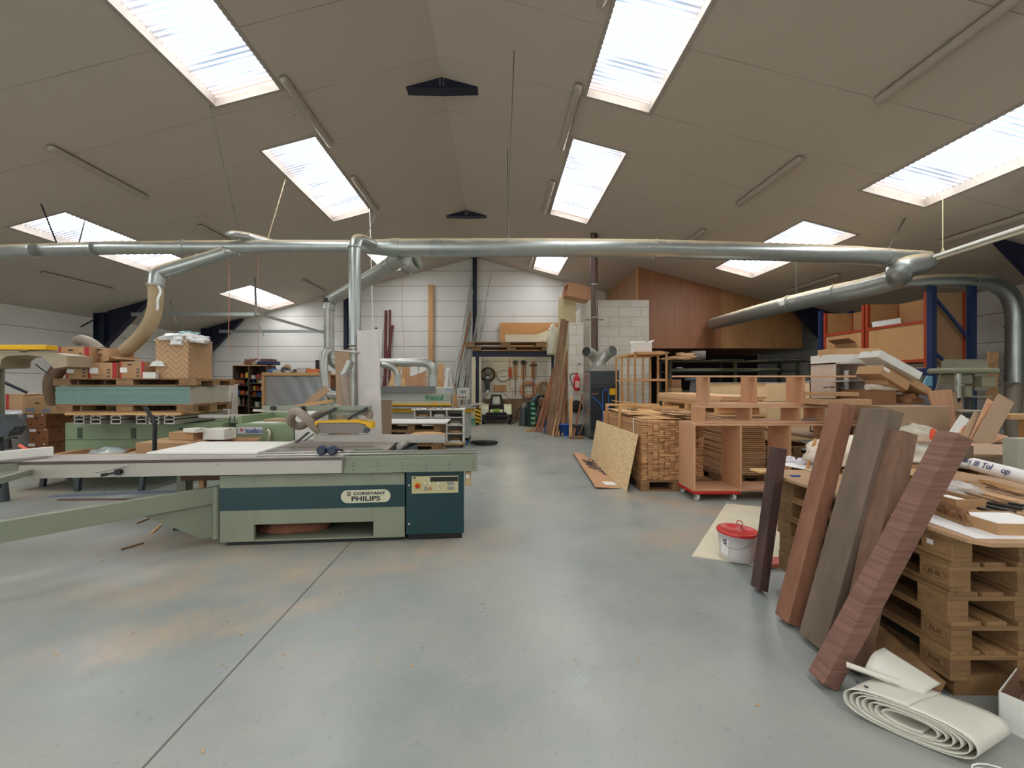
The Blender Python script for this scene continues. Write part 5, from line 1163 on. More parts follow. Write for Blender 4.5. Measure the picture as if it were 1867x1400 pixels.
# fire extinguisher
e = T('fire_extinguisher', 'red fire extinguisher hanging on the concrete pilaster', 'fire extinguisher')
YE = 12.05; c = P(1051.5,712,YE)
MB().lathe([(.03,-.01),(.085,.0),(.09,.03),(.09,.36),(.07,.42),(.03,.45),(.03,.48)], c, 24).build('cylinder', 'red', e)
MB().box(c.x-.06,c.x+.06,YE-.092,YE-.06,c.z+.09,c.z+.29).build('white_label', plain('pink_white_label', (214,170,160)), e)
MB().box(c.x-.08,c.x+.04,YE-.02,YE+.02,c.z+.48,c.z+.53).build('trigger_handle', 'red', e, .005)
MB().tube(spline([c+V((-.02,0,.5)), c+V((-.15,-.02,.5)), c+V((-.2,-.02,.38)), c+V((-.14,-.03,.2)), c+V((-.11,-.03,.08))], 6), .014, 8).build('hose', 'black', e)
MB().box(c.x-.03,c.x+.03,YE+.05,12.2,c.z+.3,c.z+.36).build('wall_bracket', 'black', e)
tag(MB().box(PX(1054,12.19),PX(1059,12.19),12.17,12.2,PZ(665,12.2),PZ(662,12.2)).build('wall_switch', plain('grey_switch',(150,140,124))), 'small grey socket on the pilaster above the extinguisher', 'socket')
# tubs and brooms at the pilaster
bt = plain('blue_tub_plastic', (30,84,170), .4)
e = T('blue_tub', 'blue plastic tub at the foot of the pilaster', 'tub', None, tuple(fl(1034,795)))
MB().lathe([(.17,0),(.21,.3),(.225,.3),(.225,.34),(.2,.34),(.19,.3),(.15,.02)], (0,.2,0), 26).build('tub_body', bt, e)
tag(MB().lathe([(.14,0),(.18,.3),(.19,.31),(.17,.31),(.12,.02)], tuple(fl(1060,796)+V((.0,.25,0))), 24).build('dark_bucket', 'dgrey'), 'dark bucket between the blue tub and the heater', 'bucket')
tag(MB().bar(fl(1040,799), P(1041,725,11.6), .09, .03).build('pale_batten', 'pineZ'), 'pale upright slat standing in front of the blue tub', 'slat')
tag(MB().bar(fl(1046,795), P(1062,720,12.0), .05, .04).build('brown_batten', 'plankr'), 'reddish slat leaning on the pilaster right of the pale slat', 'slat')
e = T('push_broom', 'wooden push broom standing at the foot of the heater', 'broom')
b_ = fl(1051,800)
MB().box(-.19,.19,-.05,.05,.0,.08,0,Matrix.Translation(b_)).build('broom_head', 'palletX', e, .012)
MB().tube([b_+V((.05,0,.07)), P(1077,745,10.9)], .015, 10).build('broom_handle', 'palletX', e)
tag(MB().lathe([(.05,0),(.19,0),(.19,.05),(.05,.05)], n=24, X=Matrix.Translation(P(1050,741,12.1)) @ Matrix.Rotation(PI/2,4,'X')).build('spare_disc', 'rubber'), 'dark wheel leaning on the pilaster behind the slats', 'wheel')
# ---- heater
HE = T('wood_heater', 'dark grey cabinet heater with two galvanised air outlets on top', 'heater')
yh, x0, x1 = 11.0, PX(1076,11), PX(1129,11)
MB().box(x0,x1,yh,yh+.85,.06,PZ(676,yh)).build('heater_body', 'dgrey', HE, .01)
MB().box(x0-.004,x0+.0,yh+.02,yh+.83,.08,PZ(678,yh)).build('side_panel', 'steel', HE)
a, b_ = PZ(676,yh), PZ(668,yh)
MB().add([(x0,yh,a),(x1,yh,a),(x1,yh+.85,a),(x0,yh+.85,a),(x0+.2,yh+.2,b_+.04),(x1-.15,yh+.2,b_+.04),(x1-.15,yh+.6,b_+.04),(x0+.2,yh+.6,b_+.04)],[(0,1,5,4),(1,2,6,5),(2,3,7,6),(3,0,4,7),(4,5,6,7)]).build('top_hood', plain('dusty_hood', (140,134,122), .6), HE)
MB().box(x0+.01,x1-.01,yh-.01,yh,PZ(701,yh),PZ(679,yh)).build('upper_panel', 'dgrey', HE, .004)
MB().box(x0+.02,x1-.02,yh-.012,yh,PZ(744,yh),PZ(706,yh)).build('upper_door', plain('near_black_enamel', (40,46,50), .4), HE, .004)
MB().box(x0+.02,x1-.02,yh-.012,yh,PZ(785,yh),PZ(747,yh)).build('lower_door', bpy.data.materials['near_black_enamel'], HE, .004)
MB().box(PX(1111,yh),PX(1125,yh),yh-.016,yh-.012,PZ(720,yh),PZ(708,yh)).build('yellow_sticker', 'yellow', HE)
MB().box(PX(1078,yh),PX(1090,yh),yh-.05,yh-.03,PZ(719,yh),PZ(717,yh)).build('door_handle', plain('copper_handle', (150,90,60)), HE)
c = V(((x0+x1)/2-.05, yh+.4, b_))
MB().tube([c, c+V((0,0,.14))], .2, 20).build('collar', 'galv', HE)
for s_, en in ((-1, V((-.42,-.25,.42))), (1, V((.32,-.25,.45)))):
    MB().tube(spline([c+V((0,0,.1)), c+V((s_*.1,0,.24)), c+V((s_*.24,-.08,.38)), c+en], 6), [.15]*18+[.14], 20, cap=False).build('air_outlet', 'galv', HE, solid=.004)
    d = V((s_*.5,-1,.1)).normalized()
    MB().lathe([(.001,0),(.135,0),(.135,.004)], n=20, X=Matrix.Translation(c+en-V((s_*.02,-.01,0))) @ V((0,0,1)).rotation_difference((en-V((s_*.24,-.08,.38))).normalized()).to_matrix().to_4x4()).build('outlet_mouth', 'black', HE)
# blue hand truck
e = T('hand_truck', 'blue tubular hand truck in front of the heater', 'hand truck')
yb_ = 10.5
mb = MB().tube(arc([P(1099,785,yb_), P(1099,714,yb_), P(1104,708,yb_), P(1110,714,yb_), P(1110,785,yb_)], .08, 5), .014, 10).tube(spline([P(1079,722,yb_-.1), P(1090,732,yb_-.1), P(1097,742,yb_-.1), P(1104,770,yb_-.05)], 5), .014, 10)
mb.build('tube_frame', plain('blue_tube_paint', (40,96,180), .4), e)
for x in (1097,1112): MB().tube([(PX(x,yb_)-.03,yb_,.11), (PX(x,yb_)+.03,yb_,.11)], .11, 16).build('wheel', 'rubber', e)
# ---- timber rack
RK = T('timber_rack', 'slender pine rack of open frames with a white carton on top', 'rack')
ya, yb_ = 9.4, 10.9; xa, xb = PX(1158,ya), PX(1215,ya); zt = PZ(642,ya)
for i, y in enumerate((ya, ya+.5, ya+1.0, yb_)):
    for x in (xa, xb): MB().box(x-.02,x+.02,y-.02,y+.02,0,zt).build('post', 'pineZ', RK)
    MB().box(xa,xb,y-.02,y+.02,zt-.05,zt).build('cross_rail', 'pineX', RK)
    MB().box(xa,xb,y-.02,y+.02,PZ(692,ya)-.03,PZ(692,ya)).build('cross_rail', 'pineX', RK)
for z in (zt-.01, PZ(692,ya)+.0):
    for x in (xa, xb): MB().box(x-.02,x+.02,ya,yb_,z-.04,z).build('side_rail', 'pine', RK)
    MB().box(xa+.03,xb-.03,ya,yb_-.3,z,z+.02).build('shelf_board', 'ply', RK)
MB().bar((xa,ya+.5,.3), (xa,ya+1.0,1.5), .04, .04).build('diagonal_brace', 'pineZ', RK)
cardbox('torn white carton on top of the pine rack', (PX(1173,ya+.3), ya+.45, zt+.022), .40, .3, .24, .1, 'white', open_=True, flaps={'r':(.1,50),'b':(.08,40)})
tag(crumple(MB(), (PX(1200,ya+.6), ya+.8, zt+.02), .3, .25, .05, 7, rough=.8).build('crumpled_paper', 'card'), 'crumpled brown paper on the rack right of the white carton', 'paper')
# ---- plywood clad loft with dark space under it
YL = 13.2; xl, xr = PX(1163,YL), PX(1463,YL); zb = PZ(635,YL)
m_ = wood('reddish_plywood_cladding', (164,112,78), (142,92,62), 'Z', 1.6, .45, 0, .12); m2 = wood('tan_plywood_cladding', (168,126,82), (148,106,66), 'Z', 1.6, .45, 0, .12)
M['cladr'], M['cladt'] = m_, m2
e = T('wall_loft', None, None); e['kind'] = 'structure'
xs = [xl, PX(1240,YL), PX(1315,YL), PX(1380,YL), xr]
for i in range(4):
    a, b_ = xs[i], xs[i+1]-.004
    MB().prism([(a,YL,zb),(b_,YL,zb),(b_,YL,roofz(b_)-.01),(a,YL,roofz(a)-.01)], (0,.03,0)).build('cladding_sheet', 'cladr' if i < 2 else 'cladt', e)
MB().prism([(xl-.03,YL-.0,zb-.3),(xl-.0,YL,zb-.3),(xl,YL,roofz(xl)-.01),(xl-.03,YL,roofz(xl)-.01)], (0,YF-YL,0)).build('return_cladding', 'cladt', e)
MB().box(xl-.05,xl+.0,YL-.04,YL+.04,zb,roofz(xl)-.02).build('corner_post', 'pineZ', e)
MB().box(xl,xr,YL+.03,YF,zb,zb+.05).build('loft_floor', 'cladr', e)
MB().box(xl-.03,XR-.5,YF-.6,YF-.55,0,zb).build('shade_back_panel', plain('loft_shade_brown', (52,36,30), .8), e)  # brown partition coloured dark to stand in for the unlit room
# dark shelving under the loft
YS = 12.2
SH = T('steel_shelving', 'dark green steel shelving loaded with sheets under the plywood loft', 'shelving')
for x in (1222, 1340, 1455):
    for y in (YS, YS+.8): MB().box(PX(x,YS)-.04,PX(x,YS)+.04,y-.04,y+.04,0,PZ(657,YS)).build('post', plain('olive_steel', (86,92,70), .5) if 'olive_steel' not in bpy.data.materials else bpy.data.materials['olive_steel'], SH)
for y in (659, 676, 712): MB().box(PX(1220,YS),PX(1462,YS),YS-.05,YS+.85,PZ(y,YS)-.03,PZ(y,YS)).build('shelf', bpy.data.materials['olive_steel'], SH)
MB().tube([P(1224,675,YS-.1), P(1420,675,YS-.1)], .06, 16).build('round_beam', bpy.data.materials['olive_steel'], SH)
rng = random.Random(21)
sheetcols = [plain('old_sheet_%s' % w, c, .8) for w, c in (('grey', (132,122,110)), ('tan', (150,130,104)), ('brown', (104,84,66)))]
for i in range(9):
    x = 1218+26*i; w = rng.uniform(45,90); z = PZ(659,YS)+.003+.012*(i % 4)
    nm = ['leftmost','second','third','fourth','fifth','sixth','seventh','eighth','rightmost'][i]
    X = Matrix.Translation((PX(x+w/2,YS), YS+.2, z)) @ rotz(rng.uniform(-.08,.08)) @ Matrix.Rotation(rng.uniform(-.015,.015),4,'Y')
    tag(MB().box(-w/2*YS/F,w/2*YS/F,-.35,.4,0,.008,0,X).build('thin_sheet', sheetcols[i % 3]), '%s thin sheet from the left on the top of the dark shelving' % nm, 'sheet', 'thin sheets on the dark shelving')
for i in range(6):
    x = 1245+26*i; w = rng.uniform(50,80); z = PZ(676,YS)+.003+.012*(i % 3)
    X = Matrix.Translation((PX(x+w/2,YS), YS+.15, z)) @ rotz(rng.uniform(-.08,.08)) @ Matrix.Rotation(rng.uniform(-.05,.0),4,'Y')
    tag(MB().box(-w/2*YS/F,w/2*YS/F,-.35,.4,0,.008,0,X).build('thin_sheet', sheetcols[i % 3]), '%s thin sheet from the left on the middle shelf of the dark shelving' % ['leftmost','second','third','fourth','fifth','rightmost'][i], 'sheet', 'thin sheets on the dark shelving')
tag(crumple(MB(), (PX(1252,12.0),12.1,PZ(659,YS)+.05), .28,.25,.16,13,rough=1.3).build('crumpled_paper', 'card'), 'crumpled brown paper heap left of the grey ring on the shelving', 'paper')
tag(crumple(MB(), (PX(1228,12.0),11.95,PZ(659,YS)+.03), .35,.25,.08,15,rough=1.3).build('crumpled_paper', 'card'), 'flatter torn brown paper at the left end of the shelving', 'paper')
tag(MB().lathe([(.19,0),(.205,0),(.205,.25),(.19,.25),(.19,0)], (PX(1276,12.0),12.1,PZ(659,YS)+.05), 30, cap=False).build('grey_ring', plain('grey_band', (124,116,108), .7)), 'wide grey ring standing on the dark shelving', 'ring')
tag(MB().lathe([(.1,0),(.1,.05),(.08,.07)], (PX(1239,YS),YS,PZ(676,YS)+.04), 20).build('white_tub', 'paper'), 'small round white tub on the middle shelf', 'tub')
cardbox('small brown carton with black print on the lower shelf', (PX(1235.5,11.7), 11.9, PZ(706,11.7)), .28, .25, .23, 0, 'cardd')
cardbox('white based carton under the small printed carton', (PX(1236,11.7), 11.9, PZ(706,11.7)-.26), .3, .25, .25, 0, 'card')
e = T('stool_machine', 'grey angled machine head seen behind the shelf unit', 'machine')
MB().bar(P(1260,730,10.8), P(1265,694,10.8), .12, .12).build('column', 'grey', e, .01)
MB().box(PX(1254,10.8),PX(1278,10.8),10.6,11.0,PZ(694,10.8),PZ(689,10.8)).build('head', plain('slate_grey', (90,96,104)), e, .03)
MB().box(PX(1250,10.8),PX(1275,10.8),10.5,11.1,0,PZ(729,10.8)).build('base', 'dgrey', e)
cardbox('beige carton with wood shavings at the foot of the pine rack', (PX(1182,9.0), 9.2, .0), .5, .4, .95, .1, 'cardd', open_=True)
tag(crumple(MB(), (PX(1185,9.0), 9.2, .88), .22,.18,.12,17,rough=1.2).build('shavings', 'pineX'), 'curly pale shavings heaped in the beige carton', 'shavings', kind='stuff')
tag(MB().box(PX(1197,9.0),PX(1215,9.0),9.0,9.3,0,.98).build('white_bag', 'filmw', None, .05), 'white plastic bag right of the beige carton', 'bag')
# ---- tool shelving left of centre
YT = 9.6
TS = T('tool_shelving', 'chipboard shelving crowded with bottles and tools near the far left corner', 'shelving')
xa, xm, xb = PX(424,YT), PX(452,YT), PX(486,YT); zt = PZ(667,YT)
mb = MB()
for x in (xa, xm, xb-.02): mb.box(x,x+.025,YT,YT+.4,0,zt)
mb.box(xa,xb,YT+.39,YT+.4,0,zt); mb.build('carcass', plain('worn_chipboard', (96,80,66), .8), TS)
MB().box(xa-.01,xb+.01,YT-.01,YT+.4,zt,zt+.02).build('top_board', 'pineX', TS)
cols = {'white': (214,214,208), 'blue': (40,90,160), 'red': (190,44,40), 'green': (60,110,70), 'black': (30,30,32), 'yellow': (206,196,40), 'orange': (220,110,50), 'brown': (110,74,50), 'pale': (190,190,180)}
CM = {k: plain('%s_item' % k, c, .4) for k, c in cols.items()}
rng = random.Random(12); cn = list(cols)
sh = {'left': [(688,'upper'),(702,'second'),(719,'third'),(739,'lowest')], 'right': [(690,'upper'),(698,'second'),(711,'third'),(722,'fourth'),(742,'lowest')]}
for side, (x0, x1) in {'left': (xa+.04, xm-.01), 'right': (xm+.04, xb-.03)}.items():
    for y, nm in sh[side]:
        z = PZ(y,YT); MB().box(x0-.02,x1+.015,YT,YT+.39,z-.02,z).build('shelf', bpy.data.materials['worn_chipboard'], TS)
        n_ = rng.choice([3,4,4]); used = set()
        for i in range(n_):
            c_ = rng.choice([q for q in cn if q not in used]); used.add(c_); x = x0+(x1-x0)*(i+.5)/n_; kind = rng.choice(['bottle','tin','box'])
            r = (x1-x0)/n_*.4; h = rng.uniform(.09,.15)
            if nm == 'lowest': h = rng.uniform(.14,.2)
            mb = MB()
            if kind == 'bottle': mb.lathe([(r*.8,0),(r*.8,h*.65),(r*.3,h*.8),(r*.3,h)], (x,YT+.1,z), 12)
            elif kind == 'tin': mb.lathe([(r,0),(r,h*.8),(r*.9,h*.85)], (x,YT+.12,z), 14)
            else: mb.box(x-r,x+r,YT+.05,YT+.2,z,z+h*.8)
            tag(mb.build('%s_%s' % (c_, {'bottle':'bottle','tin':'tin','box':'carton'}[kind]), CM[c_]), '%s %s on the %s shelf of the %s bay of the tool shelving' % (c_, kind, nm, side), kind, 'small things on the tool shelving')
for x, c_, l in ((438,'pale','left white spray bottle'),(444,'pale','right white spray bottle')): tag(MB().lathe([(.05,0),(.05,.14),(.02,.2),(.02,.24)], (PX(x,YT),YT+.15,zt+.021), 14).build('spray_bottle', CM[c_]), l+' on top of the tool shelving', 'bottle')
tag(crumple(MB(), (PX(455,YT),YT+.15,zt+.021), .18,.12,.13,31,rough=1.2).build('dark_tool_heap', CM['brown']), 'dark power tool on top of the tool shelving', 'tool')
tag(MB().box(PX(468,YT),PX(497,YT),YT,YT+.35,zt+.03,PZ(658,YT),0).build('navy_case', plain('navy_case', (30,44,84), .5), None, .02), 'navy tool case on the right end of the tool shelving', 'case')
tag(MB().box(PX(473,YT),PX(492,YT),YT+.05,YT+.3,PZ(658,YT),PZ(654,YT),0).build('red_folder', CM['brown']), 'flat brown folder lying on the navy tool case', 'folder')
tag(crumple(MB(), (PX(462,YT),YT+.15,zt+.021), .15,.12,.09,33).build('pale_rag', CM['pale']), 'pale rag between the tool and the navy case', 'rag')
# film covered crate
FC = T('film_covered_crate', 'pine framed crate fronted with clear plastic film behind the saw', 'crate')
YC = 8.8; x0, x1, z1 = PX(477,YC), PX(601,YC), PZ(684,YC)
for x in (x0, x1-.06): MB().box(x,x+.06,YC,YC+.06,0,z1).build('corner_post', 'pineZ', FC)
MB().box(x0,x1,YC,YC+.06,z1-.01,z1+.06).build('top_rail', 'pineX', FC)
MB().box(x0,x1,YC+.06,YC+.9,z1,z1+.03).build('top_board', 'ply', FC)
MB().box(x0,x0+.02,YC+.06,YC+.9,0,z1).build('side_board', 'ply', FC)
MB().box(x0,x1,YC+.88,YC+.9,0,z1).build('back_board', 'dgrey', FC)
MB().grid(lambda u, w: (x0+.06+(x1-x0-.12)*u, YC+.03+.02*noise.noise(V((u*5+w*4, w*2, 1)))+.015*math.sin((u*2+w)*14)*(u), .1+(z1-.12)*w), 40, 24).build('plastic_film', 'film', FC)
tag(crumple(MB(), (PX(545,9.2),9.3,.9), .35,.2,.35,41,rough=1.2).build('dark_engine', 'black'), 'dark shiny tool heap seen through the film of the crate', 'tool')
tag(MB().box(PX(520,9.2),PX(580,9.2),9.1,9.5,0,.9).build('inner_stand', 'dgrey'), 'dark stand inside the film covered crate', 'stand')
rng = random.Random(33)
junk = [(497,'blue','flat blue case','case'),(510,'pale','crumpled pale sheet','sheet'),(517,'black','black tool bag','bag'),(528,'pale','rolled white sheet','sheet'),(538,'black','long black case','case'),(552,'pale','grey bag','bag'),(560,'black','black flat case','case'),(572,'orange','orange tool box','box'),(578,'pale','white tin','tin'),(590,'brown','brown wood scrap','wood')]
for i, (x, c_, l, cat) in enumerate(junk):
    w = rng.uniform(.07,.13); h = rng.uniform(.06,.14)
    mb = MB(); c = (PX(x,YC+.2),YC+.25,z1+.032)
    if i % 2: mb.box(c[0]-w,c[0]+w,c[1]-.12,c[1]+.12,c[2],c[2]+h)
    else: crumple(mb, c, w*1.2,.12,h*.8,50+i)
    tag(mb.build(l.split()[-2]+'_'+l.split()[-1] if len(l.split()) > 1 else l, CM[c_], None), l+' lying on top of the film covered crate', cat, 'clutter on the film covered crate')
tag(MB().lathe([(.02,0),(.085,0),(.085,.02),(.02,.02)], n=24, X=Matrix.Translation(P(524,671,YC+.3)) @ Matrix.Rotation(PI/2,4,'X')).build('brown_disc', 'mdf'), 'round brown disc standing behind the clutter', 'disc')
tag(MB().box(PX(575,9.3),PX(581,9.3),9.3,9.36,PZ(676,9.3),PZ(656,9.3)).build('black_remote', 'black'), 'black upright level standing on the crate', 'level')
tag(MB().box(PX(601,9.1),PX(616,9.1),9.1,9.5,0,PZ(685,9.1)).build('brown_cabinet', 'cladr'), 'reddish wooden cabinet right of the film covered crate', 'cabinet')
tag(MB().box(PX(400,9.0),PX(418,9.0),9.0,9.3,.55,PZ(700,9.0)).build('cream_board', 'white'), 'cream panel left of the tool shelving', 'panel')
tag(MB().box(PX(398,9.1),PX(424,9.1),9.05,9.5,PZ(699,9.0),PZ(692,9.0)).build('brown_beam', 'plankr'), 'short brown beam above the cream panel', 'beam')
tag(MB().tube([(PX(412,8.9),8.9,0), P(423,715,9.1)], .012, 8).build('grey_stick', 'alu'), 'thin grey stick leaning between cream panel and shelving', 'stick')
# ================================================================ LATH STACK, OSB, CARDBOARD
pallet('pallet under the tall stack of lath ends', (2.56, 6.5, 0), 0, 'pallets', 1.05, 1.5, zs=1.1)
tag(MB().box(2.08,3.05,7.3,7.9,0,.155).build('support_block', 'pallet'), 'low wooden bearer under the far end of the lath stack', 'bearer')
M['lath'] = wood('brown_lath', (208,160,112), (170,122,80), 'Y', 6, .7, .5, .05)
lw, lh = .0805, .0312; nx, nz = 11, 27
lath0 = None; rng = random.Random(4)
ordn = ['lowest','2nd','3rd']+['%dth' % i for i in range(4, 28)]; ordn[20] = '21st'; ordn[21] = '22nd'; ordn[22] = '23rd'; ordn[26] = 'topmost'
coln = ['leftmost','2nd','3rd']+['%dth' % i for i in range(4, 12)]
for i in range(nx):
    for k in range(nz):
        if lath0 is None:
            o = lath0 = MB().box(-.0375,.0375,0,2.12,0,.0272).build('timber_lath', 'lath'); base_ = o.location.copy()
        else: o = dup(lath0, ch=[])
        o.location = (2.06+lw*i+lw/2+rng.uniform(-.002,.002), 5.78+1.06+rng.uniform(-.022,.022), .16+lh*k+rng.uniform(0,.0015))
        tag(o, 'lath end %s from the floor in the %s column from the left, tall lath stack' % (ordn[k], coln[i]), 'lath', 'laths in the tall stack on the pallet')
zt = .16+lh*nz
for i, (x, y0, y1, r_) in enumerate(((2.3,6.0,7.7,.03),(2.55,5.9,7.4,-.02),(2.8,6.1,7.6,.05),(2.2,6.4,7.8,-.04))):
    tag(MB().box(-.13,.13,0,y1-y0,0,.012,0,Matrix.Translation((x,y0,zt+.004+.0125*i)) @ rotz(r_)).build('thin_board', 'pine'), ['leftmost','second','third','topmost'][i]+' thin pale board lying on top of the lath stack', 'board', 'thin boards on the lath stack')
tag(MB().bar((2.0,6.95,zt+.24), (3.1,5.95,zt+.10), .16, .014, (0,1,0)).build('pale_board', 'pineX'), 'long pale board lying raised across the lath stack frame', 'board')
tag(MB().add([(2.55,5.9,zt+.075),(3.15,6.0,zt+.06),(3.1,6.8,zt+.075),(2.6,6.6,zt+.08)],[(0,1,2,3)]).build('kraft_paper', 'card', None, 0, .004), 'brown kraft sheet lying on top of the lath stack', 'sheet')
for j, y in enumerate((7.55, 6.75)):
    e = T('stacking_frame', ['far','near'][j]+' pine stacking frame around the lath stack', 'frame', 'pine frames around the lath stack')
    for x in (2.035, 3.0): MB().box(x-.02,x+.02,y-.025,y+.025,.1 if x < 2.5 else zt-.3,zt+.12).build('post', 'pineZ', e)
    MB().box(2.015,3.02,y-.025,y+.025,zt+.12,zt+.16).build('cross_rail', 'pineX', e)
e = T('packing_strap', 'white packing strap around the near end of the lath stack', 'strap')
mb = MB().box(2.052,2.056,6.10,6.13,.2,zt).box(2.052,2.95,6.10,6.13,zt,zt+.003); mb.build('strap_band', 'paper', e)
# osb sheet
m, nt, b = newmat('osb'); v = tex(nt, (1,1,1)); vo = nt.nodes.new('ShaderNodeTexVoronoi'); vo.inputs['Scale'].default_value = 48
mp = nt.nodes.new('ShaderNodeMapping'); mp.inputs['Scale'].default_value = (1,.45,1.6); L(nt, v, mp.inputs[0]); L(nt, mp.outputs[0], vo.inputs[0])
L(nt, ramp(nt, vo.outputs['Color'], [(.1, lin((204,172,122))), (.5, lin((222,192,144))), (.9, lin((232,206,162)))]), b.inputs['Base Color']); b.inputs['Roughness'].default_value = .75; bumpn(nt, b, vo.outputs['Distance'], .3, .003); M['osb'] = m
A, B_, C_, D = V((1.83,5.73,0)), V((1.86,8.05,0)), V((2.0,8.1,.80)), V((2.035,5.84,.80))
osb = tag(MB().prism([A, B_, C_, D], (-.018,0,.003)).build('osb_sheet', 'osb'), 'speckled strand board sheet leaning on the left side of the lath stack', 'board')
nrm = (D-A).cross(B_-A).normalized(); nrm = nrm if nrm.x < 0 else -nrm
def osbp(u, w): return A.lerp(B_, u).lerp(D.lerp(C_, u), w)+nrm*.0205
rng = random.Random(8)
mb = MB()
for i in range(26):
    u = .16+.022*i; w = .62+.004*i+rng.uniform(-.015,.015); h = rng.uniform(.02,.05)
    mb.add([osbp(u,w), osbp(u+.012,w), osbp(u+.012,w+h), osbp(u,w+h)], [(0,1,2,3)])
mb.build('faded_stamp', plain('faded_grey_stamp', (128,106,80), .8), osb)
# cardboard with lettering on the floor
cb = MB().prism([(1.42,5.87,.03),(1.80,5.9,.004),(1.86,8.75,.004),(1.62,8.76,.05)], (0,0,.006)); cbo = tag(cb.build('floor_cardboard', plain('orange_tan_cardboard', (196,150,112), .8)), 'long cardboard sheet with large black lettering lying on the floor beside the strand board', 'cardboard')
tx = text('SMARTPLY', .30, plain('faded_black_print', (74,62,60), .8), 'lettering', cbo, (1.71,7.1,.026), (0,.04,-PI/2-.035), .0008, 1.12, 1.0, bold=.004)
MB().box(-.09,.09,-.1,.1,0,.001,0,Matrix.Translation((1.70,6.15,.019)) @ Matrix.Rotation(.05,4,'Y')).build('white_label', 'paper', cbo)
# ================================================================ BOARD STACKS
bs = None; rng = random.Random(6); M['bse'] = wood('raw_board_edge', (228,188,142), (206,160,114), 'Y', 4, .7, .2)
n_ = 31
for i in range(n_):
    if bs is None: o = bs = MB().box(-.335,.335,-1.22,1.22,0,.021).build('ply_board', 'bse', None, .001)
    else: o = dup(bs, ch=[])
    o.location = (3.70+rng.uniform(-.006,.006), 7.3+rng.uniform(-.012,.012), .155+.0295*i)
    tag(o, ('lowest' if i == 0 else 'topmost' if i == n_-1 else '%d%s' % (i+1, {1:'st',2:'nd',3:'rd'}.get((i+1) % 10 if i+1 not in (11,12,13) else 0, 'th'))+' from the floor')+' board of the tall board stack seen through the shelf unit', 'board', 'boards in the tall board stack')
pallet('pallet under the tall board stack behind the shelf unit', (3.7,7.3,0), PI/2, 'pallets', 2.3, .7)
for i, y in enumerate((6.3,7.3,8.3)): tag(MB().box(3.4,4.05,y-.05,y+.05,1.07,1.165).build('bearer', 'pineX'), ['near','middle','far'][i]+' pine bearer between the two board stacks', 'bearer')
for i in range(8):
    o = dup(bs, ch=[]); o.location = (3.75+rng.uniform(-.01,.03), 7.4+rng.uniform(-.02,.02), 1.168+.0225*i)
    tag(o, '%s board from the bottom in the short upper board stack' % ['1st','2nd','3rd','4th','5th','6th','7th','8th'][i], 'board', 'boards in the short upper stack')
# cream insulation blocks
M['foam'] = plain('cream_wood_fibre_board', (238,208,160), .85, 0, .05, 3)
for i in range(3):
    z0 = [.55,.88,1.22][i]; z1 = [.87,1.21,1.54][i]
    tag(MB().box(4.66,5.72+.04*(i-1),7.0,8.9,z0,z1).build('insulation_pack', 'foam', None, .015), ['lowest','middle','topmost'][i]+' cream insulation pack of the stack behind the shelf unit', 'insulation', 'stack of cream insulation packs')
tag(MB().box(4.62,5.60,7.0,8.95,1.542,1.555).build('white_cover', 'white', None, .004), 'white sheet lying on the cream insulation packs', 'sheet')
for i in range(3): pallet(['lowest','middle','topmost'][i]+' pallet under the cream insulation packs', (5.2,7.8,.0+.15*i), 0, 'pallets under the insulation', 1.15, 1.6)
# ================================================================ SHELF UNIT ON RED DOLLY
SU = T('shelf_unit', 'beech coloured three tier shelf unit lying on a red dolly', 'shelf unit')
t = .028
def su(x0, x1, y0, y1, z0, z1, name, mat='ply'): return MB().box(x0,x1,y0,y1,z0,z1).build(name, mat, SU, .0015)
yA, yB = 5.3, 5.73; z0, z1 = .125, 1.015
su(2.57,5.35,yA,yB,z0,z0+t,'bottom_board','plyX'); su(2.57,5.35,yA,yB,z1-t,z1,'top_board','plyX')
for x in (2.57,3.18,3.83,4.48,5.13): su(x,x+t,yA,yB,z0+t,z1-t,'upright_panel')
yA, yB = 5.34, 5.68; z0, z1 = 1.018, 1.247
su(2.72,5.3,yA,yB,z0,z0+t,'bottom_board','plyX'); su(2.72,4.55,yA,yB,z1-t,z1,'top_board','plyX')
for x in (2.72,3.34,3.98): su(x,x+t,yA,yB,z0+t,z1-t,'upright_panel')
su(4.30,4.30+t,yA,yB,z0+t,z1-t,'upright_panel')
yA, yB = 5.38, 5.70; z0, z1 = 1.25, 1.655
su(2.80,4.13,yA,yB,z0,z0+t,'bottom_board','plyX'); su(4.12,4.72,yA,yB,z0,z0+t,'shelf_board','plyX')
for x in (2.80,3.43,4.07): su(x,x+t,yA,yB,z0+t,z1-t,'upright_panel')
tag(su(2.38,4.78,yA+.0,yA+.14,z1-t,z1-.006,'top_rail','plyX'), 'long pale top rail overhanging both ends')
su(4.1,4.86,yA+.2,yA+.24,z1-.09,z1-.075,'thin_rail','white')
DO = T('red_dolly', 'red steel dolly on four white castors under the shelf unit', 'dolly')
mb = MB(); X = Matrix.Identity(4)
for a in ((2.56,3.18,5.28,5.32),(2.56,3.18,5.72,5.76),(2.56,2.60,5.32,5.72),(3.14,3.18,5.32,5.72)): mb.box(*a,.092,.122)
mb.build('frame', 'red', DO, .003)
for x in (2.62,3.10):
    for y in (5.30,5.70):
        mb = MB().lathe([(.02,.086),(.026,.092)], (x,y,0), 12).box(x-.024,x-.019,y-.02,y+.05,.04,.09).box(x+.019,x+.024,y-.02,y+.05,.04,.09); br_ = mb.build('castor_fork', 'steel', DO)
        MB().tube([(x-.016,y+.02,.045),(x+.016,y+.02,.045)], .045, 24).tube([(x-.02,y+.02,.045),(x+.02,y+.02,.045)], .014, 12).build('castor_wheel', plain('white_wheel', (206,204,196), .5), br_)
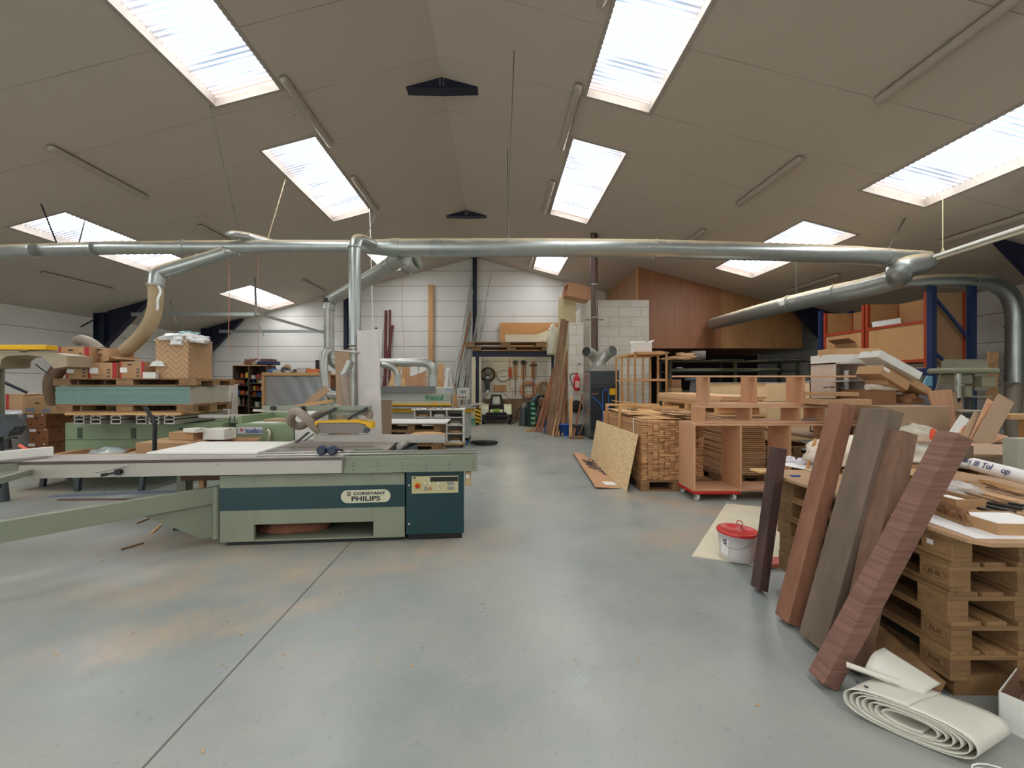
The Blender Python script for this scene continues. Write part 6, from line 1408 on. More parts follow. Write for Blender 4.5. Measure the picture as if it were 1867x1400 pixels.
tag(crumple(MB(), (2.9,5.5,1.016), .1,.06,.012,3).build('small_fitting', 'steel'), 'small metal fitting lying on the left end of the shelf unit', 'fitting')
tag(crumple(MB(), (4.42,5.5,1.05), .24,.1,.03,9,rough=.6).build('rolled_cloth', plain('pinkish_cloth', (190,170,160), .8)), 'rolled pinkish cloth lying in the shelf unit', 'cloth')
# ================================================================ BUCKET AND PAINTED SHEET
tag(MB().prism([(1.73,3.60,0),(2.55,3.28,0),(2.95,3.5,0),(3.6,4.9,0),(2.92,5.16,0)], (0,0,.008)).build('painted_sheet', (lambda: (lambda m_: m_)(plain('stained_cream_sheet', (222,212,186), .7, 0, .12, 3)))()), 'stained cream hardboard sheet lying on the floor under the white bucket', 'sheet')
e = T('paint_bucket', 'white bucket with red lid and spout standing on the cream sheet', 'bucket', None, (2.11,3.56,.009))
bk_ = plain('milky_white_plastic', (220,212,208), .35)
bo = MB().lathe([(.128,0),(.135,.01),(.142,.11),(.15,.215),(.155,.216),(.155,.225),(.15,.235)], n=40).build('bucket_body', bk_, e)
MB().lathe([(.001,.238),(.135,.238),(.142,.250),(.156,.250),(.162,.242),(.162,.226),(.156,.222)], n=40, cap=False).build('red_lid', plain('red_lid_plastic', (206,56,52), .35), e)
MB().lathe([(.036,.238),(.036,.244),(.026,.25),(.02,.282),(.022,.286)], (.03,.01,0), 20).build('spout', plain('pink_spout', (214,120,110), .4), e)
MB().tube([(.03+.026*math.cos(a),.01+.01*math.sin(a),.30+.018*math.sin(a)) for a in [i*PI/8 for i in range(17)]], .004, 6).build('spout_ring', 'red', e)
MB().tube(spline([(-.152,-.02,.19),(-.14,-.09,.13),(-.06,-.15,.135),(.05,-.155,.19),(.06,-.152,.2)], 6), .003, 6).build('wire_handle', 'steel', e)
lb = MB().add([((.1475)*math.cos(a), (.1475)*math.sin(a), z) for a in [PI*1.03+.5*i/8 for i in range(9)] for z in (.05,.2)], [(2*i,2*i+2,2*i+3,2*i+1) for i in range(8)]).build('paper_label', 'paper', e)
for z in (.165,.14): 
    MB().add([((.1485)*math.cos(a), (.1485)*math.sin(a), zz) for a in [PI*1.08+.25*i/5 for i in range(6)] for zz in (z,z+.018)], [(2*i,2*i+2,2*i+3,2*i+1) for i in range(5)]).build('dark_print', plain('purple_grey_print', (96,88,110)) if 'purple_grey_print' not in bpy.data.materials else bpy.data.materials['purple_grey_print'], lb)
tag(MB().tube([(2.62,3.75,.05),(2.85,3.62,.05)], .03, 12).build('blue_pipe', plain('blue_plastic', (20,96,150), .4)), 'short blue plastic pipe lying on the cream sheet beside the pallets', 'pipe')
tag(MB().box(2.25,2.45,3.36,3.5,.009,.04).build('red_pad', plain('faded_red', (206,110,100))), 'flat faded red pad on the cream sheet', 'pad')
# ================================================================ PALLET STACK WITH TABLE BOARD
gp = 'foreground stack of euro pallets'
base = None
for i in range(5):
    z = .10+.1445*i; dx = [.0,.006,-.012,.0,.008][i]
    e = pallet(['lowest pallet of the foreground stack under the table board','second pallet from the floor in the foreground stack','third and darkest pallet of the foreground stack','fourth pallet from the floor in the foreground stack','topmost pallet of the foreground stack under the table board'][i], (2.60+dx, 2.56, z), PI/2, gp)
    if i in (0, 2, 3) or i == 4:
        if i in (0, 3, 2):
            if i == 2: continue
        if i == 4: 
            o = MB().box(-.0009+dx*0-.401,-.4,-.52,-.49,.045,.07).build('white_sticker', 'paper'); o.parent = e; o.location = (-.5+.0,.4008,.05); o.rotation_euler = (0,0,0); o.scale = (1,1,1); o.data.transform(Matrix.Identity(4)); o.rotation_euler = (0,0,PI/2)
            continue
brand = plain('branded_mark', (92,64,40), .9)
def eurmark(e):
    # the pallet is turned 90 degrees: its local +y side faces the aisle (-x); the near block lies at local x = -0.5275
    g_ = T('brand_mark', None, None, None, (-.5275,.4008,.061)); g_.parent = e; g_.location = (-.5275,.4008,.061)
    ring_ = [(.052*math.cos(a), .0012, .026*math.sin(a)) for a in [i*PI/16 for i in range(32)]]
    o = MB().tube(ring_, .0013, 6, closed=True).build('mark_ring', brand); o.parent = e; o.location = (-.5275,.4008,.035)
    t_ = text('EUR', .034, brand, 'mark_letters', e, (0,0,0), (PI/2,0,PI), .0008, 1.0, 1.0, bold=.0004); t_.location = (-.5275,.4012,.061)
    bpy.data.objects.remove(g_)
for o in [o for o in bpy.data.objects if o.get('group') == gp]:
    if 'lowest' in o['label'] or 'second' in o['label'] or 'fourth' in o['label']: eurmark(o)
for i, y in enumerate((2.05, 3.05)): [tag(MB().box(xx0,xx0+.74,y-.05,y+.05,0,.099).build('bearer_block', 'pallet'), ['near','far'][i]+' wooden bearer under the '+nn, 'bearer') for xx0, nn in ((2.26,'foreground pallet stack'),(3.1,'shadowed pallet stack beside it'))]
ZT = .838
TB = tag(MB().prism([(2.13,3.28,.8235),(2.13,1.83,.8235),(2.18,1.78,.8235),(3.7,1.78,.8235),(3.7,3.28,.8235)], (0,0,.018)).build('table_board', plain('worn_table_board', (178,142,106), .7, 0, .12, 5), None, .003), 'worn board used as tabletop on the foreground pallet stack', 'tabletop')
# second pallet column further right carries the board
for i in range(5):
    pallet(['lowest','second','third','fourth','topmost'][i]+' pallet of the shadowed stack right of the foreground stack', (3.46, 2.6, .10+.1445*i), PI/2, 'second stack of pallets under the table board', 1.2, .8)
# ---- leaning beams
def beam(name, label, xb, yb, Yb, xt, yt, Yt, w, d, mat):
    b_ = V((PX(xb,Yb), Yb, .02)); t = P(xt,yt,Yt)
    return tag(MB().bar(b_, t, w, d, (1,0,0)).build(name, mat, None, .003), label, 'beam', 'hardwood beams leaning on the table board')
M['wenge'] = wood('dark_wenge_beam', (88,64,58), (60,40,37), 'Z', 5, .5, 0, .06)
M['merb'] = wood('red_brown_beam', (150,104,80), (116,74,56), 'Z', 5, .55, 0, .06)
M['greyb'] = wood('grey_weathered_beam', (122,106,90), (98,82,68), 'Z', 3, .75, 0, .05)
M['rough'] = wood('rough_brown_beam', (134,102,82), (100,70,54), 'Z', 7, .75, 0, .06, .5)
m, nt, b = newmat('saw_marked_beam'); v = tex(nt, (1,1,1)); n1 = noisef(nt, tex(nt, (3,3,60)), 1.2, 3); n2 = noisef(nt, v, 3, 3)
L(nt, mixc(nt, n2, mixc(nt, ramp(nt, n1, [(.4,(0,)*3),(.6,(1,)*3)]), lin((106,74,62)), lin((140,102,88))), lin((124,88,74))), b.inputs['Base Color']); b.inputs['Roughness'].default_value = .7; bumpn(nt, b, n1, .3, .003); M['sawn'] = m
beam('hardwood_beam','dark wenge coloured beam, leftmost and shortest of the leaning beams', 1384,1078,3.0, 1419,816,3.05, .068,.10,'wenge')
beam('hardwood_beam','red-brown smooth beam, second from the left', 1436,1136,2.6, 1536,737,2.62, .085,.12,'merb')
beam('hardwood_beam','wide grey weathered beam in the middle of the leaning beams', 1490,1180,2.36, 1608,748,2.40, .085,.185,'greyb')
beam('hardwood_beam','rough brown beam standing behind the front slanting beam', 1553,1230,2.17, 1642,788,2.28, .09,.11,'rough')
beam('hardwood_beam','saw marked red-brown beam slanting in front of the others', 1500,1240,2.07, 1741,793,2.02, .088,.095,'sawn')
# ================================================================ PVC TARPAULIN ROLL AND CARTON
e = T('folded_tarpaulin', 'rolled up white tarpaulin lying on the floor at the foot of the beams', 'tarpaulin')
tp = plain('white_pvc', (214,212,198), .38, 0, .04)
pa, pb = V((1.62,1.90,0)), V((1.93,1.60,0)); ax = (pb-pa).normalized(); ex = V((.27,.11,0)); Lh = (pb-pa).length
pts = []; turns = 6.6; n_ = 320
for i in range(n_+1):
    a = i/n_*turns*2*PI; k = 1-.66*i/n_
    cx_ = .5*Lh; hl, hr = (cx_)*k, .072*k
    c_, s_ = math.cos(a+PI*.5), math.sin(a+PI*.5); q = (abs(c_)**2.6+abs(s_)**2.6)**(-1/2.6)
    x = cx_+hl*c_*q+.0*i; z = .076+hr*s_*q+.006*noise.noise(V((a*.7,k*5,0)))
    pts.append((x, max(z, .003)))
def tarp(u, w):
    i = min(int(round(u*n_)), n_); x, z = pts[i]; o_ = i/n_
    ext = 1.0 if o_ < .2 else .985-.02*math.sin(i*.2)
    return pa+ax*x+ex*(w*ext+(0 if o_ < .2 else .012*math.sin(i*.31)))+V((0,0,z*(1-.12*w)+.01*w*math.sin(w*3+x*9)*(1 if z > .1 else 0)))
MB().grid(tarp, n_, 10).build('rolled_sheet', tp, e, solid=.003)
def flapf(u, w): 
    p = pa+ax*(Lh*(.01+.45*w))+ex*(.55+.62*u)
    return p+V((0,0,.146+.075*math.sin(min(u*1.6,1)*PI*.5)*(1-.8*w)-.0*u-.02*w))
MB().grid(flapf, 14, 8).build('loose_fold', tp, e, solid=.003)
MB().tube([pa+ex*.62+ax*.0+V((-.06,.03,.155)), pa+ex*.55+ax*.13+V((-.0,.0,.158))], .013, 12).build('rolled_edge', tp, e)
for q, w in ((.10,.10),(.18,.06)): p = pa+ax*(Lh*q)+ex*w+V((0,0,.152)); MB().tube([p, p+V((0,0,.003))], .008, 12).build('eyelet', 'dgrey', e)
rng = random.Random(2); pts2 = []
c = pb+V((-.035,-.03,.0))
for i in range(70): a = i*.5; r = .045+.02*math.sin(i*.23); pts2.append(c+V((r*1.3*math.cos(a), r*.75*math.sin(a)-.02, .008+.0006*i)))
MB().tube(pts2+[c+V((.1,-.05,.02)), c+V((.16,-.02,.01))], .0028, 6).build('white_cord', 'paper', e)
tag(MB().tube([(2.12,2.62,.07),(1.98,2.2,.07)], .065, 18).build('grey_tube', plain('grey_plastic_tube', (92,90,92), .5)), 'dark grey tube lying behind the beams at the pallets', 'tube')
tag(MB().bar((1.95,2.15,.17), (2.2,1.9,.02), .02, .1, (0,0,1)).build('thin_brown_board', 'palletX') if False else MB().prism([(2.03,2.5,.0),(2.19,2.5,.2),(2.19,1.98,.08),(2.1,1.95,.0)], (.012,0,0)).build('thin_brown_board', 'palletX'), 'thin brown board leaning between the grey tube and the pallets', 'board')
e = T('white_carton', 'open carton white outside and brown inside at the bottom right corner', 'carton')
X = Matrix.Translation((2.61,1.715,0)) @ rotz(.5)
wbrown = plain('brown_carton_inside', (120,88,66), .85)
w2, d2, h2 = .26, .26, .16
for nm, a in (('bottom_panel',(-w2,w2,-d2,d2,0,.004)),('side_panel',(-w2,-w2+.004,-d2,d2,.004,h2)),('side_panel',(w2-.004,w2,-d2,d2,.004,h2)),('side_panel',(-w2,w2,-d2,-d2+.004,.004,h2)),('side_panel',(-w2,w2,d2-.004,d2,.004,h2))):
    MB().box(*a,X=X).build(nm, 'white', e)
for a in ((-w2+.005,-w2+.008,-d2+.01,d2-.01,.006,h2-.002),(-w2+.01,w2-.01,d2-.008,d2-.005,.006,h2-.002),(w2-.008,w2-.005,-d2+.01,d2-.01,.006,h2-.002),(-w2+.01,w2-.01,-d2+.01,d2-.01,.005,.007)): MB().box(*a,X=X).build('brown_lining', wbrown, e)
# ================================================================ THINGS ON THE TABLE BOARD
z = ZT+.0045
def onb(x, y, h=0):  # floor-plan point on the table board seen at pixel x,y
    Y = (H-z-h)*F/(y-CY); return V(((x-CX)*Y/F, Y, z+h))
e = T('brown_brush', 'hand brush with brown bristles lying on the table board edge', 'brush')
a, b_ = onb(1690,930), onb(1772,962)
MB().bar(a+V((0,0,.012)), b_+V((0,0,.012)), .045, .022, (1,-1,0)).build('brush_back', 'palletX', e, .006)
d = (b_-a); br_ = MB()
rng = random.Random(7)
for i in range(420):
    t_ = rng.uniform(.02,.98); p = a+d*t_+V((rng.uniform(-.018,.018),rng.uniform(-.005,.02),.022)); q = p+V((rng.uniform(.0,.03),rng.uniform(.01,.05),rng.uniform(.03,.055)))
    br_.tube([p, q], [.0022,.001], 4)
o = br_.build('bristles', plain('brown_bristles', (150,106,70), .8, 0, .3, 20), e); o['kind'] = 'stuff'
e = cardbox('small open brown tray box with white paper behind the brush', tuple((onb(1734,930)+onb(1785,922))/2+V((.02,.10,0))), .17, .22, .05, .0, 'card', open_=True)
MB().box(-.05,.06,-.04,.06,.02,.03).build('white_paper', 'paper', e)
e = cardbox('shallow brown carton filled with white papers at the near right of the table', (2.46,1.96,z), .28, .20, .055, -.05, 'card', open_=True)
MB().box(-.12,.12,-.085,.085,.04,.052).build('white_paper', 'paper', e)
tag(MB().prism([(2.20,2.22,z),(2.17,1.83,z),(3.3,1.80,z),(3.2,2.0,z),(2.3,2.25,z)], (0,0,.002)).build('white_paper_sheet', 'paper'), 'large white paper sheet under the carton on the table board', 'paper')
tag(MB().tube([P(1700,838,3.05), P(1766,850,2.9)], .022, 12).build('grey_bar', 'alu'), 'pale bar running left out of the printed tube', 'bar')
e = T('printed_tube', 'white cardboard tube with blue lettering lying across the table', 'tube')
a, b_ = P(1775,846,2.95), P(1860,868,2.62)
MB().tube([a, b_+(b_-a)*.35], .045, 24).build('tube_body', 'paper', e)
blue2 = plain('navy_lettering', (50,64,110))
ang = math.atan2((b_-a).y, (b_-a).x)
for s_, q in (('Fri', .02),('III', .24),('Tol', .48),('op', .88)):
    p = a.lerp(b_, q)+V((math.sin(ang),-math.cos(ang),0))*.0415+V((0,0,.02)); text(s_, .058, blue2, 'lettering', e, p, (PI/2-.45,0,ang), .0012, 1, 1)
tag(crumple(MB(), (2.93,2.62,z), .16,.11,.055,23,rough=1.4).build('clear_plastic_bag', 'film'), 'crumpled clear plastic bag on the table board', 'plastic bag')
for i, (x0, y0, x1, y1, w, mt, lb) in enumerate(((1752,893,1850,918,.05,'pineX','pale strip in front on the table board'),(1795,880,1867,905,.06,'pineX','wide pale strip at the right edge of the table board'),(1800,893,1880,912,.02,'rough','thin dark strip between the pale strips'),(1765,905,1830,925,.04,'pallet','tan strip near the small tray box'))):
    tag(MB().bar(onb(x0,y0)+V((0,0,.01+.004*i)), onb(x1,y1)+V((0,0,.012+.004*i)), w, .012, (0,1,0)).build('wood_strip', mt), lb, 'strip', 'wood strips on the table board')
for i, (x0, y0, x1, y1) in enumerate(((1790,924,1850,938),(1800,920,1865,932),(1785,930,1840,945),(1812,916,1867,926))):
    tag(MB().bar(onb(x0,y0)+V((0,0,.012)), onb(x1,y1)+V((0,0,.012)), .03, .014, (0,1,0)).build('black_fitting', 'rubber' if i % 2 else 'black', None, .003), ['left','topmost','lowest','far right'][i]+' black fitting in the bundle right of the tray box', 'fitting', 'black fittings on the table board')
cardbox('brown carton standing behind the clear plastic bag', (2.93,2.93,z), .26, .16, .10, -.1, 'card', open_=True, flaps={'f':(.12,100)})
cardbox('lighter carton further left behind the slanting beam', (2.62,2.85,z), .2, .2, .08, .1, 'card')
tag(crumple(MB(), (2.86,3.3,.90), .30,.2,.16,37,rough=.7).build('white_sack', plain('creamy_sack', (222,210,190), .7)), 'bulging creamy white sack behind the beams', 'sack')
tag(crumple(MB(), (3.3,3.35,.92), .24,.16,.14,39,rough=1.0).build('white_sack', plain('milky_bag', (206,198,184), .4)), 'milky plastic bag lying over the printed tube end', 'bag')
for i, (x, y, w, c_, l) in enumerate(((1425,850,.02,'red','small red clip'),(1450,868,.03,'letblue','blue folded card'))):
    p = onb(x,y); tag(MB().box(p.x-w,p.x+w,p.y-w*.5,p.y+w*.5,z,z+.008).build(l.split()[-1], c_), l+' on the far left corner of the table board', l.split()[-1])
tag(MB().prism([onb(1420,847), onb(1500,862), onb(1500,848), onb(1425,838)], (0,0,.002)).build('paper_sheet', 'paper'), 'white paper on the far left corner of the table board', 'paper')
for i, (x, y, s_) in enumerate(((1440,842,.05),(1462,846,.05),(1478,846,.06),(1425,842,.035))):
    tag(crumple(MB(), tuple(onb(x,y)+V((0,0,.003))), s_,s_*.8,s_*.7,60+i,rough=1.5).build('crumpled_tissue', plain('tissue', (224,218,222), .8) if 'tissue' not in bpy.data.materials else bpy.data.materials['tissue']), ['second','third','rightmost and largest','leftmost and smallest'][i]+' crumpled white tissue on the far corner of the table board', 'tissue', 'tissues on the table board')
tag(MB().bar(P(1470,862,3.3), P(1487,800,3.35), .018, .018).build('wooden_batten', 'pineZ'), 'thin pale slat standing between the first two beams', 'slat')
tag(MB().box(PX(1383,4.4),PX(1425,4.4),4.2,4.5,PZ(864,4.4),PZ(857,4.4)).build('pale_board_end', 'pineX') if False else MB().box(2.03,2.2,3.12,3.26,.843,.862).build('pale_board_end', 'pineX', None, .01), 'pale board end sticking out left of the dark beam', 'board')
for i in range(5): pallet(['lowest','second','third','fourth','topmost'][i]+' pallet in the stack behind the shelf unit and beams', (4.3, 4.35, .145*i), .2, 'pallets behind the beams', 1.2, .8)
tag(crumple(MB(), (4.4,4.4,.75), .35,.25,.16,71,rough=1.0).build('tool_heap', 'grey'), 'heap of grey tools on the pallets between the beams', 'tools', kind='stuff')
# small bits beyond the big beams
e = T('orange_bottle', 'small orange bottle standing behind the slanting beam', 'bottle')
c = P(1701,801,3.4); MB().lathe([(.018,0),(.02,.01),(.02,.06),(.012,.085),(.01,.09)], c, 16).build('bottle_body', plain('orange_cap_plastic', (226,80,44), .4), e)
tag(MB().box(c.x-.5,c.x+.25,c.y-.1,c.y+.3,c.z-.02,c.z).build('shelf_plank', 'mdf'), 'plank carrying the orange bottle behind the creamy sack', 'plank')
WB = T('support_bench', 'bench added as support under the cartons behind the leaning beams', 'support_bench')  # bench added as a support under the carton cluster, mostly hidden by the beams
MB().box(4.3,6.6,4.7,6.5,.78,.82).build('bench_top', 'mdf', WB, .004)
for x in (4.35,6.5):
    for y in (4.75,6.4): MB().box(x-.04,x+.04,y-.04,y+.04,0,.78).build('leg', 'palletX', WB)
# ---- carton cluster in front of the blue rack
YQ = 5.6; sc_ = YQ/F
def q(x, y, Y=YQ): return P(x,y,Y)
e = T('open_cabinet', 'white edged open cabinet box standing among the cartons', 'cabinet')
x0, x1, z0, z1 = PX(1522,YQ), PX(1612,YQ), .821, PZ(661,YQ)
mb = MB().box(x0,x0+.018,YQ,YQ+.45,z0,z1).box(x1-.25,x1-.232,YQ-.25,YQ+.45,z0,z1).box(x0,x1-.232,YQ,YQ+.45,z1-.018,z1).box(x0,x1-.232,YQ,YQ+.45,z0,z0+.018).box(x0,x1-.232,YQ+.43,YQ+.45,z0,z1).box(x0+.018,x1-.25,YQ,YQ+.43,PZ(695,YQ),PZ(693.5,YQ)); mb.build('carcass', plain('pinkish_white_laminate', (206,188,172), .6), e)
MB().tube([q(1554,711)+V((0,.1,0)), q(1554,675)+V((0,.1,0))], .03, 14).build('white_roll', 'white', e)
cardbox('flat white carton on top of the open cabinet', tuple(q(1563,661.2)+V((0,.2,0))), 90*sc_, .4, 15*sc_, 0, 'white')
cardbox('flat brown carton on top of the flat white carton', tuple(q(1580,645.5)+V((0,.3,0))), 80*sc_, .35, 12*sc_, 0, 'card')
cardbox('white carton sliding down right of the open cabinet', tuple(q(1618,672,5.4)), .62, .3, .10, 0, 'white', tilt=(0,.5))
cardbox('long brown carton under the sliding white carton', tuple(q(1632,697,5.5)), .66, .32, .10, 0, 'card', tilt=(0,.55))
cardbox('brown carton with a white sticker leaning below the sliding cartons', tuple(q(1606,697,5.35)), .5, .3, .12, .2, 'card', tilt=(0,.45), sticker=(.03,.25,.6,.95))
cardbox('triangular folded carton under the leaning cartons', tuple(q(1612,707,5.4)), .36, .25, .1, .3, 'card', tilt=(0,.25))
tag(MB().tube([q(1581,705.5,5.3), q(1634,707,5.35)], .04, 18).build('paper_roll', plain('cream_paper_roll', (216,206,190), .7)), 'cream paper roll lying on the large brown carton', 'roll')
cardbox('large brown carton behind the red-brown beam top', tuple(q(1601,762,5.35)+V((0,.15,-.27+.0))), 60*5.35/F, .35, .65, .05, 'cardd', open_=True)
cardbox('smaller brown carton right of the large brown carton', tuple(q(1654,766,5.5)+V((0,.15,-.25))), 36*5.5/F, .3, 55*5.5/F, 0, 'cardd')
tag(crumple(MB(), tuple(q(1655,735,5.5)), .14,.12,.10,77,rough=1.6).build('packing_scraps', 'cardd'), 'torn packing scraps above the smaller brown carton', 'scraps', kind='stuff')
cardbox('flat tan carton with striped top left of the cartons', tuple(q(1530,722,5.1)+V((0,.15,0))), .42, .4, .05, .15, 'card')
for i in range(3): tag(MB().bar(q(1505+14*i,716,5.05)+V((0,.02,.065)), q(1520+14*i,709,5.35)+V((0,.02,.03)), .02, .008).build('black_strip', 'black'), ['left','middle','right'][i]+' black strip on the flat striped carton', 'strip', 'black strips on the flat carton')
cardbox('long flat tan carton under the striped carton', tuple(q(1540,735,5.05)+V((0,.15,-.02))), .58, .4, .07, -.1, 'card')
tag(MB().box(4.75,5.5,4.9,5.4,.821,PZ(737,5.05)-.021).build('stacked_panels', 'mdf'), 'block of tan panels under the long flat carton', 'panels')
tag(MB().tube([V((PX(1682,6.3),6.3,0)), P(1682,716,6.3)], .09, 24).build('grey_cylinder', plain('blue_grey_cylinder', (128,132,140), .5)), 'tall blue-grey cylinder in front of the blue rack upright', 'cylinder')
tag(MB().box(PX(1668,6.3),PX(1700,6.3),6.2,6.6,PZ(715,6.3),PZ(712,6.3)).build('dark_tray', 'black'), 'dark tray lying on the blue-grey cylinder', 'tray')
tag(crumple(MB(), tuple(q(1665,800,4.8)+V((0,0,-.05))), .3,.2,.16,81,rough=.9).build('canvas_bag', plain('pale_canvas', (190,180,162), .8)), 'pale canvas bag at the foot of the blue-grey cylinder', 'bag')
tag(MB().box(4.9,5.7,4.6,5.1,.821,.86).build('pale_tray', 'white') if False else MB().prism([q(1684,702,7.0)*1, q(1692,685,7.0), q(1700,686,7.0), q(1700,704,7.0)], (0,.03,0)).build('blue_brochure', plain('pale_blue_print', (120,176,200), .5)), 'pale blue brochure standing on the rack shelf', 'brochure')
# ================================================================ BLUE RACK
RA = T('pallet_rack', 'tall blue pallet rack along the right wall', 'rack')
xr_, ya, yb_ = 8.5, 7.9, 10.6; zt = PZ(522,ya)
for y in (ya, yb_):
    for x in (xr_, xr_+.78):
        up_ = MB().box(x-.05,x+.05,y-.05,y+.05,0,zt).build('upright', 'rackblue', RA, .004)
        if y == ya:
            for k in range(22):
                for q_ in (-.025, .025): MB().box(x+q_-.01,x+q_+.01,y-.052,y-.05,1.9+k*.07,1.93+k*.07).build('slot', 'black', up_)
    for a, b_ in (((xr_,.9),(xr_+.78,1.5)),((xr_+.78,1.5),(xr_,2.2)),((xr_+.78,2.35),(xr_,zt-.15))): MB().bar((a[0],y,a[1]), (b_[0],y,b_[1]), .03, .05, (0,1,0)).build('brace', 'rackblue', RA)
for z_ in (.55, 1.72):
    for x in (xr_-.02, xr_+.8): MB().box(x-.025,x+.025,ya,yb_,z_,z_+.12).build('beam', 'rackblue', RA, .003)
tag(MB().box(xr_+.02,xr_+.76,ya+.06,yb_-.06,1.84,1.862).build('rack_board', 'mdf'), 'board shelf lying on the blue rack beams', 'shelf board')
tag(MB().box(xr_+.08,xr_+.72,ya+.1,ya+.12,1.9,zt-.1).build('rack_side_board', plain('tan_side_board', (150,116,82), .8)), 'tan board closing the near side of the blue rack', 'board')
for j, (y0, y1) in enumerate(((8.02,9.3),(9.4,10.5))):
    e = T('mesh_crate', ['orange framed open crate in the near half of the blue rack','orange framed open crate in the far half of the blue rack'][j], 'crate', 'orange framed crates on the blue rack')
    zb_, zm, zh = 1.97, 2.78, 3.36
    for x in (xr_+.03, xr_+.74):
        for y in (y0, y1): MB().box(x-.03,x+.03,y-.03,y+.03,zb_,zh).build('corner_post', 'orange', e)
        for z_ in (zb_+.03, zm): MB().box(x-.025,x+.025,y0,y1,z_-.03,z_+.03).build('rail', 'orange', e)
        MB().box(x-.008,x+.008,y0+.03,y1-.03,zb_+.05,zm-.03).build('side_board', plain('tan_board', (196,148,98), .75) if 'tan_board' not in bpy.data.materials else bpy.data.materials['tan_board'], e)
    for y in (y0, y1): MB().box(xr_+.0,xr_+.08,y-.04,y+.04,1.863,zb_).build('foot', 'orange', e)
    MB().box(xr_+.03,xr_+.74,y1-.01,y1+.01,zb_+.05,zh).build('end_board', bpy.data.materials['tan_board'], e)
    MB().box(xr_+.72,xr_+.74,y0,y1,zm,zh).build('back_board', bpy.data.materials['tan_board'], e)
    MB().box(xr_+.05,xr_+.72,y0,y1,zb_,zb_+.02).build('bottom', bpy.data.materials['tan_board'], e)
cardbox('open brown carton in the far orange crate', (8.85,9.9,2.02), .5,.6,.45,0,'cardd',open_=True,flaps={'l':(.3,60)})
tag(MB().bar((8.5,9.15,2.86), (8.8,8.8,2.9), .12, .12).build('plastic_bundle', 'filmw'), 'plastic wrapped bundle lying on the near orange crate', 'bundle')
for i, (y, h, w) in enumerate(((8.4,.4,.3),(9.2,.35,.4),(10.0,.45,.35))): cardbox(['near','middle','far'][i]+' dark carton on the lower level of the blue rack', (8.85,y,.0), .5,w,h,0,'cardd')
for i, (y, h) in enumerate(((8.3,.5),(9.1,.4),(9.9,.55))): cardbox(['near','middle','far'][i]+' carton on the middle level of the blue rack', (8.9,y,.675), .45,.5,h,0.05*i,'cardd')
tag(MB().box(xr_+.02,xr_+.76,ya+.06,yb_-.06,.671,.674).build('rack_board', 'mdf'), 'lower board shelf of the blue rack', 'shelf board')
# ================================================================ DRILL PRESS AREA
DP = T('drill_press', 'grey-green pillar drill in front of the right wall', 'drill press')
YD_ = 5.7; gg = plain('pale_grey_green', (132,134,112), .5)
c = lambda x, y, Y=YD_: P(x,y,Y)
hd = MB().box(PX(1722,YD_),PX(1810,YD_),YD_-.1,YD_+.25,PZ(681,YD_),PZ(671,YD_)).build('belt_cover', gg, DP, .03)
MB().prism([c(1744,671), c(1802,671), c(1802,662), c(1744,657)], (0,.2,0)).build('cover_lid', gg, DP, .005)
MB().box(PX(1740,YD_),PX(1772,YD_),YD_-.02,YD_+.2,PZ(700,YD_),PZ(681,YD_)).build('drill_head', gg, DP, .02)
MB().lathe([(.035,0),(.035,.34)], (PX(1739,YD_),YD_-.05,PZ(725,YD_)), 18).build('quill', 'galv', DP)
MB().lathe([(.012,-.07),(.03,-.03),(.03,.02)], (PX(1739,YD_),YD_-.05,PZ(725,YD_)), 16).build('chuck', 'black', DP)
for a in (0, 2.1, 4.2): 
    p = c(1746,702,YD_-.08); MB().tube([p, p+V((.10*math.cos(a),-.03,.10*math.sin(a)))], .006, 8).build('feed_lever', 'galv', DP)
MB().tube([V((PX(1790,YD_),YD_+.15,0)), V((PX(1790,YD_),YD_+.15,PZ(672,YD_)))], .05, 18).build('column', 'dgrey', DP)
MB().box(PX(1782,YD_),PX(1808,YD_),YD_-.06,YD_+.12,PZ(705,YD_),PZ(686,YD_)).build('switch_box', plain('dusty_box', (140,136,112)), DP, .01)
MB().tube([c(1762,722), c(1762,704)], .055, 16).build('motor', gg, DP)
MB().box(PX(1757,YD_),PX(1795,YD_),YD_-.1,YD_+.1,PZ(724,YD_),PZ(722,YD_)).build('bracket_plate', gg, DP)
MB().box(PX(1720,YD_),PX(1775,YD_),YD_-.2,YD_+.15,PZ(750,YD_),PZ(747,YD_)).build('drill_table', 'galvdust', DP, .004)
MB().bar(c(1745,753), c(1786,760,YD_+.15), .06, .06, (0,1,0)).build('table_arm', 'dgrey', DP)
MB().box(PX(1770,YD_),PX(1812,YD_),YD_-.1,YD_+.4,0,.08).build('base', 'dgrey', DP)
tag(MB().prism([P(1707,712,6.4), P(1725,712,6.4), P(1800,712,6.4), P(1800,655,6.4), P(1723,655,6.4)], (0,.02,0)).build('grey_board', plain('dull_grey_panel', (130,122,108), .7)), 'tall grey panel with slanted edge behind the drill press', 'panel')
tag(MB().prism([P(1693,713,5.2), P(1735,710,5.5), P(1745,785,5.5), P(1712,785,5.2)], (0,.02,0)).build('brown_board', 'ply'), 'reddish slanted panel at the right of the blue rack upright', 'panel')
tag(MB().prism([P(1712,716,5.45), P(1752,712,5.7), P(1760,800,5.6), P(1722,800,5.4)], (0,.02,0)).build('brown_board', 'mdf'), 'tan slanted panel below the drill press', 'panel')
tag(MB().box(PX(1800,6.6),PX(1818,6.6),6.6,6.65,PZ(680,6.6),PZ(641,6.6)).build('upright_plank', 'palletX') if False else MB().bar((PX(1806,6.6),6.6,0), P(1810,641,6.65), .16, .03).build('upright_plank', 'pallet'), 'brown plank standing behind the drill press at its right', 'plank')
cl = 'offcuts leaning behind the table board'
Yo = 4.2
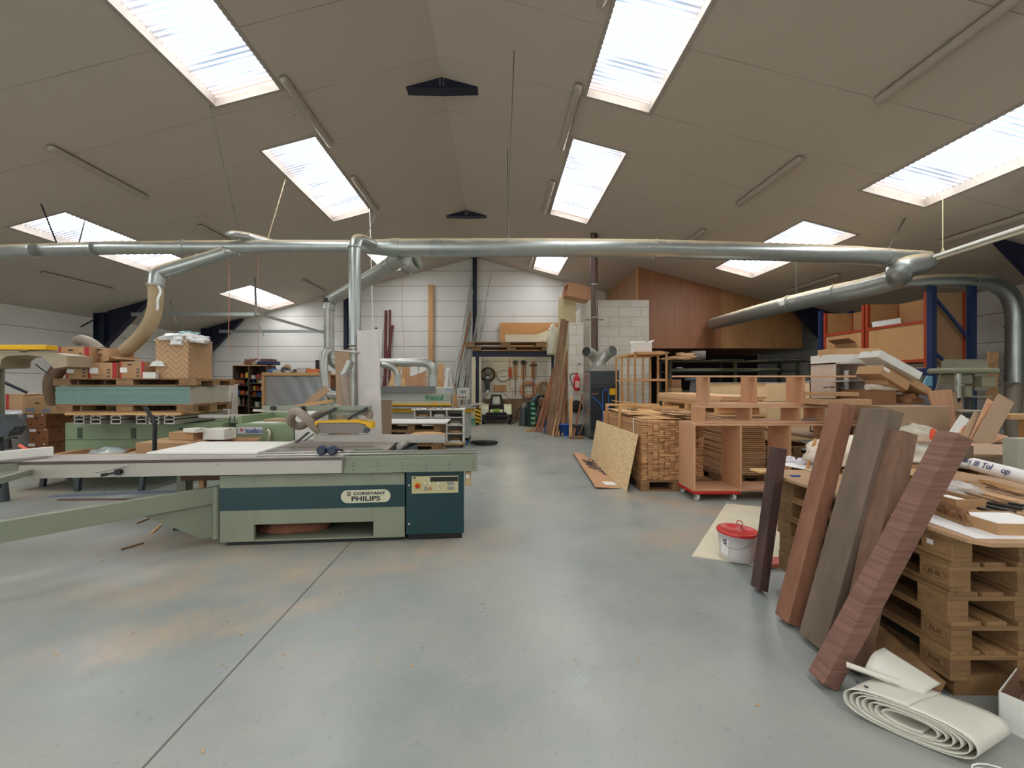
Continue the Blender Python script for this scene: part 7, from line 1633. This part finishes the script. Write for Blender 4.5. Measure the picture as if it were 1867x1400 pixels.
tag(MB().box(5.0-.1,6.2,4.0,4.5,0,PZ(812,Yo)).build('low_cabinet', plain('grey_tan_cabinet', (140,122,100), .8)), 'low tan cabinet behind the printed tube carrying the leaning offcuts', 'cabinet')
zc = PZ(812,Yo)
for i, (x0, x1, xt, yt, w, mt, lb) in enumerate(((1765,1790,1757,765,.16,'white','white stained panel, leftmost of the leaning offcuts'),(1777,1800,1765,768,.10,'ply','brown offcut in front of the white stained panel'),(1795,1815,1782,757,.14,'mdf','wide tan offcut in the middle of the leaning group'),(1812,1830,1803,733,.12,'ply','tallest reddish offcut leaning behind the printed tube'),(1830,1845,1812,732,.035,'pineZ','thin pale lath slanting across the offcuts'),(1822,1840,1826,726,.15,'mdf','tan offcut with ragged top at the right'),(1806,1822,1812,792,.14,'ply','small hexagonal ended offcut in front'))):
    b_ = V((PX((x0+x1)/2,Yo-.05-.03*i), Yo-.05-.03*i+.2, zc+.002)); t_ = P(xt+8,yt,Yo+.25)
    tag(MB().bar(b_, t_, w, .018, (1,0,0)).build('board_offcut', mt, None, .002), lb, 'offcut', cl)
tag(MB().prism([P(1775,832,3.6),P(1851,834,3.6),P(1851,815,4.0),P(1775,812,4.0)], (0,0,.02)).build('flat_board', 'mdf'), 'flat tan panel behind the printed tube', 'panel')
tag(MB().box(PX(1855,3.4),PX(1900,3.4),3.4,3.5,.4,PZ(800,3.4)).build('pale_box', plain('pale_green_box', (170,168,150))), 'pale greenish box at the right edge above the printed tube', 'box')
tag(MB().box(PX(1833,4.8),PX(1910,4.8),4.75,4.95,PZ(764,4.8),PZ(755,4.8)).build('pine_beam', 'pineX'), 'pine rail at the right edge under the flexible hose', 'rail')
tag(MB().box(PX(1857,4.8),PX(1862,4.8),4.75,4.8,.0,PZ(764,4.8)).build('pine_batten', 'pineZ'), 'short pine post under the pine rail at the right edge', 'post')
# ================================================================ put every world-built root at its own base
bpy.context.view_layer.update()
for e in WORLD_T:
    ch = kids(e)
    if not ch: continue
    lo = V((1e9,)*3); hi = V((-1e9,)*3)
    for c in ch:
        if c.type != 'MESH': continue
        for p in c.bound_box:
            q = c.matrix_local @ V(p); lo = V(map(min, lo, q)); hi = V(map(max, hi, q))
    base = V(((lo.x+hi.x)/2, (lo.y+hi.y)/2, lo.z))
    for c in ch: c.location -= base
    e.location = base
for o in bpy.data.objects:
    if 'kind' in o and o['kind'] == 'structure' or o.parent: 
        for k in ('category',):
            if k in o and o.parent: del o[k]
